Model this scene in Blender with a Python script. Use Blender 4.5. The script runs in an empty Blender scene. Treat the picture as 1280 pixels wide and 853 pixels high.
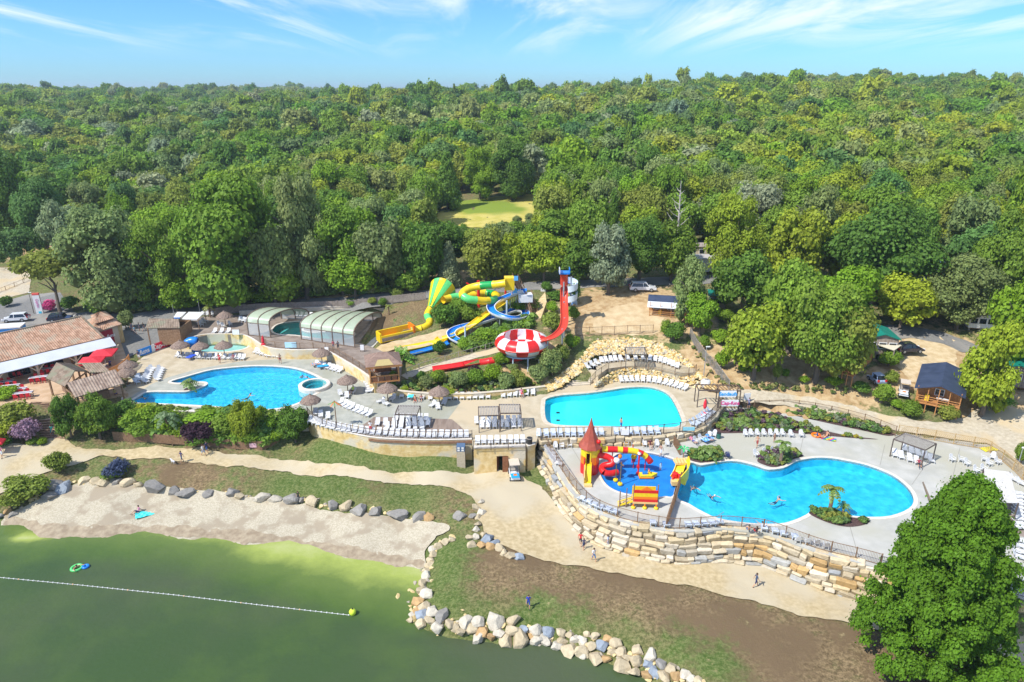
import bpy,bmesh,math,random
import numpy as np
from mathutils import Vector,Matrix,noise as mnoise
from mathutils.geometry import tessellate_polygon,delaunay_2d_cdt
random.seed(7); rng = np.random.default_rng(7)
PI = math.pi; R = math.radians
SC = bpy.context.scene; COL = SC.collection
# ---------------------------------------------------------------- camera
FPX,CAMZ,PITCH = 849.0,47.0,R(20.33)
cam = bpy.data.cameras.new('camera'); cam.sensor_width = 36; cam.lens = FPX / 1280 * 36
cam.clip_start = 0.5; cam.clip_end = 40000
camo = bpy.data.objects.new('camera',cam); COL.objects.link(camo)
camo.location = (0,0,CAMZ); camo.rotation_euler = (PI / 2 - PITCH,0,0); SC.camera = camo
# ---------------------------------------------------------------- sun, sky, exposure
SUN_EL,SUN_AZ = R(50),math.atan2(-0.52,-0.85)      # direction towards the sun
sdir = Vector((math.cos(SUN_EL) * math.cos(SUN_AZ),math.cos(SUN_EL) * math.sin(SUN_AZ),math.sin(SUN_EL)))
sl = bpy.data.lights.new('sun','SUN'); sl.energy = 4.7; sl.angle = R(0.5); sl.color = (1.0,0.95,0.86)
so = bpy.data.objects.new('sun',sl); COL.objects.link(so)
so.rotation_euler = sdir.to_track_quat('Z','Y').to_euler(); so.location = (0,0,150)
SC.view_settings.view_transform = 'Standard'; SC.view_settings.look = 'None'
SC.view_settings.exposure = 0.35; SC.view_settings.gamma = 1.0
W = bpy.data.worlds.new('World'); SC.world = W; W.use_nodes = True
wt = W.node_tree; wt.nodes.clear()
def wn(t,**k):
 n = wt.nodes.new(t)
 for a,b in k.items(): setattr(n,a,b)
 return n
def wl(a,b): wt.links.new(a,b)
sky = wn('ShaderNodeTexSky',sky_type='NISHITA'); sky.sun_disc = False
sky.sun_elevation = SUN_EL; sky.sun_rotation = math.atan2(sdir.x,sdir.y)
sky.air_density = 1.0; sky.dust_density = 0.25; sky.ozone_density = 2.0; sky.altitude = 100
tc = wn('ShaderNodeTexCoord'); sp = wn('ShaderNodeSeparateXYZ'); wl(tc.outputs['Generated'],sp.inputs[0])
zz = wn('ShaderNodeMath',operation='MAXIMUM'); zz.inputs[1].default_value = 0.0; wl(sp.outputs['Z'],zz.inputs[0])
za = wn('ShaderNodeMath',operation='ADD'); za.inputs[1].default_value = 0.06; wl(zz.outputs[0],za.inputs[0])
dx = wn('ShaderNodeMath',operation='DIVIDE'); wl(sp.outputs['X'],dx.inputs[0]); wl(za.outputs[0],dx.inputs[1])
dy = wn('ShaderNodeMath',operation='DIVIDE'); wl(sp.outputs['Y'],dy.inputs[0]); wl(za.outputs[0],dy.inputs[1])
cb = wn('ShaderNodeCombineXYZ'); wl(dx.outputs[0],cb.inputs[0]); wl(dy.outputs[0],cb.inputs[1])
mp = wn('ShaderNodeMapping'); mp.inputs['Rotation'].default_value = (0,0,R(-38)); mp.inputs['Scale'].default_value = (0.55,0.13,1)
mp.inputs['Location'].default_value = (2.3,0.75,0)
wl(cb.outputs[0],mp.inputs['Vector'])
n1 = wn('ShaderNodeTexNoise'); n1.inputs['Scale'].default_value = 1.5; n1.inputs['Detail'].default_value = 9; n1.inputs['Roughness'].default_value = 0.62; n1.inputs['Distortion'].default_value = 0.9
wl(mp.outputs[0],n1.inputs['Vector'])
r1 = wn('ShaderNodeMapRange',interpolation_type='SMOOTHSTEP'); r1.inputs['From Min'].default_value = 0.39; r1.inputs['From Max'].default_value = 0.68
r1.inputs['To Max'].default_value = 0.85
wl(n1.outputs['Fac'],r1.inputs['Value'])
fd = wn('ShaderNodeMapRange',interpolation_type='SMOOTHSTEP'); fd.inputs['From Min'].default_value = 0.03; fd.inputs['From Max'].default_value = 0.09
wl(sp.outputs['Z'],fd.inputs['Value'])
mu = wn('ShaderNodeMath',operation='MULTIPLY'); wl(r1.outputs[0],mu.inputs[0]); wl(fd.outputs[0],mu.inputs[1])
tint = wn('ShaderNodeMix',data_type='RGBA',blend_type='MULTIPLY'); tint.inputs[0].default_value = 1.0
tint.inputs[7].default_value = (0.46,0.88,1.42,1); wl(sky.outputs[0],tint.inputs[6])
mxc = wn('ShaderNodeMix',data_type='RGBA'); wl(mu.outputs[0],mxc.inputs[0]); wl(tint.outputs[2],mxc.inputs[6]); mxc.inputs[7].default_value = (8.2,8.8,9.2,1)
bg = wn('ShaderNodeBackground'); bg.inputs['Strength'].default_value = 0.105; wl(mxc.outputs[2],bg.inputs['Color'])
ow = wn('ShaderNodeOutputWorld'); wl(bg.outputs[0],ow.inputs['Surface'])
# ---------------------------------------------------------------- pixel rays -> places on level planes or on the terrain
CX,CY = 640.0,426.5; cp_,sp_ = math.cos(PITCH),math.sin(PITCH)
def P(px,py,z):
 t = (py - CY) / FPX; H = CAMZ - z
 y = H * (cp_ - t * sp_) / (sp_ + t * cp_); zc = y * cp_ + H * sp_
 return Vector(((px - CX) / FPX * zc,y,z))
def proj(v):
 zc = v[1] * cp_ + (CAMZ - v[2]) * sp_
 return (CX + FPX * v[0] / zc,CY + FPX * ((CAMZ - v[2]) * cp_ - v[1] * sp_) / zc)
def depth(v): return v[1] * cp_ + (CAMZ - v[2]) * sp_
# ---------------------------------------------------------------- helpers
def tag(o,label=None,cat=None,group=None,kind=None):
 if label: o['label'] = label
 if cat: o['category'] = cat
 if group: o['group'] = group
 if kind: o['kind'] = kind
 return o
def thing(name,label,cat,loc=(0,0,0),rz=0,group=None):
 o = bpy.data.objects.new(name,None); COL.objects.link(o); o.empty_display_size = 0.2
 o.location = loc; o.rotation_euler = (0,0,rz)
 return tag(o,label,cat,group)
class MB:
 def __init__(s): s.v = []; s.f = []; s.m = []
 def add(s,vs,fs,mi=0):
  b = len(s.v); s.v += [tuple(v) for v in vs]
  for i,f in enumerate(fs):
   s.f.append(tuple(b + k for k in f)); s.m.append(mi if isinstance(mi,int) else mi[i])
 def box(s,cx,cy,cz,sx,sy,sz,rz=0,mi=0,rx=0,taper=1.0):
  M = Matrix.Translation((cx,cy,cz)) @ Matrix.Rotation(rz,4,'Z') @ Matrix.Rotation(rx,4,'X')
  vs = []
  for k in (-1,1):
   q = taper if k == 1 else 1
   for a,b in ((-1,-1),(1,-1),(1,1),(-1,1)): vs.append(M @ Vector((a * sx / 2 * q,b * sy / 2 * q,k * sz / 2)))
  s.add(vs,[(3,2,1,0),(4,5,6,7),(0,1,5,4),(1,2,6,5),(2,3,7,6),(3,0,4,7)],mi)
 def bar(s,a,b,w,h=None,mi=0):
  a = Vector(a); b = Vector(b); h = h or w; d = b - a
  if d.length < 1e-6: return
  up = Vector((0,0,1)) if abs(d.normalized().z) < 0.99 else Vector((0,1,0))
  x = d.cross(up).normalized() * w / 2; y = x.cross(d).normalized() * h / 2
  vs = [a - x - y,a + x - y,a + x + y,a - x + y,b - x - y,b + x - y,b + x + y,b - x + y]
  s.add(vs,[(0,1,2,3),(7,6,5,4),(4,5,1,0),(5,6,2,1),(6,7,3,2),(7,4,0,3)],mi)
 def tube(s,pts,r,n=8,mi=0,cap=True,up=Vector((0,0,1)),mis=None,sq=1.0):
  pts = [Vector(p) for p in pts]; rs = r if isinstance(r,(list,tuple)) else [r] * len(pts); b = len(s.v)
  for i,p in enumerate(pts):
   d = (pts[min(i + 1,len(pts) - 1)] - pts[max(i - 1,0)]).normalized()
   u = up if abs(d.dot(up)) < 0.97 else Vector((0.3,1,0)).normalized()
   x = d.cross(u).normalized(); y = x.cross(d)
   for k in range(n):
    a = 2 * PI * k / n; s.v.append(tuple(p + x * (math.cos(a) * rs[i]) + y * (math.sin(a) * rs[i] * sq)))
  for i in range(len(pts) - 1):
   for k in range(n):
    s.f.append((b + i * n + k,b + (i + 1) * n + k,b + (i + 1) * n + (k + 1) % n,b + i * n + (k + 1) % n)); s.m.append(mis[i] if mis else mi)
  if cap:
   s.f.append(tuple(b + k for k in range(n))); s.m.append(mis[0] if mis else mi)
   s.f.append(tuple(b + (len(pts) - 1) * n + k for k in reversed(range(n)))); s.m.append(mis[-1] if mis else mi)
 def sweep(s,pts,prof,mi=0,closed=False,mis=None,bank=None):
  pts = [Vector(p) for p in pts]; b = len(s.v); n = len(prof)
  for i,p in enumerate(pts):
   d = (pts[min(i + 1,len(pts) - 1)] - pts[max(i - 1,0)]).normalized()
   x = d.cross(Vector((0,0,1))).normalized(); y = x.cross(d)
   for (u,w) in prof: s.v.append(tuple(p + x * u + y * w))
  for i in range(len(pts) - 1):
   for k in range(n if closed else n - 1):
    s.f.append((b + i * n + k,b + (i + 1) * n + k,b + (i + 1) * n + (k + 1) % n,b + i * n + (k + 1) % n)); s.m.append(mis[k] if mis else mi)
  if closed:
   s.f.append(tuple(b + k for k in range(n))); s.m.append(mi)
   s.f.append(tuple(b + (len(pts) - 1) * n + k for k in reversed(range(n)))); s.m.append(mi)
 def lathe(s,prof,c=(0,0,0),n=16,mi=0,a0=0,a1=2 * PI,jit=0,sx=1,sy=1):
  full = abs(a1 - a0 - 2 * PI) < 1e-6; m = n if full else n + 1; b = len(s.v)
  for (r,z) in prof:
   for k in range(m):
    a = a0 + (a1 - a0) * k / n; q = 1 + (random.uniform(-jit,jit) if jit else 0)
    s.v.append((c[0] + math.cos(a) * r * q * sx,c[1] + math.sin(a) * r * q * sy,c[2] + z))
  for i in range(len(prof) - 1):
   for k in range(n):
    k2 = (k + 1) % m; s.f.append((b + i * m + k,b + i * m + k2,b + (i + 1) * m + k2,b + (i + 1) * m + k)); s.m.append(mi)
 def prism(s,poly,z0,z1,mi=0,top=True,bottom=False,mis=None):
  n = len(poly); b = len(s.v)
  for z in (z0,z1):
   for i,p in enumerate(poly):
    zz_ = z[i] if isinstance(z,(list,tuple)) else z
    s.v.append((p[0],p[1],zz_))
  ar = sum(poly[i][0] * poly[(i + 1) % n][1] - poly[(i + 1) % n][0] * poly[i][1] for i in range(n))
  for i in range(n):
   j = (i + 1) % n; q = (b + i,b + j,b + n + j,b + n + i); s.f.append(q if ar > 0 else q[::-1]); s.m.append(mi)
  if top:
   s.tess([[Vector((s.v[b + n + i])) for i in range(n)]],mis if mis is not None else mi)
  if bottom: s.tess([[Vector((s.v[b + i])) for i in range(n)]],mi,flip=True)
 def tess(s,loops,mi=0,flip=False):
  flat = [Vector((p[0],p[1],0)) for l in loops for p in l]; b = len(s.v)
  s.v += [tuple(p) for l in loops for p in l]
  for t in tessellate_polygon([[Vector((p[0],p[1],0)) for p in l] for l in loops]):
   a,bb,c = (flat[i] for i in t); cr = (bb - a).cross(c - a).z
   if abs(cr) < 1e-9: continue
   t = t if (cr > 0) != flip else t[::-1]
   s.f.append(tuple(b + i for i in t)); s.m.append(mi)
 def mesh(s,name,mats,off=None,smooth=False,Mx=None):
  me = bpy.data.meshes.new(name); vs = s.v
  if Mx is not None: vs = [tuple(Mx @ Vector(v)) for v in vs]
  elif off is not None: vs = [(v[0] - off[0],v[1] - off[1],v[2] - off[2]) for v in vs]
  me.from_pydata(vs,[],s.f)
  for m in (mats if isinstance(mats,(list,tuple)) else [mats]): me.materials.append(m)
  me.polygons.foreach_set('material_index',s.m)
  if smooth: me.polygons.foreach_set('use_smooth',[True] * len(s.f))
  me.update(); return me
 def build(s,name,mats,parent=None,world=False,smooth=False,loc=None,rz=0):
  off = None; Mx = None
  if parent is not None and world:
   Mx = (Matrix.Translation(parent.location) @ Matrix.Rotation(parent.rotation_euler.z,4,'Z')).inverted()
  elif parent is None and world and s.v:
   a = np.array(s.v); off = (float(a[:,0].mean()),float(a[:,1].mean()),float(a[:,2].min()))
  o = bpy.data.objects.new(name,s.mesh(name,mats,off,smooth,Mx)); COL.objects.link(o)
  if parent is not None: o.parent = parent
  if off: o.location = off
  if loc is not None: o.location = loc
  if rz: o.rotation_euler = (0,0,rz)
  return o
def link_mesh(name,me,parent=None,loc=(0,0,0),rot=(0,0,0),scale=(1,1,1)):
 o = bpy.data.objects.new(name,me); COL.objects.link(o); o.parent = parent
 o.location = loc; o.rotation_euler = rot; o.scale = scale; return o
def copy_tree(o,parent=None):
 c = o.copy(); COL.objects.link(c); c.parent = parent
 for ch in KIDS(o): copy_tree(ch,c)
 return c
def KIDS(o): return [c for c in o.children]
def catmull(pts,n=6,closed=False):
 out = []; pts = [Vector(p) for p in pts]; N = len(pts)
 for i in range(N if closed else N - 1):
  if closed: a,b,c,d = pts[(i - 1) % N],pts[i],pts[(i + 1) % N],pts[(i + 2) % N]
  else: a,b,c,d = pts[max(i - 1,0)],pts[i],pts[i + 1],pts[min(i + 2,N - 1)]
  for k in range(n):
   t = k / n; out.append(0.5 * ((2 * b) + (c - a) * t + (2 * a - 5 * b + 4 * c - d) * t * t + (3 * b - a - 3 * c + d) * t ** 3))
 if not closed: out.append(pts[-1])
 return out
def resample(pts,step,closed=False):
 pts = [Vector(p) for p in pts]
 if closed: pts = pts + [pts[0]]
 L = [0]
 for a,b in zip(pts,pts[1:]): L.append(L[-1] + (b - a).length)
 n = max(1,round(L[-1] / step)); out = []; j = 0
 for i in range(n if closed else n + 1):
  d = L[-1] * i / n
  while j < len(L) - 2 and L[j + 1] < d: j += 1
  q = (d - L[j]) / max(L[j + 1] - L[j],1e-9); out.append(pts[j].lerp(pts[j + 1],q))
 return out
def offset_loop(pts,d):
 n = len(pts); out = []
 ar = sum(pts[i][0] * pts[(i + 1) % n][1] - pts[(i + 1) % n][0] * pts[i][1] for i in range(n)); sg = 1 if ar > 0 else -1
 for i in range(n):
  a,b,c = pts[i - 1],pts[i],pts[(i + 1) % n]
  t = Vector((c[0] - a[0],c[1] - a[1])); t.normalize(); out.append(Vector((b[0] + t.y * d * sg,b[1] - t.x * d * sg,b[2])))
 return out
def inside(poly,X,Y):
 X = np.asarray(X,float); Y = np.asarray(Y,float); r = np.zeros(X.shape,bool); n = len(poly)
 for i in range(n):
  x1,y1 = poly[i][0],poly[i][1]; x2,y2 = poly[(i + 1) % n][0],poly[(i + 1) % n][1]
  c = ((y1 > Y) != (y2 > Y));
  with np.errstate(divide='ignore',invalid='ignore'): xx = (x2 - x1) * (Y - y1) / (y2 - y1 + 1e-12) + x1
  r ^= c & (X < xx)
 return r
def edge_dist(poly,X,Y,closed=True):
 X = np.asarray(X,float); Y = np.asarray(Y,float); D = np.full(X.shape,1e9); n = len(poly)
 for i in range(n if closed else n - 1):
  x1,y1 = poly[i][0],poly[i][1]; x2,y2 = poly[(i + 1) % n][0],poly[(i + 1) % n][1]
  dx_,dy_ = x2 - x1,y2 - y1; t = np.clip(((X - x1) * dx_ + (Y - y1) * dy_) / (dx_ * dx_ + dy_ * dy_ + 1e-12),0,1)
  D = np.minimum(D,np.hypot(X - x1 - t * dx_,Y - y1 - t * dy_))
 return D
# ---------------------------------------------------------------- materials
MATS = {}
def mat(name,c1,c2=None,scale=4.0,rough=0.7,bump=0.0,bscale=None,metal=0.0,spec=0.5,detail=5,lo=0.35,hi=0.65,c3=None,s3=0.3,coords='pos',coat=0,objtint=False,stretch=None,transl=0,emit=None,alpha=None):
 if name in MATS: return MATS[name]
 m = bpy.data.materials.new(name); m.use_nodes = True; t = m.node_tree; b = t.nodes['Principled BSDF']; MATS[name] = m
 def N(k,**kw):
  n = t.nodes.new(k)
  for a,v in kw.items(): setattr(n,a,v)
  return n
 b.inputs['Roughness'].default_value = rough; b.inputs['Metallic'].default_value = metal; b.inputs['Specular IOR Level'].default_value = spec
 if coat: b.inputs['Coat Weight'].default_value = coat
 if c2 is None: c2 = tuple(min(1,x * 1.18) for x in c1); lo,hi = 0.3,0.7
 if coords == 'pos': g = N('ShaderNodeNewGeometry').outputs['Position']
 else: g = N('ShaderNodeTexCoord').outputs['Object']
 if stretch:
  mpn = N('ShaderNodeMapping'); mpn.inputs['Scale'].default_value = stretch; t.links.new(g,mpn.inputs['Vector']); g = mpn.outputs[0]
 nz = N('ShaderNodeTexNoise'); nz.inputs['Scale'].default_value = scale; nz.inputs['Detail'].default_value = detail; t.links.new(g,nz.inputs['Vector'])
 cr = N('ShaderNodeValToRGB'); cr.color_ramp.elements[0].position = lo; cr.color_ramp.elements[1].position = hi
 cr.color_ramp.elements[0].color = (*c1,1); cr.color_ramp.elements[1].color = (*c2,1); t.links.new(nz.outputs['Fac'],cr.inputs['Fac']); out = cr.outputs['Color']
 if c3 is not None:
  n3 = N('ShaderNodeTexNoise'); n3.inputs['Scale'].default_value = s3; n3.inputs['Detail'].default_value = 4; t.links.new(g,n3.inputs['Vector'])
  r3 = N('ShaderNodeMapRange',interpolation_type='SMOOTHSTEP'); r3.inputs['From Min'].default_value = 0.48; r3.inputs['From Max'].default_value = 0.62; t.links.new(n3.outputs['Fac'],r3.inputs['Value'])
  mx = N('ShaderNodeMix',data_type='RGBA'); t.links.new(r3.outputs[0],mx.inputs[0]); t.links.new(out,mx.inputs[6]); mx.inputs[7].default_value = (*c3,1); out = mx.outputs[2]
 if objtint:
  oi = N('ShaderNodeObjectInfo'); mx = N('ShaderNodeMix',data_type='RGBA',blend_type='MULTIPLY'); mx.inputs[0].default_value = 1
  t.links.new(out,mx.inputs[6]); t.links.new(oi.outputs['Color'],mx.inputs[7]); out = mx.outputs[2]
 t.links.new(out,b.inputs['Base Color'])
 if bump:
  nb = N('ShaderNodeTexNoise'); nb.inputs['Scale'].default_value = bscale or scale * 3; nb.inputs['Detail'].default_value = 4; t.links.new(g,nb.inputs['Vector'])
  bp = N('ShaderNodeBump'); bp.inputs['Strength'].default_value = bump; bp.inputs['Distance'].default_value = 0.1; t.links.new(nb.outputs['Fac'],bp.inputs['Height']); t.links.new(bp.outputs[0],b.inputs['Normal'])
 if transl:
  tr = N('ShaderNodeBsdfTranslucent'); ms = N('ShaderNodeMixShader'); ms.inputs[0].default_value = transl; t.links.new(out,tr.inputs['Color'])
  t.links.new(b.outputs[0],ms.inputs[1]); t.links.new(tr.outputs[0],ms.inputs[2]); t.links.new(ms.outputs[0],t.nodes['Material Output'].inputs['Surface'])
 if alpha is not None: b.inputs['Alpha'].default_value = alpha
 return m
# ================================================================ TERRAIN
CTRL_PX = [
 (100,760,-1.6),(300,760,-1.6),(450,770,-1.6),(100,850,-2),(400,850,-2),(600,848,-1.6),(0,700,-1.2),(720,850,-1.2),
 (0,654,0),(60,666,0),(150,664,0),(250,667,0),(330,675,0),(430,690,0),(500,703,0),(531,712,0.0),(520,745,0.0),(514,775,0.0),(555,796,0.0),(640,806,0),(720,817,0),(790,842,0),(840,870,0),
 (0,668,-.5),(150,682,-.5),(330,694,-.5),(480,722,-.5),(495,775,-.9),(550,812,-.9),(700,832,-.9),
 (60,628,0.8),(200,620,0.8),(300,628,0.8),(400,640,0.7),(500,662,0.5),(540,672,0.9),
 (200,598,1.7),(300,608,1.7),(400,620,1.7),(480,632,1.7),(545,645,1.6),(110,592,1.8),(30,600,1.8),
 (545,735,0.8),(535,762,0.8),(640,778,0.9),(760,797,0.9),(850,838,1.0),(560,700,1.5),(600,720,1.6),(700,745,1.5),(800,770,1.45),(900,805,1.5),(1000,830,1.5),(1150,850,1.6),(1280,850,1.8),(900,870,1.4),
 (0,575,3.0),(60,560,3.0),(100,570,2.7),(200,572,2.4),(300,580,2.2),(400,592,2.1),(500,600,2.0),(600,612,2.0),(640,600,2.1),(640,650,1.8),(700,690,1.35),(800,705,1.25),(900,725,1.2),(1000,750,1.2),(1080,768,1.2),(1280,820,1.3),
 (150,545,2.9),(220,552,2.7),(300,556,2.5),(350,550,2.9),(190,524,4.6),(280,528,4.6),(350,531,4.5),(130,510,5.2),(380,545,3.0),(250,540,3.7),(330,544,3.7),
 (400,551,3.9),(450,563,3.7),(530,568,3.5),(570,572,3.2),(590,587,2.2),(668,588,2.2),(680,600,2.1),(695,635,1.7),(722,660,1.4),(765,684,1.25),(830,697,1.2),(905,696,1.2),(965,706,1.2),(1030,726,1.2),(1075,740,1.2),
 (80,520,4.6),(60,545,3.2),(40,505,5.9),(10,500,5.9),(10,540,4.2),(50,450,6),(100,470,5.8),(130,450,5.9),(170,430,5.75),(195,430,5.6),(178,440,5.6),(212,420,6.1),(20,400,6),(60,385,6.2),(110,395,6.1),(160,410,6.1),(200,395,6.6),(0,340,7),(40,350,7),(-60,420,6),(-80,560,3),(-60,620,1.6),
 (250,388,7.1),(350,382,8.0),(450,376,9.0),(530,368,10.0),(620,358,11.2),(700,355,12.0),(800,357,12.5),(880,354,13),(330,412,6.9),(400,402,7.0),(430,400,7.0),(420,430,6.9),(300,391,7.3),(388,387,7.3),(440,386,7.7),(486,388,8.2),(474,404,7.6),(250,415,6.9),(460,392,7.9),
 (500,395,9.0),(480,412,7.6),(560,430,7.4),(600,440,7.6),(560,462,6.5),(600,482,5.9),(520,490,5.7),(650,440,8.6),(640,455,7.5),(668,455,7.6),(650,482,5.9),(690,440,8.6),(690,470,6.6),(460,430,6.6),(620,400,9.4),(660,400,10.2),(560,395,9.3),
 (740,400,10.4),(800,400,10.7),(742,427,8.9),(850,400,10.8),(800,424,9.0),(870,432,8.7),(905,470,7.4),(885,447,8.0),(715,455,7.8),
 (950,470,7.7),(1000,470,7.6),(1060,478,7.3),(930,485,6.6),(1000,491,6.2),(930,500,5.7),(1000,509,5.1),(1100,530,4.75),(1180,541,4.65),(1270,552,4.7),(1290,575,4.6),(1150,450,8.4),(1200,430,9.0),(1100,430,9.2),(1260,500,6.4),(1150,488,7.2),(1080,500,6.0),(1180,515,5.5),(1240,440,8.8),
 (900,350,13.4),(1000,385,12),(1150,350,13),(1280,350,13),(1350,450,10),(1350,560,5),
 (300,480,5.6),(450,500,5.6),(550,520,5.6),(640,520,5.6),(760,510,5.6),(860,500,5.7),(800,468,6.3),(765,471,6.2),(850,475,6.2),(800,600,4.3),(1000,600,4.3),(1200,600,4.3),(1100,560,4.6),(960,530,5.1),(1100,690,4.2),(1280,650,4.3),(1280,730,4.3),(1350,760,3.5),
]
C = [tuple(P(*c)) for c in CTRL_PX]
C += [(-150,190,9),(-110,200,10),(-60,200,12.5),(0,200,15),(60,200,16),(130,200,16),(-200,300,13),(-100,300,17),(0,300,21),(120,300,23),(250,300,22),
 (-350,500,22),(-200,500,24),(0,500,29),(200,500,36),(400,500,35),(-500,800,26),(-200,800,27),(100,800,31),(400,800,38),(800,800,36),
 (-1000,1300,29),(-500,1300,28),(-150,1250,20),(60,1150,27),(350,1100,38),(600,1100,39),(900,1100,36),(1500,1300,30),(0,1900,24),(-700,2000,26),(900,2000,25),(2000,2400,20),
 (-1500,2600,26),(0,3000,20),(3500,3500,20),(-3500,3500,30),(0,6500,20),(5000,6500,20),(2300,5000,62),(3000,5000,84),(3800,4800,80),(4600,4500,70),(-5000,6500,20),(-300,100,4),(300,100,8),(-300,0,0),(300,0,2),(0,0,-3),(0,-300,-3),(-1000,0,5),(1000,0,5),(-3000,0,10),(3000,0,10),(0,-3000,0),(-150,60,-1.5),(-100,40,-2),(0,40,-1.5),(60,40,0.6),(120,60,1.6)]
C = np.array(C,float);
_d = np.hypot(C[:,None,0] - C[None,:,0],C[:,None,1] - C[None,:,1]); _n = len(C)
_A = np.zeros((_n + 1,_n + 1)); _A[:_n,:_n] = np.sqrt(_d ** 2 + 1.5 ** 2); _A[:_n,_n] = 1; _A[_n,:_n] = 1
_w = np.linalg.solve(_A,np.append(C[:,2],0))
def T(X,Y):
 X = np.atleast_1d(np.asarray(X,float)); Y = np.atleast_1d(np.asarray(Y,float)); out = np.full(X.shape,_w[_n])
 for i in range(_n): out += _w[i] * np.sqrt((X - C[i,0]) ** 2 + (Y - C[i,1]) ** 2 + 2.25)
 k = np.clip((np.hypot(X,Y) - 330) / 500,0,1) * np.clip((5200 - np.hypot(X,Y)) / 2500,0,1); return out + k * (5.5 * np.sin(X / 130 + 1.5 * np.sin(Y / 140)) * np.sin(Y / 110 + .7) + 2.5 * np.sin(X / 47 + Y / 61))
def Tz(x,y): return float(T([x],[y])[0])
def G(px,py):
 u = (px - CX) / FPX; t = (py - CY) / FPX; d = np.array([u,cp_ - t * sp_,-(sp_ + t * cp_)])
 s = np.concatenate([np.linspace(35,260,700),np.linspace(261,3000,900)])
 z = CAMZ + d[2] * s; h = T(d[0] * s,d[1] * s); k = np.argmax(z < h)
 if k == 0: k = 1
 a = (z[k - 1] - h[k - 1]); b = (h[k] - z[k]); q = s[k - 1] + (s[k] - s[k - 1]) * a / max(a + b,1e-9)
 x,y = d[0] * q,d[1] * q
 return Vector((float(x),float(y),float(h[k - 1] + (h[k] - h[k - 1]) * a / max(a + b,1e-9))))
ZM,ZS,ZU,ZD = 5.6,4.4,7.1,7.1      # main deck, splash deck, amphitheatre terrace, covered-pool deck
def PP(pts,z): return [P(a,b,z) for a,b in pts]
MAIN_PX = [(152,497),(158,470),(176,446),(212,428),(245,412),(330,416),(404,425),(440,440),(470,462),(480,490),(500,496),(560,499),(612,498),(668,495),(690,489),(714,480),(738,478.5),(760,474),(820,473.5),(860,480),(885,479),(897,482),(902,494),(904,508),(893,520),(880,534),(858,541),(820,545),(700,548),(672,548),(669,556),(592,561),(590,550),(540,551),(470,549),(430,541),(395,531),(385,521),(345,520),(290,518),(240,515),(166,512)]
MAIN = [P(a,b,ZM) for a,b in MAIN_PX]
SPL_PX = [(672,548),(700,549),(820,546),(858,542),(880,535),(893,521),(906,509),(925,506),(1000,520),(1080,532),(1118,542),(1126,540),(1180,548),(1233,554),(1262,570),(1290,592),(1330,700),(1330,756),(1280,750),(1240,735),(1150,722),(1075,704),(1020,690),(960,668),(905,662),(860,665),(835,664),(790,656),(750,643),(725,628),(708,608),(688,575),(676,557)]
SPL = [P(a,b,ZS) for a,b in SPL_PX]
UPP = [P(a,b,ZD) for a,b in [(222,413),(228,402),(240,397),(300,393.5),(388,389),(430,388),(484,390),(468,403),(448,428),(470,436),(503,450),(500,470),(472,480),(461,470),(445,459),(428,449),(414,441),(402,437.5),(345,437),(330,433),(316,424),(300,418.5),(262,418.5),(236,424)]]
AMP = [P(a,b,ZU) for a,b in [(736,464),(731,458),(744,447),(780,442),(815,443),(850,451),(872,462),(868,467),(847,467),(819,460),(787,458),(759,461),(748,470)]]
SL1 = [P(a,b,6.3) for a,b in [(452,452),(490,428),(520,414),(562,407),(600,408),(590,420),(540,440),(512,452),(500,462),(470,462)]]
REST = [P(a,b,6.0) for a,b in [(-150,560),(-150,420),(80,400),(148,402),(170,415),(170,430),(160,470),(152,495),(110,498),(85,520),(40,523),(0,530)]]
DECKS = [(MAIN,ZM),(SPL,ZS),(UPP,ZD),(AMP,ZU)]
xs = np.concatenate([-np.geomspace(6000,131,60),np.arange(-130,130.1,0.9),np.geomspace(131,6000,60)])
ys = np.concatenate([[-3000,-1000,-300,-80,-20,0,15,25,31,36],np.arange(38,196,0.9),np.geomspace(197,9000,85)])
X,Y = np.meshgrid(xs,ys); Z = T(X,Y)
def relief(X,Y): return 0.03 * fbm(X,Y,7,3) + 0.012 * fbm(X,Y,3,11)
def fbm(X,Y,s,seed=0):
 out = np.zeros(X.shape); a = 1
 r = np.random.default_rng(seed)
 for o in range(4):
  for _ in range(3):
   th = r.uniform(0,2 * PI); ph = r.uniform(0,2 * PI); out += a * np.sin((X * math.cos(th) + Y * math.sin(th)) / s * 2 * PI * r.uniform(.7,1.3) + ph)
  a *= 0.5; s *= 0.5
 return out
Z += relief(X,Y) * (np.abs(X) < 140) * (Y < 200)
RPLAT = [P(a,b,6.02) for a,b in [(-150,580),(-150,430),(60,415),(150,425),(158,447),(140,470),(160,492),(112,500),(64,503),(40,503),(0,530)]]
r_in = inside(RPLAT,X,Y); Z[r_in] = np.minimum(Z[r_in],5.9)
for poly,dz in DECKS:
 ins = inside(poly,X,Y); ed = edge_dist(poly,X,Y); deep = ins & (ed > 1.4)
 Z[deep] = np.minimum(Z[deep],dz - 2.2); sh = ins & ~deep; Z[sh] = np.minimum(Z[sh],dz - 0.06)
nx,ny = len(xs),len(ys)
V = np.stack([X.ravel(),Y.ravel(),Z.ravel()],1)
idx = np.arange(nx * ny).reshape(ny,nx)
F = np.stack([idx[:-1,:-1].ravel(),idx[:-1,1:].ravel(),idx[1:,1:].ravel(),idx[1:,:-1].ravel()],1)
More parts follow.
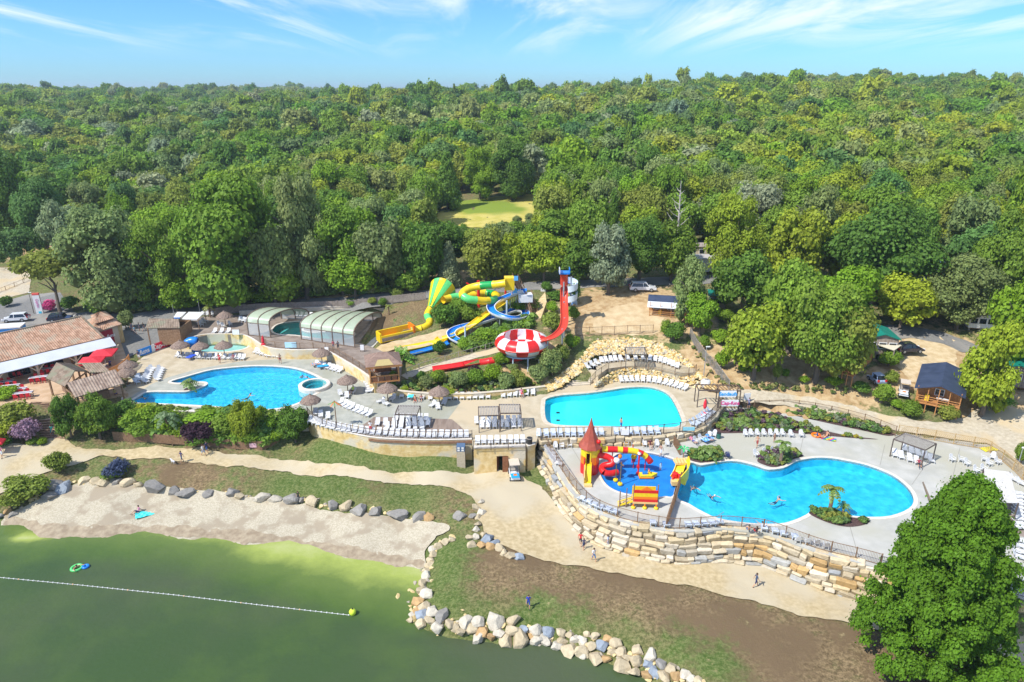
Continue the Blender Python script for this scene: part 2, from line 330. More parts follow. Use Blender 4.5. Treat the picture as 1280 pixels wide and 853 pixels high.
# ---- ground colour: dry grass, green grass, bare earth, mixed by real patches (attribute weights painted per place)
def splat(pts,r):        # soft patches: pixel places -> weight per vertex
 w = np.zeros(len(V))
 for (a,b,q) in pts:
  g = G(a,b); w = np.maximum(w,np.exp(-(np.hypot(V[:,0] - g.x,V[:,1] - g.y) / (r * q * 1.05)) ** 2) * 1.15)
 return w
me = bpy.data.meshes.new('ground'); me.from_pydata(V.tolist(),[],F.tolist())
me.polygons.foreach_set('use_smooth',[True] * len(F))
dry = splat([(620,715,1.3),(680,725,1.5),(740,740,1.5),(800,752,1.5),(860,770,1.5),(920,790,1.6),(980,810,1.7),(1040,830,1.8),(590,695,.8),(1100,840,1.5),(230,585,.8),(250,600,.8),(520,385,1.2),(480,400,1.2),(450,600,.7)],5.0)
green = splat([(560,690,1),(560,720,1),(565,750,1),(600,770,.9),(660,770,.9),(720,782,.9),(780,795,.9),(840,812,.8),(420,565,1.2),(450,572,1),(500,575,1.2),(550,578,1),(580,680,.6),(360,610,1),(430,610,1.2),(510,620,1),(900,830,.7),(650,595,.8),(675,600,.5),(740,438,1),(800,425,1.5),(840,425,1),(1130,440,.5),(640,455,1),(610,452,1),(590,390,1.5),(640,380,1.5),(400,600,1)],4.0)
earth = splat([(760,385,2.4),(820,390,2),(730,400,1.4),(790,370,2),(860,400,1.4),(920,470,1.6),(900,455,1.2),(960,475,1.8),(1000,480,1.8),(1050,485,1.5),(880,440,1),(1150,440,2),(1180,440,2),(1120,470,1),(1140,460,1.3),(1240,500,2),(620,478,.8),(660,475,.8),(590,485,.8),(560,490,.6),(640,465,.5),(680,440,.6),(660,380,.5),(400,372,1),(380,375,1),(430,378,1),(560,345,1),(30,300,4),(60,310,3)],4.0)
far = V[:,1] > 320
for nm,w in (('dry',dry),('green',green),('earth',earth)):
 a = me.attributes.new(nm,'FLOAT','POINT'); w = w * (.78 if nm == 'green' else 1); w[far] = 1.3 if nm == 'green' else 0; a.data.foreach_set('value',w.astype(np.float32))
def ground_mat():
 m = bpy.data.materials.new('ground_cover'); m.use_nodes = True; t = m.node_tree; b = t.nodes['Principled BSDF']; b.inputs['Roughness'].default_value = 0.95; b.inputs['Specular IOR Level'].default_value = 0.15
 def N(k,**kw):
  n = t.nodes.new(k)
  for a,v in kw.items(): setattr(n,a,v)
  return n
 g = N('ShaderNodeNewGeometry').outputs['Position']
 def noise(sc,det=6,ro=0.6):
  n = N('ShaderNodeTexNoise'); n.inputs['Scale'].default_value = sc; n.inputs['Detail'].default_value = det; n.inputs['Roughness'].default_value = ro; t.links.new(g,n.inputs['Vector']); return n.outputs['Fac']
 def mixc(f,a,bb):
  n = N('ShaderNodeMix',data_type='RGBA'); t.links.new(f,n.inputs[0])
  for s_,q in ((6,a),(7,bb)):
   if isinstance(q,tuple): n.inputs[s_].default_value = (*q,1)
   else: t.links.new(q,n.inputs[s_])
  return n.outputs[2]
 def thr(f,lo,hi):
  n = N('ShaderNodeMapRange',interpolation_type='SMOOTHSTEP'); n.inputs['From Min'].default_value = lo; n.inputs['From Max'].default_value = hi; t.links.new(f,n.inputs['Value']); return n.outputs[0]
 def mth(op,a,bb):
  n = N('ShaderNodeMath',operation=op)
  for s_,q in ((0,a),(1,bb)):
   if isinstance(q,(int,float)): n.inputs[s_].default_value = q
   else: t.links.new(q,n.inputs[s_])
  return n.outputs[0]
 fine = noise(3.2,6,.8); mid = noise(0.9,6,.65); big = noise(0.16,5)
 grass = mixc(thr(fine,.40,.62),(0.08,0.115,0.03),(0.22,0.22,0.09))
 straw = mixc(thr(fine,.40,.62),(0.12,0.085,0.045),(0.30,0.22,0.12))
 soil = mixc(thr(mid,.35,.65),(0.36,0.235,0.115),(0.52,0.39,0.22))
 lush = mixc(thr(fine,.40,.62),(0.06,0.105,0.02),(0.17,0.20,0.07))
 base = mixc(thr(mth('ADD',mth('MULTIPLY',mid,.6),mth('MULTIPLY',big,.4)),.44,.62),grass,straw)
 def att(nm):
  n = N('ShaderNodeAttribute',attribute_name=nm); return n.outputs['Fac']
 wob = mth('MULTIPLY',mth('SUBTRACT',mth('ADD',mth('MULTIPLY',mid,.5),mth('MULTIPLY',big,.5)),.5),3.2)
 out = mixc(thr(mth('ADD',att('dry'),mth('ADD',wob,mth('MULTIPLY',mth('SUBTRACT',fine,.5),.5))),.15,.95),base,mixc(thr(big,.4,.6),straw,(0.165,0.115,0.065)))
 out = mixc(thr(mth('ADD',att('green'),mth('ADD',wob,mth('MULTIPLY',mth('SUBTRACT',fine,.5),.6))),.25,.95),out,lush)
 out = mixc(thr(mth('ADD',att('earth'),wob),.35,.7),out,soil)
 t.links.new(out,b.inputs['Base Color'])
 bp = N('ShaderNodeBump'); bp.inputs['Strength'].default_value = .7; bp.inputs['Distance'].default_value = .12; t.links.new(fine,bp.inputs['Height']); t.links.new(bp.outputs[0],b.inputs['Normal'])
 return m
me.materials.append(ground_mat()); me.update()
og = bpy.data.objects.new('ground',me); COL.objects.link(og); tag(og,kind='structure')
# ---- sheets draped over the terrain
def drape(name,poly,mats,off=0.05,step=1.0,wob=0.25,kind='structure',smooth=True,flat=None,label=None):
 bd = resample(poly,step * 0.6,True); c = []
 for i,p in enumerate(bd):
  q = offset_loop([bd[i - 1],p,bd[(i + 1) % len(bd)]],0)[1]
  c.append(p)
 if wob:
  n = len(c); c = [p + Vector((mnoise.noise(Vector((p.x * .7,p.y * .7,3.1))),mnoise.noise(Vector((p.x * .7,p.y * .7,9.7))),0)) * wob + Vector((random.uniform(-1,1),random.uniform(-1,1),0)) * wob * .25 for p in c]
 P2 = [Vector((p.x,p.y)) for p in c]; n0 = len(P2)
 x0,x1 = min(p.x for p in P2),max(p.x for p in P2); y0,y1 = min(p.y for p in P2),max(p.y for p in P2)
 gx,gy = np.meshgrid(np.arange(x0,x1,step),np.arange(y0,y1,step)); gx = gx.ravel(); gy = gy.ravel()
 k = inside(P2,gx,gy) & (edge_dist(P2,gx,gy) > step * .4)
 pts = P2 + [Vector((a,b)) for a,b in zip(gx[k],gy[k])]
 r = delaunay_2d_cdt(pts,[(i,(i + 1) % n0) for i in range(n0)],[],1,1e-5)
 vs,fs = r[0],r[2]; xa = np.array([v.x for v in vs]); ya = np.array([v.y for v in vs])
 zs = (T(xa,ya) + relief(xa,ya) if flat is None else np.full(len(xa),flat)) + off
 mb = MB();
 mb.v = [(float(a),float(b),float(c_)) for a,b,c_ in zip(xa,ya,zs)]
 for f in fs:
  a,b,c_ = (Vector(vs[i]) for i in f[:3]); cr = (b - a).cross(c_ - a)
  f = tuple(f); mb.f.append(f if cr > 0 else f[::-1]); mb.m.append(0)
 o = mb.build(name,mats,smooth=smooth); tag(o,label,kind=kind); return o
def strip(cpx,widths):    # centre line in pixels on the terrain -> polygon
 c = catmull([G(a,b) for a,b in cpx],5); w = np.interp(np.linspace(0,1,len(c)),np.linspace(0,1,len(widths)),widths); L = []; Rr = []
 for i,p in enumerate(c):
  d = (c[min(i + 1,len(c) - 1)] - c[max(i - 1,0)]); d.z = 0; d.normalize(); n = Vector((-d.y,d.x,0)); L.append(p + n * w[i] / 2); Rr.append(p - n * w[i] / 2)
 return L + Rr[::-1]
M_sand = mat('beach_sand',(0.38,0.335,0.245),(0.52,0.47,0.36),scale=6,rough=.95,bump=.35,bscale=14,spec=.1,c3=(0.35,0.295,0.215),s3=.5)
M_path = mat('compacted_sand_path',(0.42,0.33,0.185),(0.55,0.45,0.275),scale=2.2,rough=.95,bump=.35,bscale=14,spec=.1,c3=(0.50,0.435,0.31),s3=.09)
M_path2 = mat('gravel_track',(0.42,0.36,0.265),(0.53,0.47,0.36),scale=2.2,rough=.95,bump=.3,bscale=12,spec=.1,c3=(0.52,0.42,0.27),s3=.2)
M_asph = mat('asphalt_grey',(0.17,0.17,0.165),(0.23,0.225,0.215),scale=3,rough=.9,bump=.2,bscale=30,spec=.2,c3=(0.28,0.265,0.24),s3=.12)
drape('beach',[G(a,b) for a,b in [(0,655),(18,640),(60,622),(100,604),(125,598),(180,606),(230,612),(300,620),(380,632),(450,644),(520,652),(560,657),(566,662),(545,672),(531,690),(529,712)]] + [P(a,b,-0.35) for a,b in [(500,716),(430,704),(330,688),(250,679),(150,676),(60,680),(0,672)]],M_sand,.16,.9,.35)
drape('wet_sand',[G(a,b) for a,b in [(8,646),(30,651),(60,659),(120,659),(180,658),(250,661),(300,664),(345,671),(430,683),(500,696),(528,704),(528,711)]] + [P(a,b,-0.25) for a,b in [(500,712),(430,700),(330,684),(250,675),(150,672),(60,676),(0,664)]],mat('damp_sand',(0.26,0.20,0.13),(0.38,0.31,0.21),scale=1.6,rough=.7,bump=.4),.19,.8,.5)
path_poly = [G(a,b) for a,b in [(-60,640),(-60,545),(0,556),(40,556),(66,548),(84,549),(92,560),(140,564),(200,560),(260,563),(330,572),(400,580),(470,588),(540,592),(585,594),(594,589),(640,590),(655,597),(676,610),(688,622),(700,640),(722,656),(765,681),(830,694),(905,692),(965,701),(1030,721),(1085,736),(1150,770),(1330,800)]]
path_poly += [G(a,b) for a,b in [(1330,852),(1200,815),(1120,795),(1060,780),(1000,770),(940,752),(880,738),(820,726),(760,716),(700,705),(650,692),(620,680),(607,664),(596,650),(598,636),(590,622),(570,612),(520,606),(470,603),(400,596),(320,587),(250,580),(190,574),(130,571),(110,577),(60,590),(20,610)]]
drape('path',path_poly,M_path,.12,.9,.35)
drape('gravel_track',[G(a,b) for a,b in [(905,490),(930,487),(960,489),(1010,496),(1060,507),(1110,520),(1150,527),(1180,528),(1205,524),(1225,508),(1260,508),(1290,515),(1400,560),(1400,640),(1300,600),(1280,590),(1262,570),(1233,554),(1180,548),(1126,540),(1080,527),(1040,516),(1000,510),(960,506),(905,500)]],M_path2,.06,1.0,.25)
drape('campsite_clearing',[G(a,b) for a,b in [(1120,440),(1130,424),(1170,418),(1200,428),(1195,455),(1200,480),(1185,492),(1140,478),(1125,462)]],mat('pale_earth',(0.48,0.36,0.2),(0.62,0.5,0.32),scale=1.2,rough=.95,bump=.3,spec=.1),.05,1.1,.5)
drape('sandy_pitch',[G(a,b) for a,b in [(740,402),(765,385),(800,378),(830,385),(830,398),(850,412),(800,419),(745,417)]],mat('pale_earth2',(0.47,0.34,0.19),(0.58,0.46,0.28),scale=.8,rough=.95,bump=.3,spec=.1),.05,1.1,.6)
up_c = [(170,402),(215,392),(270,386),(340,382),(400,380),(455,376),(500,371),(545,368),(600,362),(650,359),(700,356.5),(760,354),(820,352),(880,350),(930,346)]
drape('road',strip(up_c,[9,7,5,4.6,4.6,4.4,4.4,4.4,4.4,4.4]),M_asph,.06,1.2,.12)
drape('car_park_road',[G(a,b) for a,b in [(-120,470),(-120,400),(0,378),(38,368),(75,366),(95,392),(130,388),(160,392),(185,396),(215,392),(222,400),(205,414),(160,430),(150,440),(100,420)]],M_asph,.05,1.1,.15)
drape('parking_area',[G(a,b) for a,b in [(-90,375),(-60,335),(0,335),(30,333),(40,345),(36,366),(0,375)]],M_path2,.05,1.2,.2)
M_white = mat('white_road_paint',(0.75,0.75,0.72),scale=8,rough=.8)
mb = MB(); a,b = G(8,404),G(17,400); d = (b - a).normalized(); n = Vector((-d.y,d.x,0)) * .12
for q in (a,b): q.z = Tz(q.x,q.y) + .12
mb.add([a - n,a + n,b + n,b - n],[(3,2,1,0)]); tag(mb.build('road_marking',M_white,world=True),kind='structure')
drape('forecourt',[G(a,b) for a,b in [(146,446),(150,430),(160,412),(205,406),(224,410),(226,420),(211,425),(190,434),(172,442),(158,450)]],M_asph,.12,.9,.05)
drape('camp_track',strip([(1100,420),(1130,415),(1180,424),(1215,438)],[4,4,4]),M_asph,.08,1.2,.2)
M_mead = mat('dry_meadow',(0.42,0.38,0.08),(0.55,0.47,0.15),scale=.4,rough=.95,bump=.4,spec=.1,c3=(0.2,0.27,0.04),s3=.05)
MEADOW = [G(a,b) for a,b in [(535,280),(552,264),(575,252),(620,246),(668,242),(700,244),(696,260),(668,278),(610,286)]]
MEADOW2 = [G(a,b) for a,b in [(725,238),(735,220),(760,213),(790,218),(800,232),(780,246)]]
drape('meadow',MEADOW,M_mead,.08,2.5,.5); drape('hill_meadow',MEADOW2,M_mead,.08,2.5,.5)
# ---- lake
def lake_mat():
 m = bpy.data.materials.new('lake_water'); m.use_nodes = True; t = m.node_tree; b = t.nodes['Principled BSDF']
 def N(k,**kw):
  n = t.nodes.new(k)
  for a,v in kw.items(): setattr(n,a,v)
  return n
 g = N('ShaderNodeNewGeometry').outputs['Position']
 at_ = N('ShaderNodeAttribute',attribute_name='shallow').outputs['Fac']
 nz = N('ShaderNodeTexNoise'); nz.inputs['Scale'].default_value = .12; nz.inputs['Detail'].default_value = 9; nz.inputs['Roughness'].default_value = .65; t.links.new(g,nz.inputs['Vector'])
 ad = N('ShaderNodeMath',operation='MULTIPLY_ADD'); t.links.new(nz.outputs['Fac'],ad.inputs[0]); ad.inputs[1].default_value = 0.8; t.links.new(at_,ad.inputs[2])
 cr = N('ShaderNodeValToRGB'); e = cr.color_ramp.elements; e[0].position = .25; e[0].color = (0.050,0.088,0.032,1); e[1].position = 1.42 / 1.5; e[1].color = (0.46,0.48,0.22,1)
 for p,c in ((.42,(0.078,0.13,0.032)),(.62,(0.12,0.175,0.045)),(.78,(0.30,0.36,0.085))):
  q = e.new(p); q.color = (*c,1)
 n2 = N('ShaderNodeTexNoise'); n2.inputs['Scale'].default_value = .035; n2.inputs['Detail'].default_value = 6; t.links.new(g,n2.inputs['Vector']); m2 = N('ShaderNodeMapRange',interpolation_type='SMOOTHSTEP'); m2.inputs['From Min'].default_value = .38; m2.inputs['From Max'].default_value = .62; m2.inputs['To Max'].default_value = .75; t.links.new(n2.outputs['Fac'],m2.inputs['Value']); mg = N('ShaderNodeMix',data_type='RGBA'); mg.inputs[7].default_value = (0.078,0.093,0.055,1)
 dv = N('ShaderNodeMath',operation='DIVIDE'); t.links.new(ad.outputs[0],dv.inputs[0]); dv.inputs[1].default_value = 1.5
 t.links.new(dv.outputs[0],cr.inputs['Fac']); sb = N('ShaderNodeMath',operation='SUBTRACT',use_clamp=True); t.links.new(m2.outputs[0],sb.inputs[0]); t.links.new(at_,sb.inputs[1]); t.links.new(sb.outputs[0],mg.inputs[0]); t.links.new(cr.outputs[0],mg.inputs[6]); t.links.new(mg.outputs[2],b.inputs['Base Color'])
 b.inputs['Roughness'].default_value = .12; b.inputs['Specular IOR Level'].default_value = .10
 w = N('ShaderNodeTexNoise'); w.inputs['Scale'].default_value = 2.2; w.inputs['Detail'].default_value = 3; t.links.new(g,w.inputs['Vector'])
 bp = N('ShaderNodeBump'); bp.inputs['Strength'].default_value = .5; bp.inputs['Distance'].default_value = .06; t.links.new(w.outputs['Fac'],bp.inputs['Height']); t.links.new(bp.outputs[0],b.inputs['Normal'])
 return m
lx = np.arange(-160,60,1.5); ly = np.arange(-40,92,1.5); LX,LY = np.meshgrid(lx,ly); LZ = T(LX,LY)
lv = np.stack([LX.ravel(),LY.ravel(),np.zeros(LX.size)],1); li = np.arange(LX.size).reshape(LX.shape)
lf = np.stack([li[:-1,:-1].ravel(),li[:-1,1:].ravel(),li[1:,1:].ravel(),li[1:,:-1].ravel()],1)
keep = (LZ.ravel()[lf] < 0.6).any(1); me = bpy.data.meshes.new('lake'); me.from_pydata(lv.tolist(),[],lf[keep].tolist())
shore = [P(a,b,0) for a,b in [(-60,650),(0,656),(60,667),(150,665),(250,668),(330,676),(430,691),(500,704),(530,712)]]
SD = edge_dist(shore,LX,LY,False).ravel(); LXr = LX.ravel()
sh_w = np.clip(1.05 - SD / np.interp(LXr,[-70,-50,-30,-10],[1.5,5,8,9]),0,1) * np.interp(LXr,[-75,-60,-45,-25,-10],[.35,.5,.55,.85,.95])
pa = P(35,672,0); sh_w = np.maximum(sh_w,np.clip(1.1 - np.hypot((LX.ravel() - pa.x) / 4.2,(LY.ravel() - pa.y) / 1.6),0,.85))
at = me.attributes.new('shallow','FLOAT','POINT'); at.data.foreach_set('value',sh_w.astype(np.float32))
me.materials.append(lake_mat()); ol = bpy.data.objects.new('lake',me); COL.objects.link(ol); tag(ol,kind='structure')
# ================================================================ DECKS, POOLS, WALLS
M_deck = mat('sandy_deck',(0.43,0.36,0.245),(0.53,0.46,0.335),scale=.7,rough=.85,bump=.15,bscale=16,spec=.2,c3=(0.52,0.43,0.29),s3=.12)
M_conc = mat('grey_concrete',(0.33,0.34,0.295),(0.42,0.42,0.365),scale=.9,rough=.85,bump=.1,bscale=16,spec=.2,c3=(0.33,0.33,0.26),s3=.15)
M_concl = mat('pale_concrete',(0.40,0.40,0.365),(0.49,0.485,0.45),scale=.6,rough=.85,bump=.1,bscale=16,spec=.2,c3=(0.42,0.41,0.34),s3=.1)
M_plank = mat('brown_planks',(0.20,0.15,0.12),(0.30,0.235,0.19),scale=2.5,rough=.85,bump=.3,spec=.15,stretch=(1,.12,1))
M_plankr = mat('brown_terrace',(0.22,0.175,0.145),(0.31,0.26,0.22),scale=.8,rough=.85,bump=.2,spec=.15)
M_rim = mat('pool_coping',(0.53,0.46,0.35),(0.64,0.57,0.46),scale=2,rough=.7)
M_rimw = mat('white_coping',(0.60,0.55,0.47),(0.70,0.65,0.58),scale=2,rough=.7)
M_wallr = mat('yellow_limestone',(0.60,0.42,0.17),(0.74,0.58,0.31),scale=1.6,rough=.9,bump=.5,bscale=4,spec=.1,c3=(0.60,0.54,0.42),s3=.35)
M_mulch = mat('dark_mulch',(0.07,0.045,0.045),(0.14,0.09,0.085),scale=8,rough=1,bump=.6,spec=.05)
def pool_floor(name,c,c2,s=1.2):
 return mat(name,c,c2,scale=s,rough=.6,detail=3,coords='pos')
def water_mat(name,tint,gl=0.55,bs=1.3,bstr=.55):
 if name in MATS: return MATS[name]
 m = bpy.data.materials.new(name); MATS[name] = m; m.use_nodes = True; t = m.node_tree; t.nodes.remove(t.nodes['Principled BSDF'])
 tr = t.nodes.new('ShaderNodeBsdfTransparent'); tr.inputs[0].default_value = (*tint,1)
 gs = t.nodes.new('ShaderNodeBsdfGlossy'); gs.inputs['Roughness'].default_value = .06
 fr = t.nodes.new('ShaderNodeFresnel'); fr.inputs[0].default_value = 1.33; mx = t.nodes.new('ShaderNodeMixShader')
 g = t.nodes.new('ShaderNodeNewGeometry'); nz = t.nodes.new('ShaderNodeTexNoise'); nz.inputs['Scale'].default_value = bs; nz.inputs['Detail'].default_value = 4; nz.inputs['Distortion'].default_value = .6
 bp = t.nodes.new('ShaderNodeBump'); bp.inputs['Strength'].default_value = bstr; bp.inputs['Distance'].default_value = .12
 t.links.new(g.outputs['Position'],nz.inputs['Vector']); t.links.new(nz.outputs['Fac'],bp.inputs['Height'])
 t.links.new(bp.outputs[0],gs.inputs['Normal']); t.links.new(bp.outputs[0],fr.inputs['Normal'])
 t.links.new(fr.outputs[0],mx.inputs[0]); t.links.new(tr.outputs[0],mx.inputs[1]); t.links.new(gs.outputs[0],mx.inputs[2])
 t.links.new(mx.outputs[0],t.nodes['Material Output'].inputs['Surface']); return m
HOLES = {}
def pool(label,out,z,dep,fm,wm,rm,rimw=.42,deck=None,raised=0.0,shelf=None):
 c = sum((Vector(p) for p in out),Vector()) / len(out); c.z = z
 t = thing('swimming_pool',label,'pool',c); ring = offset_loop(out,rimw); n = len(out); zt = z + .035 + raised
 mb = MB(); vs = []
 for l,zq in ((ring,z - .05),(ring,zt),(out,zt),(out,z - .3)): vs += [(p[0],p[1],zq) for p in l]
 fs = []
 for k in range(3):
  for i in range(n): j = (i + 1) % n; fs.append((k * n + i,k * n + j,(k + 1) * n + j,(k + 1) * n + i))
 ar = sum(out[i][0] * out[(i + 1) % n][1] - out[(i + 1) % n][0] * out[i][1] for i in range(n))
 if ar < 0: fs = [f[::-1] for f in fs]
 mb.add(vs,fs); mb.build('coping',rm,t,world=True)
 mb = MB(); vs = [(p[0],p[1],z - .02) for p in out] + [(p[0],p[1],z - dep) for p in out]; fs = [(i,(i + 1) % n,n + (i + 1) % n,n + i) for i in range(n)]
 mb.add(vs,fs if ar > 0 else [f[::-1] for f in fs])
 if shelf:     # sloping beach entry: inner loops step down
  pass
 mb.tess([[Vector((p[0],p[1],z - dep)) for p in out]]); mb.build('basin',fm,t,world=True)
 mb = MB(); mb.tess([[Vector((p[0],p[1],z - .10 + raised * .6)) for p in out]]); mb.build('water',wm,t,world=True)
 if deck: HOLES.setdefault(deck,[]).append(offset_loop(out,rimw * .5))
 return t
def cat_px(pts,z,n=4): return catmull([P(a,b,z) for a,b in pts],n,True)
LP = cat_px([(166,503),(174,496),(184,490.7),(206,490),(232,490),(246,487),(257,482.3),(260,479),(254,477.2),(240,477.6),(222,478.8),(214,477.4),(219,475.2),(232,471.5),(244,468),(267,462.3),(304,458.6),(332,457.9),(361,459.9),(380,464.4),(397,472),(404,480),(398,489),(385,496.5),(370,504.7),(351,510),(325,511.8),(289,509.4),(240,506.3),(200,504.5)],ZM,3)
W_left = water_mat('pool_water_blue',(0.72,0.93,0.98),bs=2.2,bstr=.9)
pool('large free form pool with sky blue water beside the thatched umbrellas',LP,ZM,1.15,pool_floor('blue_liner',(0.02,0.48,0.74),(0.09,0.68,0.90),1.6),W_left,M_rimw,.45,'main')  # mottled liner tones put the water's ripple sparkle into the floor colour
KP = cat_px([(244,434),(247,429.5),(262,426.5),(285,425.8),(301,427.4),(310,431.5),(304,436.3),(285,439.4),(262,440),(248,438)],ZM,3)
pool('small pale toddler pool in front of the curved yellow wall',KP,ZM,.5,pool_floor('pale_liner',(0.30,0.55,0.52),(0.38,0.62,0.6)),water_mat('pale_water',(0.85,0.97,0.98)),M_rimw,.4,'main')
RP = cat_px([(681.5,504),(684,498.5),(703,494.2),(735,491.8),(765,487.6),(782,485),(806,484),(823,487),(836,494),(845,508),(851,522),(852,528),(849,532),(838,534.4),(800,534),(772,533.4),(740,532.8),(707,532),(690,530),(683,525),(681,514)],ZM,3)
pool('wide turquoise swimming pool with rounded corners below the rock terraces',RP,ZM,1.1,pool_floor('turquoise_liner',(0.03,0.68,0.80),(0.05,0.74,0.86),.2),water_mat('pool_water_turquoise',(0.80,0.97,1.0),bs=.8,bstr=.15),M_rim,.6,'main')
LG = cat_px([(851,604),(857,590),(863.5,578.6),(875.6,581.6),(888,580),(900,577.8),(912,576.5),(926,577.5),(944,582),(957,586.5),(966,587),(980,585),(990,580),(999,575.8),(1019,572.6),(1040,573),(1066,577.5),(1087,582.7),(1115,594),(1134,609),(1142,624),(1136,636),(1113,645),(1087,646.5),(1061,644.4),(1040,638.5),(1026,635.5),(1016,637),(1008,643.5),(991,651),(972.5,654.9),(935,654),(897.5,648),(875,638),(861,629.8),(847,622.5)],ZS,3)
pool('large lagoon shaped blue pool with a palm island at its edge',LG,ZS,1.2,pool_floor('lagoon_liner',(0.015,0.46,0.68),(0.05,0.62,0.82),1.1),water_mat('lagoon_water',(0.78,0.94,0.98),bs=1.8,bstr=.7),M_rimw,.42,'spl')  # ripple glints of the lagoon painted as mottling in the liner colour
SPD = cat_px([(749,588),(753,581),(761,576),(768,570.5),(775,567),(790,565.5),(810,566.2),(829,570),(843,574.7),(858,579.5),(852,590),(846,603),(841,620),(832,620.6),(822,621.3),(800,619),(781,617),(765,611),(755,602)],ZS,3)
pool('shallow bright blue splash pad under the play castle',SPD,ZS,.22,pool_floor('splash_pad_blue',(0.006,0.20,0.60),(0.012,0.25,0.66),1.0),water_mat('thin_water',(0.9,0.97,1.0),bstr=.12),M_rimw,.3,'spl')
hc = P(393,481,ZM + .35)
HT = [hc + Vector((math.cos(a) * 1.75,math.sin(a) * 1.75,0)) for a in np.linspace(0,2 * PI,29)[:-1]]
t = thing('hot_tub','round raised whirlpool tub with pale rim set into the edge of the blue pool','hot tub',(hc.x,hc.y,ZM))
mb = MB(); mb.lathe([(2.3,-.9),(2.32,.42),(2.25,.47),(1.76,.47),(1.74,.2)],(hc.x,hc.y,ZM),40); mb.build('rim',M_rimw,t,world=True,smooth=False)
mb = MB(); mb.lathe([(1.75,.44),(1.75,-.1),(1.2,-.12),(1.15,-.5),(0.01,-.5)],(hc.x,hc.y,ZM),32); mb.build('basin',pool_floor('tub_liner',(0.05,0.40,0.45),(0.08,0.5,0.52)),t,world=True)
mb = MB(); mb.lathe([(1.75,.3),(0.01,.3)],(hc.x,hc.y,ZM),32); mb.build('water',W_left,t,world=True)
def deck(name,poly,z,m,holes=(),skirt=.5):
 mb = MB(); mb.tess([[Vector((p[0],p[1],z)) for p in poly]] + [[Vector((p[0],p[1],z)) for p in h] for h in holes])
 n = len(poly); vs = [(p[0],p[1],z) for p in poly] + [(p[0],p[1],z - skirt) for p in poly]; ar = sum(poly[i][0] * poly[(i + 1) % n][1] - poly[(i + 1) % n][0] * poly[i][1] for i in range(n))
 fs = [(i,n + i,n + (i + 1) % n,(i + 1) % n) for i in range(n)]; mb.add(vs,fs if ar > 0 else [f[::-1] for f in fs])
 o = mb.build(name,m); tag(o,kind='structure'); return o
deck('pool_deck',MAIN,ZM,M_deck,HOLES['main'])
deck('splash_deck',SPL,ZS,M_concl,HOLES['spl'],.6)
CP = cat_px([(341,414),(344,408),(352,404.5),(368,402.3),(382,402.5),(381,407),(377,413),(390,416),(410,415),(438,414),(440,421),(425,424),(400,423),(370,419),(350,418)],ZD,3)
pool('pale teal indoor pool running under the two arched glazed covers',CP,ZD,1.2,pool_floor('teal_liner',(0.07,0.42,0.42),(0.12,0.5,0.5)),water_mat('teal_water',(0.8,0.96,0.96)),M_rimw,.35,'upp')
deck('covered_pool_deck',UPP,ZD,M_plankr,HOLES['upp'],1.7)
deck('terrace',AMP,ZU,M_deck,(),1.6)
def sheet(name,pts,m,off,kind='structure',label=None,ht=None,smoothn=0):
 pl = catmull(pts,smoothn,True) if smoothn else pts
 mb = MB(); mb.tess([[Vector((p[0],p[1],p[2] + off)) for p in pl]]); o = mb.build(name,m,world=True); tag(o,label,kind=kind); return o
def ring_sheet(name,outer,holes,m,z):
 mb = MB(); mb.tess([[Vector((p[0],p[1],z)) for p in outer]] + [[Vector((p[0],p[1],z)) for p in h] for h in holes]); o = mb.build(name,m,world=True); tag(o,kind='structure'); return o
GC = [P(a,b,ZM) for a,b in [(158,500),(190,480),(210,472),(245,462),(300,452),(350,449),(390,444),(420,449),(442,459),(455,470),(462,486),(500,493),(568,494),(576,503),(560,524),(556,526),(480,523),(452,532),(420,528),(392,522),(346,519),(330,517.5),(240,513.5),(162,510.5)]]
ring_sheet('paving',GC,[offset_loop(LP,.55),[Vector((hc.x + math.cos(a) * 2.4,hc.y + math.sin(a) * 2.4,0)) for a in np.linspace(0,2 * PI,25)[:-1]]] if False else [offset_loop(LP,.55)],M_conc,ZM + .008)
PT = [P(a,b,ZM) for a,b in [(440,540),(456,530),(468,521.5),(500,522),(565,524.5),(574,532),(588,546),(583,550),(540,550.5),(480,549)]]
sheet('plank_terrace',PT,M_plank,.03)
M_joint = mat('slab_joint',(0.24,0.23,0.2),scale=5,rough=.9)
def joint(a,b,z,w=.05):
 a,b = P(*a,z),P(*b,z); mb = MB(); mb.bar(a + Vector((0,0,-.005)),b + Vector((0,0,-.005)),w,.03); tag(mb.build('slab_joint',M_joint,world=True),kind='structure')
for a,b in [((870,663),(905,640)),((1000,566),(1004,547)),((1100,582),(1106,556)),((1140,606),(1160,577)),((960,667),(965,657)),((1060,650),(1075,702)),((740,600),(715,560)),((470,500),(452,525)),((520,497),(515,521)),((1200,560),(1190,600)),((640,500),(655,545)),((870,530),(852,520))]:
 joint(a,b,ZM if (a[1] < 535 and a[0] < 880) else ZS)
def bed(pts,z,m=M_mulch,off=.05,label=None): return sheet('planting_bed',[P(a,b,z) for a,b in pts],m,off,smoothn=3)
B1 = [(893,541),(898,528),(906,517.5),(922,513.5),(945,514.5),(975,520),(1005,530),(1030,538.5),(1060,545),(1098,549.7),(1060,547.5),(1020,543.8),(985,541.8),(940,541.4)]
B2 = [(958,508.6),(985,508),(1010,511),(1045,518),(1085,528),(1118,541.5),(1110,545.3),(1085,540),(1045,531.5),(1000,521.5),(970,513.5)]
B3 = [(1011,641),(1018,637.6),(1030,637.6),(1045,642),(1060,646.5),(1080,649),(1087,651),(1083,655.5),(1066,659),(1048,657.5),(1030,652),(1015,645)]
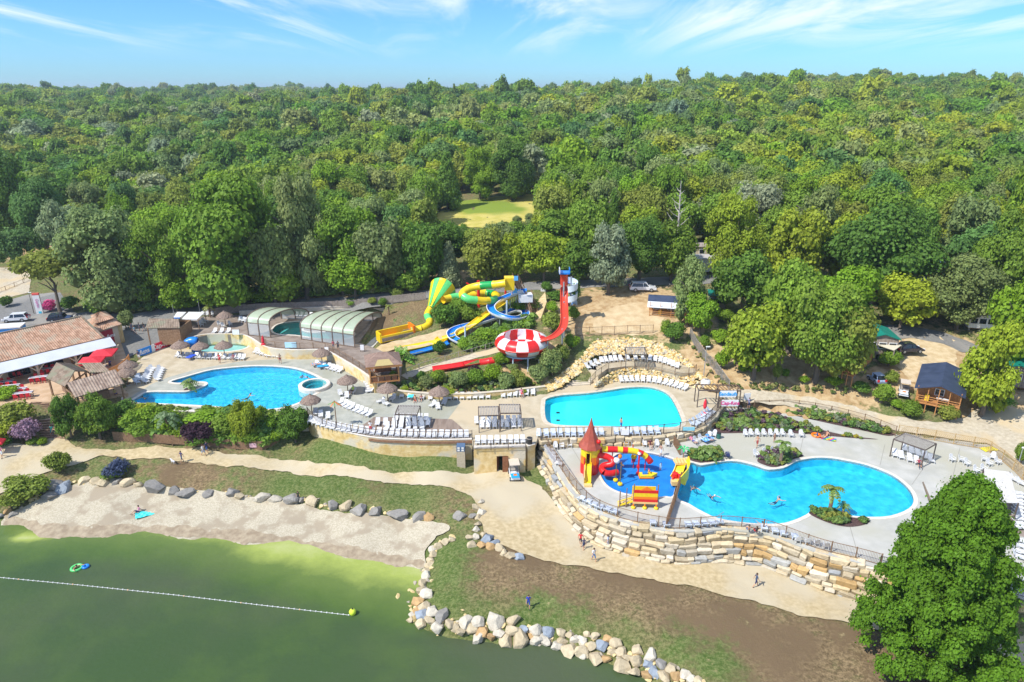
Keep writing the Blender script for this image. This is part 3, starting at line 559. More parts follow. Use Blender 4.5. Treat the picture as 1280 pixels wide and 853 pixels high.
B4 = [(946.5,577),(950,570),(957,564),(972,562),(990,563),(1002,568),(1003,571),(991,574.6),(984,580),(975,583.6),(966,584.5),(955,581.5)]
B5 = [(859,571),(868,563),(885,561),(897,564),(903,571),(900,575.5),(885,578.5),(872,578.5),(864,576)]
for b_ in (B1,B2,B3,B4,B5): bed(b_,ZS)
for x,y in ((697.5,516),(697.5,525.5)):
 q = P(x,y,ZM - 1.05); mb = MB(); mb.box(q.x,q.y,q.z,.45,.35,.04); mb.build('drain_grate',mat('black_grate',(0.01,0.01,0.012)),bpy.data.objects['swimming_pool.002'],world=True)
# ---- walls built as swept blocks
def wall(name,label,pts,ztop,zbot,th,m,cap=None,caph=.12,out=True,cat='wall',group=None):
 """pts: plan line; zbot 'terrain' or number; thickness to the left of travel"""
 t = thing(name,label,cat,(sum(p[0] for p in pts) / len(pts),sum(p[1] for p in pts) / len(pts),min(ztop if not isinstance(ztop,list) else min(ztop),99) - 1),0,group)
 n = len(pts); L = [];
 for i in range(n):
  a = Vector(pts[max(i - 1,0)]); b = Vector(pts[min(i + 1,n - 1)]); d = b - a; d.z = 0; d.normalize(); L.append(Vector((-d.y,d.x,0)))
 zt = ztop if isinstance(ztop,list) else [ztop] * n; zb = [Tz(p[0],p[1]) - .5 for p in pts] if zbot == 'terrain' else [zbot] * n
 def seg(mb,w0,w1,za,zb_):
  vs = []
  for i in range(n):
   o = Vector(pts[i]); a = o + L[i] * w0; b = o + L[i] * w1
   vs += [(a.x,a.y,zb_[i]),(a.x,a.y,za[i]),(b.x,b.y,za[i]),(b.x,b.y,zb_[i])]
  fs = []
  for i in range(n - 1):
   for k in range(4): k2 = (k + 1) % 4; fs.append((i * 4 + k,i * 4 + k2,i * 4 + 4 + k2,i * 4 + 4 + k))
  fs += [(3,2,1,0),tuple(4 * (n - 1) + k for k in range(4))]
  mb.add(vs,fs)
 mb = MB(); seg(mb,0,th,zt,zb); mb.build('masonry',m,t,world=True)
 if cap: mb = MB(); seg(mb,-.06,th + .06,[z + caph for z in zt],[z + .003 for z in zt]); mb.build('coping',cap,t,world=True)
 return t
def pxz(pts,z): return [P(a,b,z) for a,b in pts]
TW = resample(catmull(pxz([(384,520),(390,527),(400,533.5),(415,538),(430,541.4),(450,545.5),(470,548.8),(500,550.5),(540,551.5),(590,550.5)],ZM),4),1.5)
wall('terrace_wall','long curved yellow stone retaining wall below the sun terrace',TW,ZM + .12,'terrain',.5,M_wallr,M_rimw,.06)
fb = mat('rusty_fascia',(0.22,0.11,0.06),(0.30,0.17,0.10),scale=3,rough=.8)
t = thing('terrace_fascia','rust brown board running along the top of the curved terrace wall','board',TW[14])
mb = MB(); mb.sweep([p + Vector((0,-.08,-.2)) for p in TW[8:]],[(-.06,-.16),(.06,-.16),(.06,.16),(-.06,.16)],closed=True); mb.build('fascia_board',fb,t,world=True)
def bl(px,py,z): return P(px,py,z)
a,b = P(592,562,ZM),P(657,560,ZM); c_ = P(669,556.5,ZM)
wall_pts = [a,a.lerp(b,.45)]
zb_ = 1.7
u = (b - a).normalized(); d0 = a + u * (b - a).length * .44; d1 = a + u * (b - a).length * .665
t = thing('pump_house','yellow stone pump house built into the terrace with open brown double doors','building',(a.lerp(b,.5).x,a.lerp(b,.5).y,2))
n_ = Vector((-u.y,u.x,0))
mb = MB()
def slab(mb,p,q,z0,z1,th=.5):
 vs = [(p.x,p.y,z0),(q.x,q.y,z0),(q.x + n_.x * th,q.y + n_.y * th,z0),(p.x + n_.x * th,p.y + n_.y * th,z0)]
 mb.add(vs + [(v[0],v[1],z1) for v in vs],[(3,2,1,0),(4,5,6,7),(0,1,5,4),(1,2,6,5),(2,3,7,6),(3,0,4,7)])
slab(mb,a,d0,zb_,ZM + .1); slab(mb,d1,b,zb_,ZM + .1); slab(mb,d0,d1,4.55,ZM + .1); mb.build('front_wall',M_wallr,t,world=True)
mb = MB(); slab(mb,a - n_ * .08,b - n_ * .08,ZM + .103,ZM + .22,.66); mb.build('coping',M_rimw,t,world=True)
M_door = mat('brown_door',(0.20,0.075,0.03),(0.27,0.11,0.05),scale=4,rough=.6)
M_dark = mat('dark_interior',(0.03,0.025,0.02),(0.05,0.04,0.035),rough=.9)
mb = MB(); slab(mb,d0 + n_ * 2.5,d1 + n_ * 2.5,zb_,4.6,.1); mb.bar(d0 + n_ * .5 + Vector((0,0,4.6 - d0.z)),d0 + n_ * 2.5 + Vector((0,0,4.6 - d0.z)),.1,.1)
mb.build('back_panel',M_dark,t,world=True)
dd = (d1 - d0)
mb = MB(); p0 = d0 + dd * .5 - n_ * .1; mb.bar(Vector((p0.x,p0.y,3.3)),Vector((d1.x - n_.x * .1,d1.y - n_.y * .1,3.3)),.08,2.4); mb.build('door',M_door,t,world=True)
mb = MB(); q0 = d0 + n_ * .1; q1 = d0 + n_ * 1.25 + u * .35; mb.bar(Vector((q0.x,q0.y,3.3)),Vector((q1.x,q1.y,3.3)),.08,2.4); mb.build('door',M_door,t,world=True)
wall('side_wall','short stone wall between the pump house and the big boulder wall',[b + Vector((.3,.2,0)),c_],ZM + .1,1.7,.5,M_wallr,M_rimw,.06)
CW = resample(catmull(pxz([(232,427),(238,423.5),(250,420),(265,418.6),(300,418.6),(316,424),(330,433),(345,437),(372,438.5),(402,438),(414,441.5),(428,449.5),(445,459.5),(461,470.5),(471,480)],ZD - .1),4),1.2)
wall('curved_wall','curved yellow stone wall between the covered pools and the lower deck',CW,ZD + .12,ZM - .3,-.4,M_wallr,M_rimw,.05)
PW = resample(catmull(pxz([(462,482),(480,486),(497,489.5),(530,492.5),(560,493.5),(590,493),(627,490),(655,487),(682,484)],ZM + .7),4),1.2)
wall('planter_wall','low yellow stone wall holding the shrub bank below the slides',PW,ZM + .75,ZM - .3,.4,M_wallr,M_rim,.05)
STONE_COL = [(0.50,0.42,0.29),(0.60,0.52,0.38),(0.55,0.37,0.17),(0.66,0.59,0.47),(0.40,0.40,0.38),(0.56,0.46,0.29),(0.48,0.43,0.34),(0.62,0.51,0.34),(0.36,0.38,0.40)]
M_stone = mat('wall_stone',(0.80,0.80,0.80),(1.0,1.0,1.0),scale=3,rough=.9,bump=.6,bscale=5,spec=.1,objtint=True,coords='pos')
def stone_mesh(seed):
 r = random.Random(seed); bm = bmesh.new(); bmesh.ops.create_cube(bm,size=1)
 for v in bm.verts: v.co.x += r.uniform(-.13,.13); v.co.y += r.uniform(-.12,.12); v.co.z += r.uniform(-.15,.1)
 bmesh.ops.bevel(bm,geom=bm.edges[:],offset=.09,segments=1,affect='EDGES')
 me = bpy.data.meshes.new('stone'); bm.to_mesh(me); bm.free(); me.materials.append(M_stone); return me
STONES = [stone_mesh(i) for i in range(10)]
def boulder_mesh(seed,sub=2,m=None,flat=.55):
 r = random.Random(seed); bm = bmesh.new(); bmesh.ops.create_icosphere(bm,subdivisions=sub,radius=.5); off = Vector((r.uniform(0,50),r.uniform(0,50),r.uniform(0,50)))
 planes = [(Vector((r.gauss(0,1),r.gauss(0,1),r.gauss(0,.8))).normalized(),r.uniform(.22,.36)) for _ in range(13)]
 for v in bm.verts:
  v.co *= 1 + .35 * mnoise.noise(v.co * 1.6 + off)
  for n,d in planes:
   q = v.co.dot(n)
   if q > d: v.co -= n * (q - d)
  v.co.z *= flat * 1.5
 me = bpy.data.meshes.new('boulder'); bm.to_mesh(me); bm.free(); me.materials.append(m or M_stone); return me
BOULD = [boulder_mesh(100 + i,3) for i in range(8)]
BOULD_LO = [boulder_mesh(200 + i,2) for i in range(8)]
def stone_wall(label,pts,ztop,zbot_f,rows_h,batter,lmin,lmax,name='boulder_wall',maxn=300,thick=.9,colw=None):
 pts = resample(pts,.3); t = thing(name,label,'wall',(pts[len(pts) // 2].x,pts[len(pts) // 2].y,ztop - 1))
 Ls = [0]
 for a,b in zip(pts,pts[1:]): Ls.append(Ls[-1] + (b - a).length)
 def at(s):
  s = min(max(s,0),Ls[-1]); j = min(int(np.searchsorted(Ls,s,'right')) - 1,len(pts) - 2); q = (s - Ls[j]) / max(Ls[j + 1] - Ls[j],1e-6)
  d = (pts[j + 1] - pts[j]).normalized(); return pts[j].lerp(pts[j + 1],q),d
 inv = Matrix.Translation(-Vector(t.location)); cnt = 0; extra = MB()
 mb = MB(); vs = []
 for p in pts[::3] + [pts[-1]]:
  i = pts.index(p); d = (pts[min(i + 1,len(pts) - 1)] - pts[max(i - 1,0)]).normalized(); n = Vector((-d.y,d.x,0)); zb = zbot_f(p) - .6; hb = (ztop - zb)
  vs += [(p - n * (batter * hb - .2)) * 1,p + n * .1,p + n * 1.2,p + n * 1.2]; vs[-4] = Vector((vs[-4].x,vs[-4].y,zb)); vs[-3] = Vector((vs[-3].x,vs[-3].y,ztop - .12)); vs[-2] = Vector((vs[-2].x,vs[-2].y,ztop - .12)); vs[-1] = Vector((vs[-1].x,vs[-1].y,zb))
 m_ = len(vs) // 4; fs = []
 for i in range(m_ - 1):
  for k in range(3): fs.append((i * 4 + k,i * 4 + k + 1,i * 4 + 5 + k,i * 4 + 4 + k))
 mb.add(vs,fs); mb.build('core',mat('wall_core',(0.12,0.095,0.06),(0.2,0.16,0.1),rough=1),t,world=True)
 row = 0; z = ztop
 while True:
  h = rows_h * random.uniform(.75,1.3); s = random.uniform(-.8,0); any_ = False
  while s < Ls[-1]:
   L = random.uniform(lmin,lmax); p,d = at(s + L / 2); n = Vector((-d.y,d.x,0)); zc = z - h / 2; zb = zbot_f(p)
   if z > zb + .05:
    any_ = True; hh = h * random.choice((.85,.95,1.0,1.1,1.3)); c = p - n * (batter * (ztop - z) - thick * .32) ; rz = math.atan2(d.y,d.x) + random.uniform(-.07,.07)
    col = random.choices(STONE_COL,colw)[0] if colw else random.choice(STONE_COL); k = random.uniform(.85,1.12)
    if cnt < maxn:
     o = link_mesh('stone',random.choice(STONES),t,(c.x - t.location.x,c.y - t.location.y,zc - t.location.z + random.uniform(-.05,.05)),(random.uniform(-.1,.1) + .1 + batter * .35,random.uniform(-.09,.09),rz),(L * random.uniform(.88,.97),thick * random.uniform(.85,1.3),hh * random.uniform(.85,1.0)))
     o.color = (col[0] * k,col[1] * k,col[2] * k,1); cnt += 1
    else:
     extra.box(c.x,c.y,zc,L * .95,thick,hh * .95,rz,taper=.93)
   s += L
  z -= h; row += 1
  if not any_ or row > 9: break
 if extra.v: e = extra.build('stonework',mat('rest_stone',(0.42,0.34,0.22),(0.58,0.5,0.38),scale=.8,rough=.9,bump=.5),t,world=True); e['kind'] = 'stuff'
 return t,cnt
SW = resample(catmull(pxz([(677,558),(682,567),(690,579),(700,594),(710,609),(727,628),(750,643),(790,656),(835,664.3),(860,665),(905,662),(930,664),(960,668),(1020,690),(1075,704),(1100,711)],ZS),4),.6)
r_ = stone_wall('tall retaining wall of big pale boulders round the splash deck',SW,ZS,lambda p: Tz(p.x,p.y - 1.0),.56,.40,.55,1.9,colw=[4,4,3,4,1,4,2.5,4,1.2])
print('wall stones',r_[1])
SW2 = pxz([(1100,711),(1150,722),(1240,735),(1280,750),(1330,756)],ZS)
wall('promenade_wall','yellow rendered wall with white coping behind the big tree',SW2,ZS,1.0,.5,M_wallr,M_rimw,.1)
mb = MB(); a,b = P(1270,745,ZS - .5),P(1283,748,ZS - .5); t = thing('wooden_door','orange brown wooden door in the yellow wall at the right edge','door',(a.x,a.y,1.5))
mb.bar(Vector((a.x,a.y - .12,2.6)),Vector((b.x,b.y - .12,2.6)),.1,2.3); mb.build('door_leaf',mat('orange_wood',(0.42,0.17,0.04),(0.5,0.22,0.06),scale=4),t,world=True)
IN = resample(catmull(pxz([(676,550),(700,548.5),(760,548),(820,545.5),(858,541),(880,534),(893,521),(903,509)],ZM),4),.6)
stone_wall('low wall of squared yellow stones between the main deck and the splash deck',IN,ZM - .02,lambda p: ZS,.6,.05,.9,2.0,'step_wall',colw=[3,2,5,2,.3,5,1,4,.2],thick=.6)
# ---- amphitheatre rock slopes (stones only a few pixels across: real geometry, joined)
def rockpile(name,label,fn,n,rmin,rmax,seed,tint=None):
 r = random.Random(seed); mb = MB(); me0 = []
 for m_ in BOULD_LO: me0.append(([tuple(v.co) for v in m_.vertices],[tuple(p.vertices) for p in m_.polygons]))
 for _ in range(n):
  p = fn(r)
  if p is None: continue
  s = r.uniform(rmin,rmax); M = Matrix.Translation(p) @ Matrix.Rotation(r.uniform(0,6.28),4,'Z') @ Matrix.Rotation(r.uniform(-.4,.4),4,'X') @ Matrix.Diagonal((s * r.uniform(1,1.8),s,s * r.uniform(.7,1),1))
  vs,fs = r.choice(me0); mb.add([M @ Vector(v) for v in vs],fs,r.choices([0,1,2,3],[4,4,2,1.3])[0])
 mats = [mat('rock_ochre',(0.52,0.34,0.11),(0.64,0.46,0.19),scale=2,rough=.9,bump=.5),mat('rock_cream',(0.60,0.45,0.2),(0.70,0.57,0.32),scale=2,rough=.9,bump=.5),mat('rock_white',(0.6,0.5,0.32),(0.7,0.62,0.45),scale=2,rough=.9,bump=.5),mat('rock_grey',(0.33,0.29,0.22),(0.45,0.4,0.32),scale=2,rough=.9,bump=.5)]
 t = thing(name,label,'rocks',mb.v[0]); o = mb.build('rocks',mats,t,world=True); o['kind'] = 'stuff'; return t
def inpoly_px(poly,r):
 xs_ = [p[0] for p in poly]; ys_ = [p[1] for p in poly]
 for _ in range(60):
  x,y = r.uniform(min(xs_),max(xs_)),r.uniform(min(ys_),max(ys_))
  if inside(poly,[x],[y])[0]: return x,y
 return None
R_UP = [(741,445),(744,434),(750,427),(772,423),(800,423.5),(822,428),(842,437),(856,448),(869,459),(864,461),(848,452),(815,444),(780,443),(752,443)]
def f_up(r):
 q = inpoly_px(R_UP,r)
 if not q: return None
 p = G(q[0],q[1]); return p
rockpile('rock_slope','curved bank of golden boulders behind the upper sun terrace',f_up,900,.35,.85,5)
R_LO = [(742,484),(752,473),(765,465),(787,459.5),(819,461),(847,468),(868,467),(876,472),(880,482),(872,487),(856,480),(830,476),(795,474),(775,475),(758,482)]
def f_lo(r):
 q = inpoly_px(R_LO,r)
 if not q: return None
 yt = np.interp(q[0],[742,752,765,787,819,847,868,880],[480,472,464,458,459,466,466,474]); yb = np.interp(q[0],[742,775,830,856,880],[484,475,476,481,488])
 return P(q[0],q[1],float(np.interp(q[1],[yt,yb + .5],[ZU - .1,ZM])))
rockpile('rock_slope','band of pale golden boulders between the fence and the pool side loungers',f_lo,620,.3,.65,6)
R_LF = [(676,487),(684,478),(700,468),(715,458),(727,446),(738,432),(748,424),(752,430),(742,444),(732,457),(722,468),(706,480),(690,488)]
def f_lf(r):
 q = inpoly_px(R_LF,r)
 if not q: return None
 return G(q[0],q[1])
rockpile('rock_slope','diagonal boulder bank left of the pale stone steps',f_lf,420,.35,.8,7)
R_RT = [(866,462),(880,470),(893,480),(896,486),(885,486),(876,474)]
def f_rt(r):
 q = inpoly_px(R_RT,r); return G(q[0],q[1]) if q else None
rockpile('rock_slope','yellow rocks beside the lamp post right of the sun terrace',f_rt,90,.45,1.0,8)
t = thing('stone_steps','pale stone steps fanning up from the pool to the sun terrace','steps',P(725,468,ZM))
for k in range(8):
 q = k / 7; z = ZM + (ZU - ZM) * (k + 1) / 8
 a = P(708 + 25 * q,482 - 21 * q,z); b = P(738 + 8 * q,480 - 17 * q,z); a2 = P(712 + 25 * q,479 - 21 * q,z); b2 = P(741 + 8 * q,477 - 17 * q,z)
 mb = MB(); e = Vector((0,1.4,0)); mb.prism([a,b,b + e,a + e],ZM - .2,z); mb.build('step',M_rim,t,world=True)
M_sleep = mat('step_timber',(0.20,0.12,0.08),(0.3,0.19,0.13),scale=5,rough=.9)
M_tread = mat('step_tread',(0.52,0.36,0.23),(0.60,0.44,0.3),scale=2,rough=.9)
def stairs(label,A0,A1,B0,B1,n,z0,z1):
 t = thing('garden_steps',label,'steps',A0)
 for k in range(n):
  q = k / n; z = z0 + (z1 - z0) * (k + 1) / n; a = A0.lerp(B0,q); b = A1.lerp(B1,q); e = (B0 - A0) / n * 1.6; e.z = 0
  mb = MB(); mb.prism([a,b,b + e,a + e],z - .9,z - .02); mb.build('step',M_tread,t,world=True)
  mb = MB(); mb.bar(Vector((a.x,a.y,z - .06)),Vector((b.x,b.y,z - .06)),.16,.16); mb.build('riser_board',M_sleep,t,world=True)
stairs('broad timber edged steps between the shrubs leading up to the restaurant terrace',P(52,548,3.1),P(81,549,3.1),P(42,525,4.6),P(62,523,4.6),8,3.1,4.6)
stairs('upper flight of timber edged steps by the outdoor tables',P(41,521,4.7),P(62,518,4.7),P(40,503,6.0),P(63,501,6.0),7,4.7,6.03)
LW = resample(catmull(pxz([(152,498),(160,512.5),(200,514),(240,515.3),(290,518.3),(345,520.5),(384,521)],ZM),4),1.5)
wall('pool_wall','pale retaining wall along the front of the large blue pool above the hedge',LW,ZM + .05,'terrain',.4,M_rim,M_rimw,.06)
BW = resample(catmull(pxz([(484,390),(430,388),(388,389),(340,391.5),(300,393.5)],ZD),3),2)
wall('road_wall','low cream wall behind the glazed pool covers beside the road',BW,ZD + .75,ZD - 1,.3,M_rim,M_rimw,.05)
# ================================================================ FURNITURE, FENCES, SIGNS
def ordw(i):
 w = ['first','second','third','fourth','fifth','sixth','seventh','eighth','ninth','tenth','eleventh','twelfth']
 if i < 12: return w[i]
 k = i + 1; return str(k) + ('st' if k % 10 == 1 and k != 11 else 'nd' if k % 10 == 2 else 'rd' if k % 10 == 3 else 'th')
M_plast = mat('white_plastic',(0.60,0.61,0.62),(0.68,0.69,0.70),scale=3,rough=.4)
M_blueseat = mat('blue_mesh_fabric',(0.55,0.62,0.72),(0.62,0.7,0.8),rough=.6)
M_postd = mat('dark_brown_metal',(0.085,0.06,0.05),(0.13,0.10,0.085),rough=.6)
M_wood = mat('brown_timber',(0.20,0.115,0.06),(0.31,0.19,0.11),scale=5,rough=.8)
M_woodr = mat('orange_timber',(0.40,0.17,0.05),(0.52,0.25,0.09),scale=5,rough=.7)
M_pale = mat('pale_timber',(0.55,0.46,0.33),(0.66,0.57,0.43),scale=5,rough=.8)
M_grey = mat('grey_timber',(0.25,0.23,0.21),(0.35,0.32,0.29),scale=4,rough=.85)
M_thatch = mat('thatch',(0.17,0.12,0.10),(0.34,0.26,0.21),scale=7,rough=1,bump=1,bscale=10,spec=.05)
M_red = mat('red_plastic',(0.62,0.012,0.012),(0.7,0.02,0.02),rough=.35)
M_redf = mat('red_fabric',(0.60,0.015,0.03),(0.7,0.03,0.05),rough=.8)
M_yel = mat('yellow_plastic',(0.80,0.55,0.01),(0.85,0.62,0.02),rough=.35)
M_grn = mat('green_plastic',(0.10,0.60,0.16),(0.14,0.66,0.2),rough=.35)
M_blu = mat('blue_plastic',(0.01,0.17,0.62),(0.015,0.24,0.72),rough=.3)
M_wht = mat('white_gelcoat',(0.72,0.74,0.76),(0.8,0.81,0.83),rough=.35)
M_blk = mat('black_rubber',(0.015,0.015,0.016),(0.03,0.03,0.03),rough=.7)
M_glass = mat('dark_glass',(0.01,0.014,0.022),(0.02,0.025,0.035),rough=.08,spec=.8)
M_steel = mat('galvanised_steel',(0.42,0.45,0.48),(0.52,0.55,0.58),rough=.4,metal=.6)
M_alu = mat('white_metal',(0.7,0.7,0.7),(0.78,0.78,0.78),rough=.4)
def lounger_mesh():
 mb = MB()
 for s in (-1,1): mb.box(s * .3,0.05,.33,.07,1.35,.07)
 mb.box(0,.02,.345,.58,1.2,.035)
 mb.box(0,.86,.55,.62,.62,.05,rx=R(42));
 for x in (-.28,.28):
  for y in (-.5,.45): mb.box(x,y,.16,.07,.07,.32)
 mb.box(-.33,.3,.5,.05,.45,.04); mb.box(.33,.3,.5,.05,.45,.04)
 mb.v = [(x * .92,y * .74,z) for x,y,z in mb.v]; return mb.mesh('lounger',[M_plast])
def chair_mesh():
 mb = MB(); mb.box(0,0,.42,.52,.5,.05)
 for x in (-.23,.23):
  for y in (-.2,.22): mb.box(x,y,.2,.05,.05,.42)
  mb.box(x * 1.15,0,.64,.06,.5,.04); mb.box(x * 1.15,-.2,.53,.05,.05,.24)
 pts = [(-.24,.45),(-.25,.8),(-.18,.95),(0,1.0),(.18,.95),(.25,.8),(.24,.45)]
 vs = [(x,.22 + (z - .45) * .25,z) for x,z in pts] + [(x,.26 + (z - .45) * .25,z) for x,z in pts]; n = len(pts)
 mb.add(vs,[tuple(range(n)),tuple(reversed(range(n,2 * n)))] + [(i,n + i,n + (i + 1) % n,(i + 1) % n) for i in range(n)])
 return mb.mesh('chair',[M_plast])
LM,CM = lounger_mesh(),chair_mesh()
LMB = LM.copy(); LMB.materials[0] = M_blueseat
BUSY = []
def row(px,z,n,kind,rz,desc,group,side='from left',jit=.05,skip=()):
 pts = resample(catmull([P(a,b,z) for a,b in px],6) if len(px) > 2 else [P(a,b,z) for a,b in px],.1)
 out = []; Lr = sum((b - a).length for a,b in zip(pts,pts[1:])); n = min(n,int(Lr / .80) + 1) if n > 1 else 1
 for i in range(n):
  if i in skip: continue
  q = i / max(n - 1,1) * (len(pts) - 1); p = pts[int(round(q))]; a = rz
  if rz == 'perp' or (isinstance(rz,tuple)):
   k = int(round(q)); d = pts[min(k + 3,len(pts) - 1)] - pts[max(k - 3,0)]; a = math.atan2(d.y,d.x) + (rz[1] if isinstance(rz,tuple) else 0)
  me_ = {'l': LM,'c': CM,'b': LMB}[kind]
  o = link_mesh('sun_lounger' if kind in 'lb' else 'plastic_chair',me_,None,(p.x + random.uniform(-jit,jit),p.y + random.uniform(-jit,jit),z),(0,0,a + random.uniform(-.06,.06)))
  lab = ('white lounger' if kind in 'lb' else 'white chair') + ' ' + desc + ', ' + ordw(i) + ' ' + side
  tag(o,lab,'sun lounger' if kind in 'lb' else 'chair',group); out.append(o); BUSY.append(p)
 return out
row([(221,447),(260,449),(304,450)],ZM,22,'l',0,'behind the blue pool near three thatched parasols','loungers behind the left pool')
row([(319,442),(335,446),(349,447.5)],ZM,10,'l',-.1,'against the pale step by the toddler pool','loungers by the toddler pool')
row([(415,448),(427,453),(437,459),(447,466),(455,474),(460,484),(461,491)],ZM,27,'l','perp','curving round under the yellow wall','loungers along the curved wall')
row([(394,458),(410,462),(424,466)],ZM,9,'l',-.2,'beneath the parasol behind the hot tub','loungers behind the hot tub')
row([(424,506),(442,514),(460,521)],ZM,15,'l',-.45,'in the diagonal line left of the plank terrace','loungers left of the plank terrace')
row([(394,519),(402,522),(410,524)],ZM,6,'l',.2,'below the thatched parasol near the pool end','loungers below the pool end parasol')
row([(388,528.5),(410,535.5),(440,541),(480,545),(530,547.5),(583,547.5)],ZM,40,'l',.02,'along the railing of the curved terrace','loungers along the terrace railing')
row([(495,526.5),(533,526.5)],ZM,7,'l',.05,'in the back row under the small pergola','loungers under the plank terrace pergola')
row([(472,532),(482,532)],ZM,3,'l',.05,'in a short row left of the small pergola','loungers left of the small pergola')
row([(493,532.5),(535,532.5)],ZM,8,'l',.05,'in the middle row under the small pergola','loungers under the plank terrace pergola')
row([(484,537),(528,537)],ZM,8,'l',.05,'in the front row under the small pergola','loungers under the plank terrace pergola')
row([(596,530),(650,528.5)],ZM,10,'l',.03,'in the back row under the double pergola','loungers under the double pergola')
row([(602,535.5),(650,534.5)],ZM,9,'l',.03,'in the front row under the double pergola','loungers under the double pergola')
row([(597,555),(654,554)],ZM,10,'l',.02,'on the pump house roof behind its railing','loungers above the pump house')
row([(528,499),(538,500)],ZM,3,'l',0,'against the planter wall right of the sitting couple','loungers along the planter wall')
row([(562,499.5),(610,498.5)],ZM,10,'l',0,'against the planter wall right of the middle parasol','loungers along the planter wall')
row([(629,497),(666,494)],ZM,7,'l',-.05,'against the planter wall nearest the turquoise pool','loungers along the planter wall')
row([(502,497),(512,499)],ZM,3,'l',0,'against the planter wall beside two sitting people','loungers along the planter wall')
row([(735,461.5),(741,459),(747,456.5)],ZU,5,'l',.5,'at the left end of the upper rock terrace','loungers on the upper terrace')
row([(752,454),(764,452.5),(776,451.5)],ZU,6,'l',.12,'left of the pergola on the upper rock terrace','loungers on the upper terrace')
row([(785,450.5),(804,450.5)],ZU,6,'l',0,'in the shade of the upper terrace pergola','loungers on the upper terrace')
row([(812,451.5),(828,454),(846,461)],ZU,10,'l',-.3,'right of the pergola on the upper rock terrace','loungers on the upper terrace')
row([(777,478),(800,477.5),(825,480),(855,488)],ZM,16,'l',(0,0),'between the rocks and the turquoise pool','loungers above the turquoise pool')
row([(688,565),(692,572),(699,582)],ZS,6,'l',1.1,'inside the brown fence beside the castle','loungers behind the castle')
row([(694,562),(702,561)],ZS,2,'c',0,'below the squared stones left of the castle','chairs under the step wall')
row([(712,559.5),(719,559)],ZS,2,'c',0,'below the squared stones just left of the castle','chairs under the step wall')
row([(782,557.5),(791,557.5)],ZS,2,'c',.1,'under the step wall right of the castle','chairs under the step wall')
row([(805,558.5),(821,559)],ZS,2,'c',-.1,'under the step wall behind the splash pad','chairs under the step wall')
row([(834,558.5),(834.4,558.5)],ZS,1,'c',0,'standing alone under the step wall','chairs under the step wall')
row([(674,546),(700,545.5),(752,544.5)],ZM,18,'b',0,'behind the railing in front of the turquoise pool','loungers behind the railing')
row([(770,544),(822,542.5)],ZM,11,'b',0,'behind the railing right of the white notice','loungers behind the railing')
row([(868,533),(878,526.5),(890,517)],ZM,7,'b',.9,'in the curve of the railing near the red parasol','loungers in the railing curve')
row([(931,546),(978,546)],ZS,8,'c',0,'in front of the planting bed','chairs before the planting bed')
row([(988,547),(1001,547)],ZS,3,'c',0,'right of the eight chairs by the bed','chairs before the planting bed')
row([(945,572),(956,570)],ZS,3,'c',.4,'left of the palm on the lagoon edge','chairs round the lagoon palm')
row([(966,568),(983,563)],ZS,4,'c',.5,'behind the palm on the lagoon edge','chairs round the lagoon palm')
row([(869,555),(876,552)],ZS,2,'c',.5,'by the stone step near the small sunshade','chairs near the beach towels')
row([(886,549),(892,547)],ZS,2,'c',-.5,'beside the blue towels and the small sunshade','chairs near the beach towels')
row([(1118,571),(1146,580)],ZS,5,'l',-.35,'in the front row under the right hand pergola','loungers under the right pergola')
row([(1130,564),(1152,572),(1164,578)],ZS,6,'l',-.35,'in the back row under the right hand pergola','loungers under the right pergola')
for (x,y,w) in ((1190,578,'nearest the right hand pergola'),(1201,578,'middle of the trio by the pergola'),(1208,583,'right of the trio by the pergola')):
 row([(x,y),(x+.1,y)],ZS,1,'c',random.uniform(-1,1),w,'scattered chairs on the right deck')
for (x,y,w) in ((1229,577,'in the far group below the netting'),(1240,575,'in the middle of the far group'),(1247,581,'at the right of the far group'),(1236,583,'in front of the far group')):
 row([(x,y),(x+.1,y)],ZS,1,'c',random.uniform(-1,1),w,'scattered chairs on the right deck')
row([(1220,592),(1229,590)],ZS,2,'c',.4,'beside the corner of the white canopy','scattered chairs on the right deck')
row([(1269,603),(1279,608)],ZS,2,'l',.4,'at the right edge beside the netting','loungers at the right edge')
row([(1204,607),(1206,632)],ZS,12,'l',1.5,'in the column left of the white canopy','loungers left of the white canopy','from back')
row([(1274,620),(1274,662)],ZS,14,'l',1.5,'in the column right of the white canopy','loungers right of the white canopy','from back')
row([(1190,655),(1215,664)],ZS,9,'l',-.4,'glimpsed through the crown of the big tree','loungers behind the big tree')
row([(1155,648),(1180,656)],ZS,8,'l',-.4,'behind the leaves left of the big crown','loungers behind the big tree')
row([(1230,672),(1250,684)],ZS,8,'l',-.4,'behind the right side of the big crown','loungers behind the big tree')
row([(1272,678),(1276,700)],ZS,7,'l',1.0,'with navy stripes at the right edge','striped loungers at the right edge')
row([(997,679),(1006.5,680),(1014.5,681.5),(1023,683.5),(1032,686)],ZS,5,'c',PI - .15,'turned to the lagoon inside the railing','big chairs by the railing')
row([(860,658),(899,655)],ZS,9,'b',3.1,'at the railing below the lagoon','loungers at the lagoon railing')
row([(955,663),(974,668),(992,673)],ZS,8,'b',2.9,'at the railing right of two sunbathers','loungers at the lagoon railing')
row([(728,626),(745,634),(768,642)],ZS,7,'b',2.6,'behind the railing below the castle','loungers at the play area railing')
row([(816,656),(832,658)],ZS,4,'b',3.1,'behind the railing under the striped hut','loungers at the play area railing')
row([(268,417),(285,417)],ZD,4,'l',0,'on the brown terrace above the toddler pool','loungers on the brown terrace')
row([(300,402),(313,404)],ZD,5,'l',.2,'left of the first glazed pool cover','loungers by the glazed cover')
row([(251,408),(257,403)],ZD,4,'l',1.0,'in the group on the brown terrace','loungers on the brown terrace')
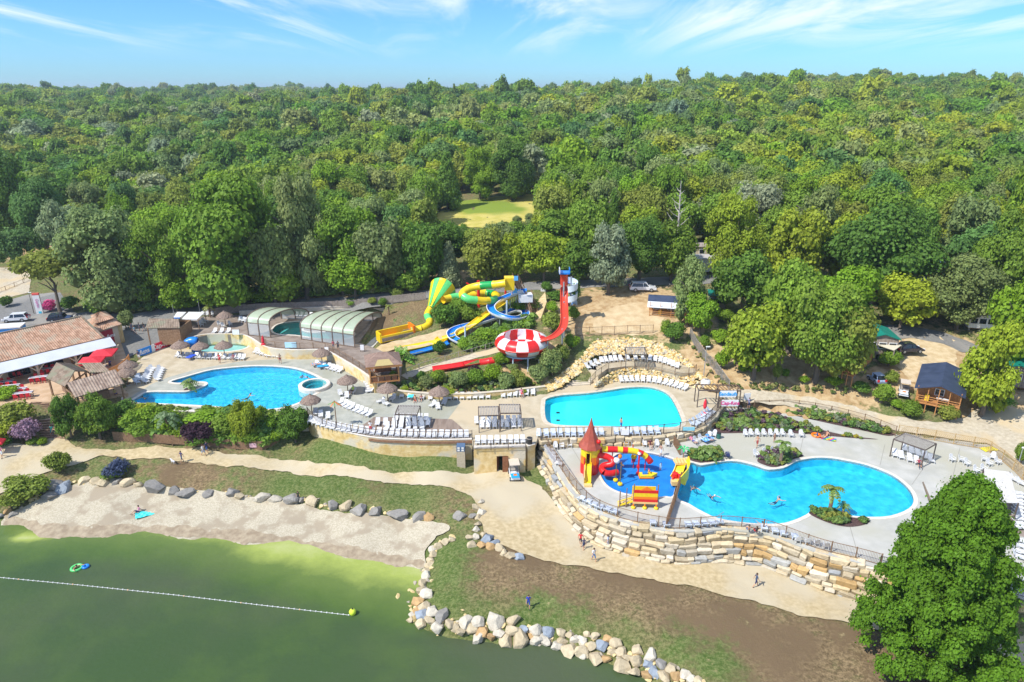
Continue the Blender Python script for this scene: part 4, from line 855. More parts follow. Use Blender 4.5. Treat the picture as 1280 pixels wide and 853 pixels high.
row([(253,396),(265,396)],ZD,3,'c',0,'under the yellow palm by the awning','chairs by the awnings')
row([(230,408),(236,402)],ZD,4,'b',1.0,'in the shade of the white awning','loungers on the brown terrace')
row([(274,408),(280,410),(288,408)],ZD,3,'c',.8,'around the parasol on the brown terrace','chairs on the brown terrace')
row([(371,396),(388,397)],ZD,6,'l',0,'under the open end of the first glazed cover','loungers under the glazed cover')
row([(172,480),(176,474)],ZM,3,'b',.9,'in the shade by the bar parasols','loungers by the bar')
row([(183,479),(188,468),(192,463)],ZM,7,'l',1.1,'in the slanting column by the bar parasols','loungers by the bar','from front')
row([(198,476),(203,463)],ZM,6,'l',1.1,'in the right column near the palm island','loungers by the bar','from front')
for cx_,cy_,w in ((484,503,'left parasol of the middle deck'),(549,508,'right parasol of the middle deck'),(435,494,'parasol above the diagonal loungers')):
 for k,(dx_,dy_) in enumerate(((-9,1),(-1,4),(6,-2))):
  row([(cx_+dx_,cy_+dy_),(cx_+dx_+.1,cy_+dy_)],ZM,1,'l',random.uniform(-1,1),['on the left of the ','in front of the ','on the right of the '][k] + w,'loungers round the parasols')
def parasol_proto():
 t = thing('thatched_parasol','x','parasol')
 mb = MB(); mb.tube([(0,0,0),(.02,.01,1.2),(0,0,2.5)],[.07,.06,.05],7); mb.build('post',M_wood,t)
 mb = MB(); random.seed(5)
 prof = [(1.38,1.78),(1.42,1.86),(1.25,2.08),(.9,2.36),(.5,2.6),(.18,2.78),(.03,2.85)]
 mb.lathe(prof,(0,0,0),26,jit=.045); mb.lathe([(1.3,1.8),(.05,2.5)],(0,0,0),18); mb.build('thatch_canopy',M_thatch,t)
 mb = MB(); mb.lathe([(.2,2.76),(.14,2.9),(.02,2.98)],(0,0,0),10); mb.build('cap',M_thatch,t)
 mb = MB(); mb.lathe([(.3,0),(.28,.08),(.1,.1)],(0,0,0),12); mb.build('base',M_conc,t)
 return t
UM = [(227.5,446,ZM,'leftmost behind the blue pool, by the blue slides'),(252.5,447.5,ZM,'second behind the blue pool, before the toddler pool'),(281.5,446.5,ZM,'third behind the blue pool, right of the red shirt'),(403,456,ZM,'between the curved wall and the hot tub'),(435,491.5,ZM,'above the diagonal lounger line'),(390,517,ZM,'at the right end of the blue pool'),(485,502,ZM,'left one on the middle deck by the shrubs'),(549.5,506,ZM,'right one on the middle deck by the shrubs'),(282.5,408,ZD,'alone on the brown terrace'),(163,472,ZM,'upper one beside the bar pavilion'),(160.5,482,ZM,'lower one beside the bar pavilion')]
pp = parasol_proto()
for i,(x,y,z,w) in enumerate(UM):
 o = pp if i == 0 else copy_tree(pp); o.location = P(x,y,z); o.rotation_euler.z = i * 1.3; s = random.uniform(.95,1.08); o.scale = (s,s,1)
 tag(o,'round brown thatched parasol, ' + w,'parasol','thatched parasols')
def pergola(px,z,h,label,slat=.28,m=M_grey,mp=M_postd,posts=None,along=0):
 top = [P(a,b,z + h) for a,b in px]; c = sum(top,Vector()) / 4; t = thing('pergola',label,'pergola',(c.x,c.y,z))
 for p in top:
  mb = MB(); mb.bar((p.x,p.y,z),(p.x,p.y,z + h),.1); mb.build('post',mp,t,world=True)
 for i in range(4):
  mb = MB(); mb.bar(top[i],top[(i + 1) % 4],.1,.14); mb.build('beam',mp,t,world=True)
 a,b,c2,d = top if along == 0 else (top[1],top[2],top[3],top[0]); n = int((b - a).length / slat); mb = MB()
 for k in range(1,n): q = k / n; u_ = Vector((0,0,.1)); mb.bar(a.lerp(b,q) + u_,d.lerp(c2,q) + u_,slat * .62,.04)
 o = mb.build('roof_slats',m,t,world=True); o['kind'] = 'stuff'; return t
pergola([(498,507.5),(525.5,508),(521,519),(493.5,518.6)],ZM,2.4,'small grey slatted pergola on the plank terrace',.2)
pergola([(598,509),(623,508.5),(624.5,519.5),(598.6,520.3)],ZM,2.4,'left half of the double slatted pergola on the sandy deck',.2)
pergola([(624,506),(650,506),(651.5,516.8),(625.5,517)],ZM,2.55,'right half of the double slatted pergola on the sandy deck',.2)
pergola([(782,434.5),(806,434.5),(808.6,443.8),(783,443)],ZU,2.4,'dark slatted pergola on the upper rock terrace',.22)
pergola([(1131,541.8),(1170.5,555),(1156.5,563),(1117,549.3)],ZS,2.4,'long grey pergola at the right of the lagoon',.18)
cn = [P(a,b,ZS + 2.6) for a,b in [(1228,588),(1258,592),(1276,616),(1272,628),(1240,633),(1212,628)]]
cn = [P(a,b,ZS + 2.6) for a,b in [(1230,586),(1262,590),(1273,629),(1236,628)]]
c0 = sum(cn,Vector()) / 4; t = thing('white_canopy','large white slatted canopy on posts behind the big tree','canopy',(c0.x,c0.y,ZS))
for p in cn: mb = MB(); mb.bar((p.x,p.y,ZS),(p.x,p.y,ZS + 2.6),.12); mb.build('post',M_postd,t,world=True)
mb = MB(); n = 34
for k in range(n):
 q = k / n; q2 = (k + .86) / n; a,b = cn[0].lerp(cn[3],q),cn[1].lerp(cn[2],q); c_,d = cn[1].lerp(cn[2],q2),cn[0].lerp(cn[3],q2)
 if 0 <= k < n: mb.add([a,b,c_,d,a - Vector((0,0,.05)),b - Vector((0,0,.05)),c_ - Vector((0,0,.05)),d - Vector((0,0,.05))],[(3,2,1,0),(4,5,6,7),(0,1,5,4),(2,3,7,6)])
mb.build('canopy_slats',mat('whitewashed_timber',(0.55,0.53,0.5),(0.66,0.64,0.61),scale=3,rough=.8),t,world=True)['kind'] = 'stuff'
sheet('brown_terrace_patch',[P(a,b,ZS) for a,b in [(1205,603),(1225,606),(1270,616),(1284,640),(1282,672),(1262,668),(1215,640)]],M_plankr,.02)
def fence(name,label,pts,h,post=2.2,style='bars',m=M_postd,group=None,pick=.16,mr=None,cat='fence',wire=.018):
 L = resample(pts,post); c = L[len(L) // 2]; t = thing(name,label,cat,(c.x,c.y,c.z),0,group)
 for p in L: mb = MB(); mb.bar(p - Vector((0,0,.25)),p + Vector((0,0,h + .05)),.08 if style != 'solid' else .1); mb.build('post',m,t,world=True)
 fine = resample(pts,.5)
 for zz_ in ((h - .04,.10) if style != 'solid' else (h - .1,.2)):
  mb = MB(); mb.sweep([p + Vector((0,0,zz_)) for p in fine],[(-.024,-.024),(.024,-.024),(.024,.024),(-.024,.024)],closed=True); mb.build('rail',m,t,world=True)
 pk = resample(pts,pick); mb = MB()
 if style == 'bars':
  for p in pk: mb.bar(p + Vector((0,0,.08)),p + Vector((0,0,h - .03)),wire)
  mb.build('pickets',m,t,world=True)['kind'] = 'stuff'
 elif style == 'net':
  for i,p in enumerate(pk[:-3]):
   mb.bar(p + Vector((0,0,.05)),pk[i + 3] + Vector((0,0,h - .05)),wire * .7); mb.bar(pk[i + 3] + Vector((0,0,.05)),p + Vector((0,0,h - .05)),wire * .7)
  mb.build('netting',mr or m,t,world=True)['kind'] = 'stuff'
 else:
  for i,p in enumerate(pk[:-1]):
   q = pk[i + 1]; d = q - p; hh = h * random.uniform(.97,1.02); mb.bar(p + d * .5 + Vector((0,0,.03)),p + d * .5 + Vector((0,0,hh)),d.length * .86,.03)
  mb.build('pales',m,t,world=True)['kind'] = 'stuff'
 return t
TWf = [p + Vector((0,.25,.12)) for p in TW]
fence('railing','dark metal railing along the curved terrace edge',TWf,1.1,pick=.14)
fence('railing','dark railing on the roof edge of the pump house',pxz([(592,561.5),(657,559.5)],ZM + .2),1.1)
fence('railing','tall brown railing between the two pool decks',[p + Vector((0,.35,0)) for p in IN],1.45,pick=.15)
mbr = mat('brown_fence_metal',(0.19,0.115,0.065),(0.27,0.17,0.10),rough=.7)
SWi = [p + Vector((0,0,0)) for p in offset_loop(SW,0)]
SWf = []
for i,p in enumerate(SW):
 d = (SW[min(i + 1,len(SW) - 1)] - SW[max(i - 1,0)]).normalized(); SWf.append(p + Vector((-d.y,d.x,0)) * .55)
fence('railing','long brown railing on top of the big boulder wall',SWf,1.3,m=mbr,pick=.13)
fence('railing','grey railing above the yellow promenade wall by the big tree',[p + Vector((0,.2,.1)) for p in SW2],1.2,pick=.14)
fence('wooden_fence','brown board fence between the splash pad and the lagoon',pxz([(832.5,661),(838,643),(844,626),(848,612),(851,602)],ZS),1.25,style='solid',m=M_wood,pick=.2)
fence('wooden_fence','short leaning brown fence behind the play boat',pxz([(842,556),(846,562),(850,569)],ZS),1.25,style='solid',m=M_wood,pick=.2)
fence('mesh_fence','brown mesh fence above the long planting bed',pxz([(942,511.5),(985,510),(1012,513),(1047,520),(1083,529.5),(1119,544)],ZS + .2),1.3,style='bars',m=mbr,pick=.15)
fence('mesh_fence','tan netting fence from the pergola towards the right edge',pxz([(1122,544),(1165,550.5),(1200,557),(1231,562),(1250,575),(1268,590),(1283,606),(1300,625)],ZS),1.5,style='net',m=mat('tan_netting',(0.42,0.28,0.12),(0.5,0.36,0.18),rough=.8),pick=.22,wire=.04)
fence('terrace_railing','brown railing along the rim of the upper rock terrace',pxz([(738,480),(745,472),(759,462.5),(773,460.5),(788,459.5),(819,461.5),(847,468.5),(866,468),(870,464)],ZU - .1),1.1,m=mbr,style='bars',pick=.18)
fence('hill_fence','thin brown fence across the slope below the sandy pitch',[G(a,b) for a,b in [(705,421),(740,420),(780,418),(816,417)]],1.5,m=mbr,style='bars',pick=.25)
fence('hill_fence','dark fence running down the slope right of the sun terrace',[G(a,b) for a,b in [(862,421),(870,436),(882,453),(892,462),(902,476),(911,488)]],1.6,m=M_grey,style='bars',pick=.12,wire=.03)
fence('garden_fence','brown wooden fence round the hedge below the blue pool',[G(a,b) for a,b in [(143,551),(165,552.5),(190,554),(240,557),(255,558.5),(290,561.5),(327,563.5),(340,558),(349,552)]],1.35,style='solid',m=M_wood,pick=.18)
fence('road_fence','grey brown board fence beside the upper road',[G(a,b) for a,b in [(262,396),(300,390.5),(350,388),(400,386.5),(440,384.5),(480,380),(532,375)]],1.5,style='solid',m=mat('weathered_fence',(0.24,0.2,0.17),(0.34,0.29,0.25),rough=.9),pick=.25)
fence('terrace_railing','railing with notices above the curved yellow wall',[p + Vector((0,.2,.25)) for p in CW[14:]],1.0,m=mbr,style='bars',pick=.15)
PR = [G(a,b) for a,b in [(508,468),(530,460),(560,451),(590,443),(624,433)]]
drape('footpath',strip([(505,472),(530,462),(560,454),(590,446),(626,436)],[1.8,1.8,1.8]),M_path2,.07,.8,.05)
fence('rope_fence','light timber rail fence along the sloping slide footpath',PR,1.0,m=M_grey,style='bars',pick=.8,wire=.03)
fence('pole_fence','low pole fence in the car park at the left edge',[G(a,b) for a,b in [(-40,372),(0,366),(20,358),(40,350)]],.9,m=M_wood,style='bars',pick=2)
def text_mesh(body,size,m,ext=.01):
 cu = bpy.data.curves.new('lettering','FONT'); cu.body = body; cu.size = size; cu.extrude = ext; cu.align_x = 'CENTER'; cu.align_y = 'CENTER'; cu.offset = size * .02
 o = bpy.data.objects.new('lettering',cu); COL.objects.link(o); dg = bpy.context.evaluated_depsgraph_get(); dg.update()
 me = bpy.data.meshes.new_from_object(o.evaluated_get(dg)); bpy.data.objects.remove(o); me.materials.clear(); me.materials.append(m); me.name = 'lettering'; return me
def mcol(name,c,**k): return mat(name,c,tuple(min(1,x * 1.06) for x in c),**k)
M_signw = mcol('sign_white',(0.82,0.82,0.82),rough=.5); M_signb = mcol('sign_blue',(0.01,0.24,0.72),rough=.5); M_signr = mcol('sign_red',(0.72,0.01,0.05),rough=.5)
M_cyanl = mcol('sign_cyan',(0.0,0.36,0.8),rough=.5); M_pinkl = mcol('sign_pink',(0.75,0.02,0.25),rough=.5)
def banner(name,label,p,q,h,m,txt=None,tm=None,tsize=.5,posts=True,t=None,lift=0):
 p,q = Vector(p),Vector(q); c = (p + q) / 2; d = q - p; rz = math.atan2(d.y,d.x)
 t = t or thing(name,label,'sign',c,rz)
 mb = MB(); mb.box(0,0,h / 2 + lift,d.length,.06,h); mb.build('panel',m,t)
 if posts:
  for s in (-1,1): mb = MB(); mb.box(s * d.length / 2,.06,(h + lift) / 2,.07,.07,h + lift + .1); mb.build('post',M_postd,t)
 if txt:
  o = link_mesh('lettering',text_mesh(txt,tsize,tm),t,(0,-.05,h / 2 + lift),(PI / 2,0,0))
 return t
banner('banner','blue banner with white lettering by the pool gate',P(173,447,ZM),P(190,440.5,ZM),1.25,M_signb,'funs',M_signw,1.1)
banner('banner','small white panel between the blue and the red banner',P(190.3,440.3,ZM),P(194.3,438.8,ZM),1.25,M_signw)
banner('banner','red banner with white lettering by the pool gate',P(194.6,438.7,ZM),P(213,432,ZM),1.25,M_signr,'Cap-funs',M_signw,1.15)
banner('sign','white sign with blue lettering hung on the entrance pergola',P(898,511,ZM),P(918,511,ZM),.95,M_signw,'Sandaufs',M_cyanl,.72,lift=1.75)
banner('sign','white sign with red lettering under the blue one on the entrance pergola',P(901,512.5,ZM),P(922,512.5,ZM),.95,M_signw,'Cap-funs',M_pinkl,.72,lift=.55)
banner('notice','white notice board held by a man at the deck entrance',P(929,505,5.4),P(937,504.5,5.4),1.0,M_signw,None,lift=.6)
for (x,y,z,w,hh,m_,lb) in ((781,546.5,ZM,1.0,.75,M_signw,'small white notice on the railing below the turquoise pool'),(860.5,541,ZM,1.5,.5,mcol('pale_blue_sign',(0.25,0.6,0.72)),'pale blue strip sign on the railing curve'),
      (236,555.5,2.8,1.3,.6,M_signw,'pale blue and white notice on the garden fence'),(317,562,2.6,.9,.6,mcol('pink_sign',(0.75,0.45,0.5)),'pinkish notice on the garden fence'),(295.5,420.5,ZD,1.2,.9,M_signw,'white board on the brown terrace edge'),
      (364,437,ZD,1.9,.95,mcol('cyan_notice',(0.45,0.68,0.78)),'wide white and blue notice above the curved wall'),(375,444,ZM,1.0,.9,M_signw,'white notice in front of the curved wall'),(409,442,ZM+1,.7,.8,M_signw,'white notice by the two standing figures'),(453,440,ZD,.6,.9,M_signw,'small white box on the walk above the curved wall'),
      (679,372.5,10.2,1.0,1.5,M_signw,'blue and white information sign on the hill by the stairs')):
 p = P(x,y,z); banner('notice',lb,p - Vector((w / 2,0,0)),p + Vector((w / 2,0,0)),hh,m_,lift=.3)
p = G(50.5,392.5); t = thing('totem_sign','tall white totem sign with colourful top beside the left road','sign',p,.25)
mb = MB(); mb.box(0,0,1.9,1.15,.4,3.8); mb.build('pillar',M_signw,t); mb = MB(); mb.box(0,0,4.0,1.15,.42,.38); mb.build('top_band',mcol('totem_red',(0.75,0.12,0.1)),t)
mb = MB(); mb.box(.1,-.02,.35,.5,.42,.4); mb.build('foot_mark',mcol('totem_cyan',(0.05,0.55,0.75)),t)
link_mesh('lettering',text_mesh('Capfun',.62,mcol('totem_pink',(0.75,0.3,0.5))),t,(0,-.23,2.2),(PI / 2,R(90),0))
t = thing('entrance_pergola','dark open timber pergola over the pool entrance','pergola',P(898,505,ZM))
zt = ZM + 2.6; tp = [P(870,481,zt),P(923,482,zt),P(926,489,zt),P(873.5,488,zt),P(897,481.5,zt),P(899.5,488.5,zt)]
for p in tp: mb = MB(); mb.bar((p.x,p.y,ZM - .4),(p.x,p.y,zt),.12); mb.build('post',M_postd,t,world=True)
for i,j in ((0,1),(1,2),(2,3),(3,0),(4,5)): mb = MB(); mb.bar(tp[i],tp[j],.1,.16); mb.build('beam',M_postd,t,world=True)
mb = MB()
for k in range(1,12): q = k / 12; mb.bar(tp[0].lerp(tp[1],q) + Vector((0,0,.12)),tp[3].lerp(tp[2],q) + Vector((.5,0,.12)),.08,.1)
mb.build('roof_slats',mbr,t,world=True)['kind'] = 'stuff'
def lamp(label,p,h,m=M_steel):
 t = thing('street_lamp',label,'lamp',p); mb = MB(); mb.tube([(0,0,0),(0,0,h)],[.07,.045],6); mb.build('pole',m,t)
 mb = MB(); mb.box(.22,0,h + .04,.6,.24,.1); mb.build('lamp_head',M_alu,t)
lamp('slim lamp post on the slope right of the upper terrace',G(879.5,470),4.6); lamp('lamp post beside the timber cabin with the white awning',G(865,415),3.6)
lamp('thin lamp post by the left road near the totem',G(42.5,392),4.2,M_postd); lamp('lamp post at the back of the forecourt by the awnings',G(218,396),3); lamp('second lamp post behind the brown terrace',G(250,391),3)
lamp('grey post at the end of the pump house terrace',P(1270,590,ZS),3.2); lamp('light pole in the wood behind the road',G(277,378),9,M_steel)
p = P(883,489,ZM); t = thing('water_tank','white round tank beside the entrance pergola','tank',p + Vector((0,.6,.4))); mb = MB(); mb.lathe([(.01,1.2),(.5,1.15),(.72,.8),(.75,.4),(.6,0)],n=16); mb.build('drum',M_plast,t,smooth=True); mb = MB(); mb.lathe([(.3,1.17),(.25,1.26),(.01,1.28)],n=10); mb.build('lid',M_grey,t)
def closed_parasol(label,p,m,h=2.4,base=None):
 t = thing('closed_parasol',label,'parasol',p); mb = MB(); mb.tube([(0,0,0),(0,0,h)],.035,6); mb.build('pole',M_alu,t)
 mb = MB(); mb.lathe([(.03,h),(.2,h - .5),(.26,h - 1.1),(.14,h - 1.4)],n=10,jit=.1); mb.build('folded_canopy',m,t)
 mb = MB(); mb.lathe([(.42,0),(.38,.3),(.2,.42),(.03,.45)],n=10); mb.build('base',base or m,t)
closed_parasol('folded red parasol with red base at the turquoise pool',P(880,519,ZM),M_redf); closed_parasol('folded red and white parasol before the wooden hut',G(205.5,425),M_redf)
closed_parasol('red flower shaped parasol on the curved wall corner',P(329.5,432,ZD),M_redf,1.8)
t = thing('lifeguard_post','tall thin mast with orange and green feathers on the pool end deck','mast',P(421,534,ZM))
mb = MB(); mb.tube([(0,0,0),(0,0,3.8)],.07,6); mb.build('pole',M_wood,t); mb = MB()
for k in range(9): a = k * .7; mb.bar((0,0,3.7),(math.cos(a) * .9,math.sin(a) * .5,3.1 + .1 * (k % 3)),.16,.03,k % 2)
mb.build('feather_top',[mcol('feather_orange',(0.6,0.2,0.06)),mcol('feather_green',(0.15,0.3,0.08))],t)
# ================================================================ WATER SLIDES AND PLAY EQUIPMENT
M_org = mcol('orange_plastic',(0.85,0.20,0.01),rough=.35); M_coral = mcol('faded_red_fibreglass',(0.62,0.055,0.025),rough=.4); M_dgrn = mcol('deep_green_plastic',(0.01,0.32,0.07),rough=.35)
M_beige = mcol('beige_plastic',(0.72,0.50,0.20),rough=.5); M_dred = mcol('dark_red_plastic',(0.35,0.01,0.01),rough=.35)
def zat(y,py):
 t = (py - CY) / FPX; return CAMZ - y * (sp_ + t * cp_) / (cp_ - t * sp_)
def path3(pts,step=.3): return resample(catmull([P(*p) for p in pts],8),step)
def tube_slide(t,pts,r,cols,seglen,name='tube_section'):
 L = path3(pts); n = max(2,int(seglen / .3)); k = 0; i = 0
 while i < len(L) - 1:
  sg = L[i:i + n + 1]; m = cols[k % len(cols)]; mb = MB(); rr = [r] * len(sg); rr[0] = r * 1.07; rr[-1] = r * 1.07
  mb.tube(sg,rr,16,cap=False); mb.tube(sg,[q * .93 for q in rr],12,cap=False); mb.build(name,m,t,world=True,smooth=True); i += n; k += 1
 return L
def flume(t,L,r,inner,outer,seg=9,name='flume_section',th=.07,wall=1.0):
 N = 8; prof = []
 a0,a1 = PI * (1 - .02),2 * PI + .06
 for k in range(N + 1): a = PI + PI * k / N; prof.append((math.cos(a) * r,math.sin(a) * r * wall))
 prof.append((r + .12,0.0))
 for k in range(N + 1): a = 2 * PI - PI * k / N; prof.append((math.cos(a) * (r + th),math.sin(a) * (r * wall + th) - .0))
 prof.append((-r - .12,0.0)); n = len(prof); mis = [0] * N + [1] * (n - N)
 i = 0
 while i < len(L) - 1:
  sg = L[i:i + seg + 1]; mb = MB(); mb.sweep([p + Vector((0,0,r * wall)) for p in sg],prof,closed=True,mis=mis); mb.build(name,[inner,outer],t,world=True,smooth=False); i += seg
def leg(t,x,y,z0,z1,r=.1,m=M_steel,name='support_post'):
 mb = MB(); mb.tube([(x,y,z0 - .3),(x,y,z1)],r,8); mb.build(name,m,t,world=True)
# --- yellow / green tube slide with the funnel
t = thing('tube_slide','yellow and green striped tube slide feeding the big funnel','water slide',P(600,385,9))
L1 = tube_slide(t,[(633,354,16.5),(620,355.8,16.1),(600,357.5,15.5),(586,361,15.0),(578,367.5,14.4),(584,373.5,13.9),(598,375.8,13.4),(611,376.3,13.0),(621,373.5,12.6),(619,368.5,12.2),(608,366.5,12.0),(594,368.5,12.0),(580,370.5,12.0),(570,371,12.0),(560,373.5,11.9),(554,375,11.9)],.66,[M_yel,M_dgrn,M_yel,M_yel,M_grn,M_yel,M_grn,M_yel],2.4)
mb = MB(); q = P(636.5,354,16.2); mb.box(q.x,q.y,q.z,1.6,1.8,2.1,.1); mb.build('start_box',M_yel,t,world=True)
for px_,py_,pt_ in ((632,371,357),(616,385,375),(585,383,372)):
 q = G(px_,py_); leg(t,q.x,q.y,q.z,zat(q.y,pt_),.2,M_red)
q = G(598.5,384); mb = MB(); mb.tube([(q.x,q.y,q.z - .2),(q.x,q.y,zat(q.y,351))],.28,10); mb.build('mast',M_red,t,world=True)
mb = MB(); mb.bar((q.x,q.y,13.2),(q.x + 3.4,q.y,14.2),.2); mb.bar((q.x,q.y,13.2),(q.x - 2.2,q.y + .5,14.4),.2); mb.build('bracket',M_red,t,world=True)
A0 = P(538,386.5,10.3); ax = Vector((.277,.897,.332)).normalized(); e1 = ax.cross(Vector((0,0,1))).normalized(); e2 = e1.cross(ax)
f = thing('funnel','giant yellow and green striped cone funnel of the tube slide','water slide',(A0.x,A0.y,8.8))
prof = [(0,.62),(.5,.64),(2,1.15),(4,1.8),(5.6,2.25),(6.2,2.35),(6.3,2.5)]; NS = 12
for k in range(NS):
 mb = MB(); vs = []
 for (s,r) in prof:
  for j in range(4):
   a = 2 * PI * (k + j / 3 + .15) / NS; vs.append(A0 + ax * s + (e1 * math.cos(a) + e2 * math.sin(a)) * r)
 fs = [(i * 4 + j,i * 4 + j + 1,(i + 1) * 4 + j + 1,(i + 1) * 4 + j) for i in range(len(prof) - 1) for j in range(3)]
 mb.add(vs,fs); mb.build('funnel_stripe',M_yel if k % 2 == 0 else M_grn,f,world=True,smooth=True)
 mb = MB(); a = 2 * PI * (k + .15) / NS; d = e1 * math.cos(a) + e2 * math.sin(a); mb.bar(A0 + ax * .3 + d * .68,A0 + ax * 6.2 + d * 2.42,.05,.08); mb.build('seam_rib',M_dgrn if k % 2 else M_yel,f,world=True)
vs = [A0 + ax * 6.3 + (e1 * math.cos(2 * PI * j / 24) + e2 * math.sin(2 * PI * j / 24)) * 2.4 for j in range(24)] + [A0 + ax * 6.9]
mb = MB(); mb.add(vs,[(j,(j + 1) % 24,24) for j in range(24)]); mb.build('back_dish',M_grn,f,world=True,smooth=True)
for s,sx in ((1.5,-1.3),(1.5,1.3),(5,-2.2),(5,2.2)):
 q = A0 + ax * s; mb = MB(); mb.bar((q.x + sx,q.y,Tz(q.x + sx,q.y) - .2),(q.x + sx * .6,q.y,q.z - .4),.16); mb.build('support_post',M_red,f,world=True)
t = thing('tube_slide','lower bent yellow and green tube below the funnel','water slide',P(525,412,8))
tube_slide(t,[(538,386.3,10.3),(535,391,9.8),(534.5,396,9.3),(537,401,8.9),(536,406,8.6),(529,410,8.4),(521,412,8.2),(514,413.3,8.1)],.62,[M_yel,M_grn,M_yel,M_yel,M_yel,M_grn],1.7)
t = thing('run_out_trough','long open yellow trough at the end of the funnel slide','water slide',P(495,424,7.4))
a,b = P(515,417.5,7.4),P(474,426.5,7.2); d = (b - a).normalized(); n_ = Vector((-d.y,d.x,0)) * 1.0
for s,zt_,m_ in ((1,1.1,M_yel),(-1,1.5,M_yel)):
 mb = MB(); mb.bar(a + n_ * s + Vector((0,0,zt_ / 2)),b + n_ * s + Vector((0,0,zt_ / 2)),.25,zt_); mb.build('side_wall',m_,t,world=True)
mb = MB(); mb.bar(a + Vector((0,0,.15)),b + Vector((0,0,.15)),1.8,.2); mb.build('floor',M_org,t,world=True)
mb = MB(); mb.bar(b + n_ + Vector((0,0,.7)),b - n_ + Vector((0,0,.7)),.3,1.6); mb.build('end_wall',M_yel,t,world=True)
mb = MB(); mb.bar(a + n_ * 1.2 + Vector((0,0,.8)),a - n_ * 1.2 + Vector((0,0,.8)),.4,2.0); mb.build('portal',M_org,t,world=True)
for k in range(6): q = a.lerp(b,.1 + k * .16) + n_ * (1.14 if n_.y < 0 else -1.14); mb = MB(); mb.box(q.x,q.y,q.z + .45,.9,.1,.6,math.atan2(d.y,d.x)); mb.build('inset_panel',M_plankr,t,world=True)
sheet('slide_apron',[P(a_,b_,7.15) for a_,b_ in [(473,434),(490,428),(520,421),(562,410),(600,411),(585,420),(545,427),(508,432),(480,441)]],mat('tan_apron',(0.48,0.34,0.16),(0.58,0.44,0.24),scale=1,rough=.9),.0)
drape('slide_platform',[G(a_,b_) for a_,b_ in [(455,452),(470,436),(478,430),(512,424),(562,410),(602,410),(590,420),(545,430),(505,440),(488,448),(500,456),(470,456)]],mat('tan_apron2',(0.46,0.35,0.2),(0.56,0.45,0.28),scale=1,rough=.9),.08,.8,.05)
drape('walkway',strip([(452,452),(458,438),(472,424),(492,414),(506,410)],[1.6,1.6,1.6]),M_concl,.1,.7,.04)
# --- blue and yellow flumes
bl_ = thing('open_slide','open blue water slide with white outer shell winding down the slope','water slide',P(610,410,8))
BP = [(656,366,14.2),(649,367,13.9),(641,370.5,13.3),(631,375,12.8),(620,379.5,12.4),(613.5,386,12.0),(616,393,11.6),(626,398,11.3),(638,400.6,11.1),(649,400.5,10.9),(656.5,397,10.7),(655,392,10.6),(645,390.5,10.5),(634,393.5,10.4),(622,398.5,10.1),(606,404,9.7),(590,408.5,9.3),(577,411.5,9.0),(568,415,8.7),(563.5,420,8.4),(566,425.5,8.1),(573,429.5,7.9),(578,432,7.7)]
LB = path3(BP); flume(bl_,LB,.62,M_blu,M_wht)
for i in range(6,len(LB) - 4,16): p = LB[i]; leg(bl_,p.x,p.y,Tz(p.x,p.y),p.z + .1,.11)
for px_,py_,z_ in ((633.5,402,376),(581.8,430,408)): q = G(px_,py_); leg(bl_,q.x,q.y,q.z,zat(q.y,z_),.16,mcol('grey_blue_steel',(0.45,0.55,0.65)))
mb = MB(); q = P(656.5,372,13.4); mb.box(q.x,q.y,q.z,2.4,1.8,1.3,.1); mb.build('start_tub',M_wht,bl_,world=True)
bo = thing('open_slide','short lower blue slide run ending beside the banana plant','water slide',P(528,441,7)); flume(bo,path3([(561,430.5,7.7),(552,434,7.4),(541,437.5,7.1),(528,441,6.8),(514,444.6,6.6)]),.6,M_blu,M_blu,name='flume_section',wall=.7)
yl = thing('open_slide','straight yellow water slide running under the blue one','water slide',P(590,410,8)); YP = [(645,369,13.4),(636,374,12.8),(624,384,12.0),(611,393,11.0),(600,401,10.2),(590,408.5,9.5),(578,416,8.8),(566,422,8.2),(552,426,7.7)]
LY_ = path3(YP); flume(yl,LY_,.7,M_yel,M_yel,wall=.7)
for i in range(4,len(LY_) - 4,16): p = LY_[i]; leg(yl,p.x,p.y,Tz(p.x,p.y),p.z + .1,.1)
y2 = thing('open_slide','wide yellow run out slope beside the blue slide end','water slide',P(520,434,7)); flume(y2,path3([(553,425.5,7.8),(546,430,7.5),(535,432.5,7.2),(515,436.5,6.9),(498,439.5,6.7),(485,441.5,6.6)]),1.0,M_yel,M_yel,wall=.45)
# --- red chute, tower and bowl
rc = thing('red_chute','tall straight coral red chute dropping to the striped bowl','water slide',P(705,400,10.5))
RPth = [(705,344.5,18.6),(705,352,17.4),(705,365,15.6),(705,378,14.2),(705.4,392,13.0),(705.5,402,12.6),(703.5,411,12.3),(698,418,12.0),(690.5,423.3,11.8),(682,426.3,11.6),(675,428,11.4)]
LR = path3(RPth); flume(rc,LR,.52,M_coral,M_coral,seg=8,wall=.6)
for i in range(3,len(LR),14): p = LR[i]; leg(rc,p.x,p.y,Tz(p.x,p.y),p.z + .1,.14)
for i in range(3,len(LR),7): p = LR[i]; mb = MB(); d = (LR[min(i + 1,len(LR) - 1)] - LR[i - 1]).normalized(); x = d.cross(Vector((0,0,1))).normalized(); mb.bar(p - x * .85 + Vector((0,0,.42)),p + x * .85 + Vector((0,0,.42)),.05);
q = P(705.5,343.5,18.9); mb = MB(); mb.box(q.x,q.y + .6,q.z + .2,1.7,1.6,.25); mb.build('platform',M_blu,rc,world=True)
mb = MB(); mb.box(q.x - .8,q.y,q.z + .7,.1,1.5,.8); mb.build('guard_panel',M_wht,rc,world=True); mb = MB(); mb.box(q.x + .8,q.y,q.z + .7,.1,1.5,.8); mb.build('guard_panel',M_blu,rc,world=True)
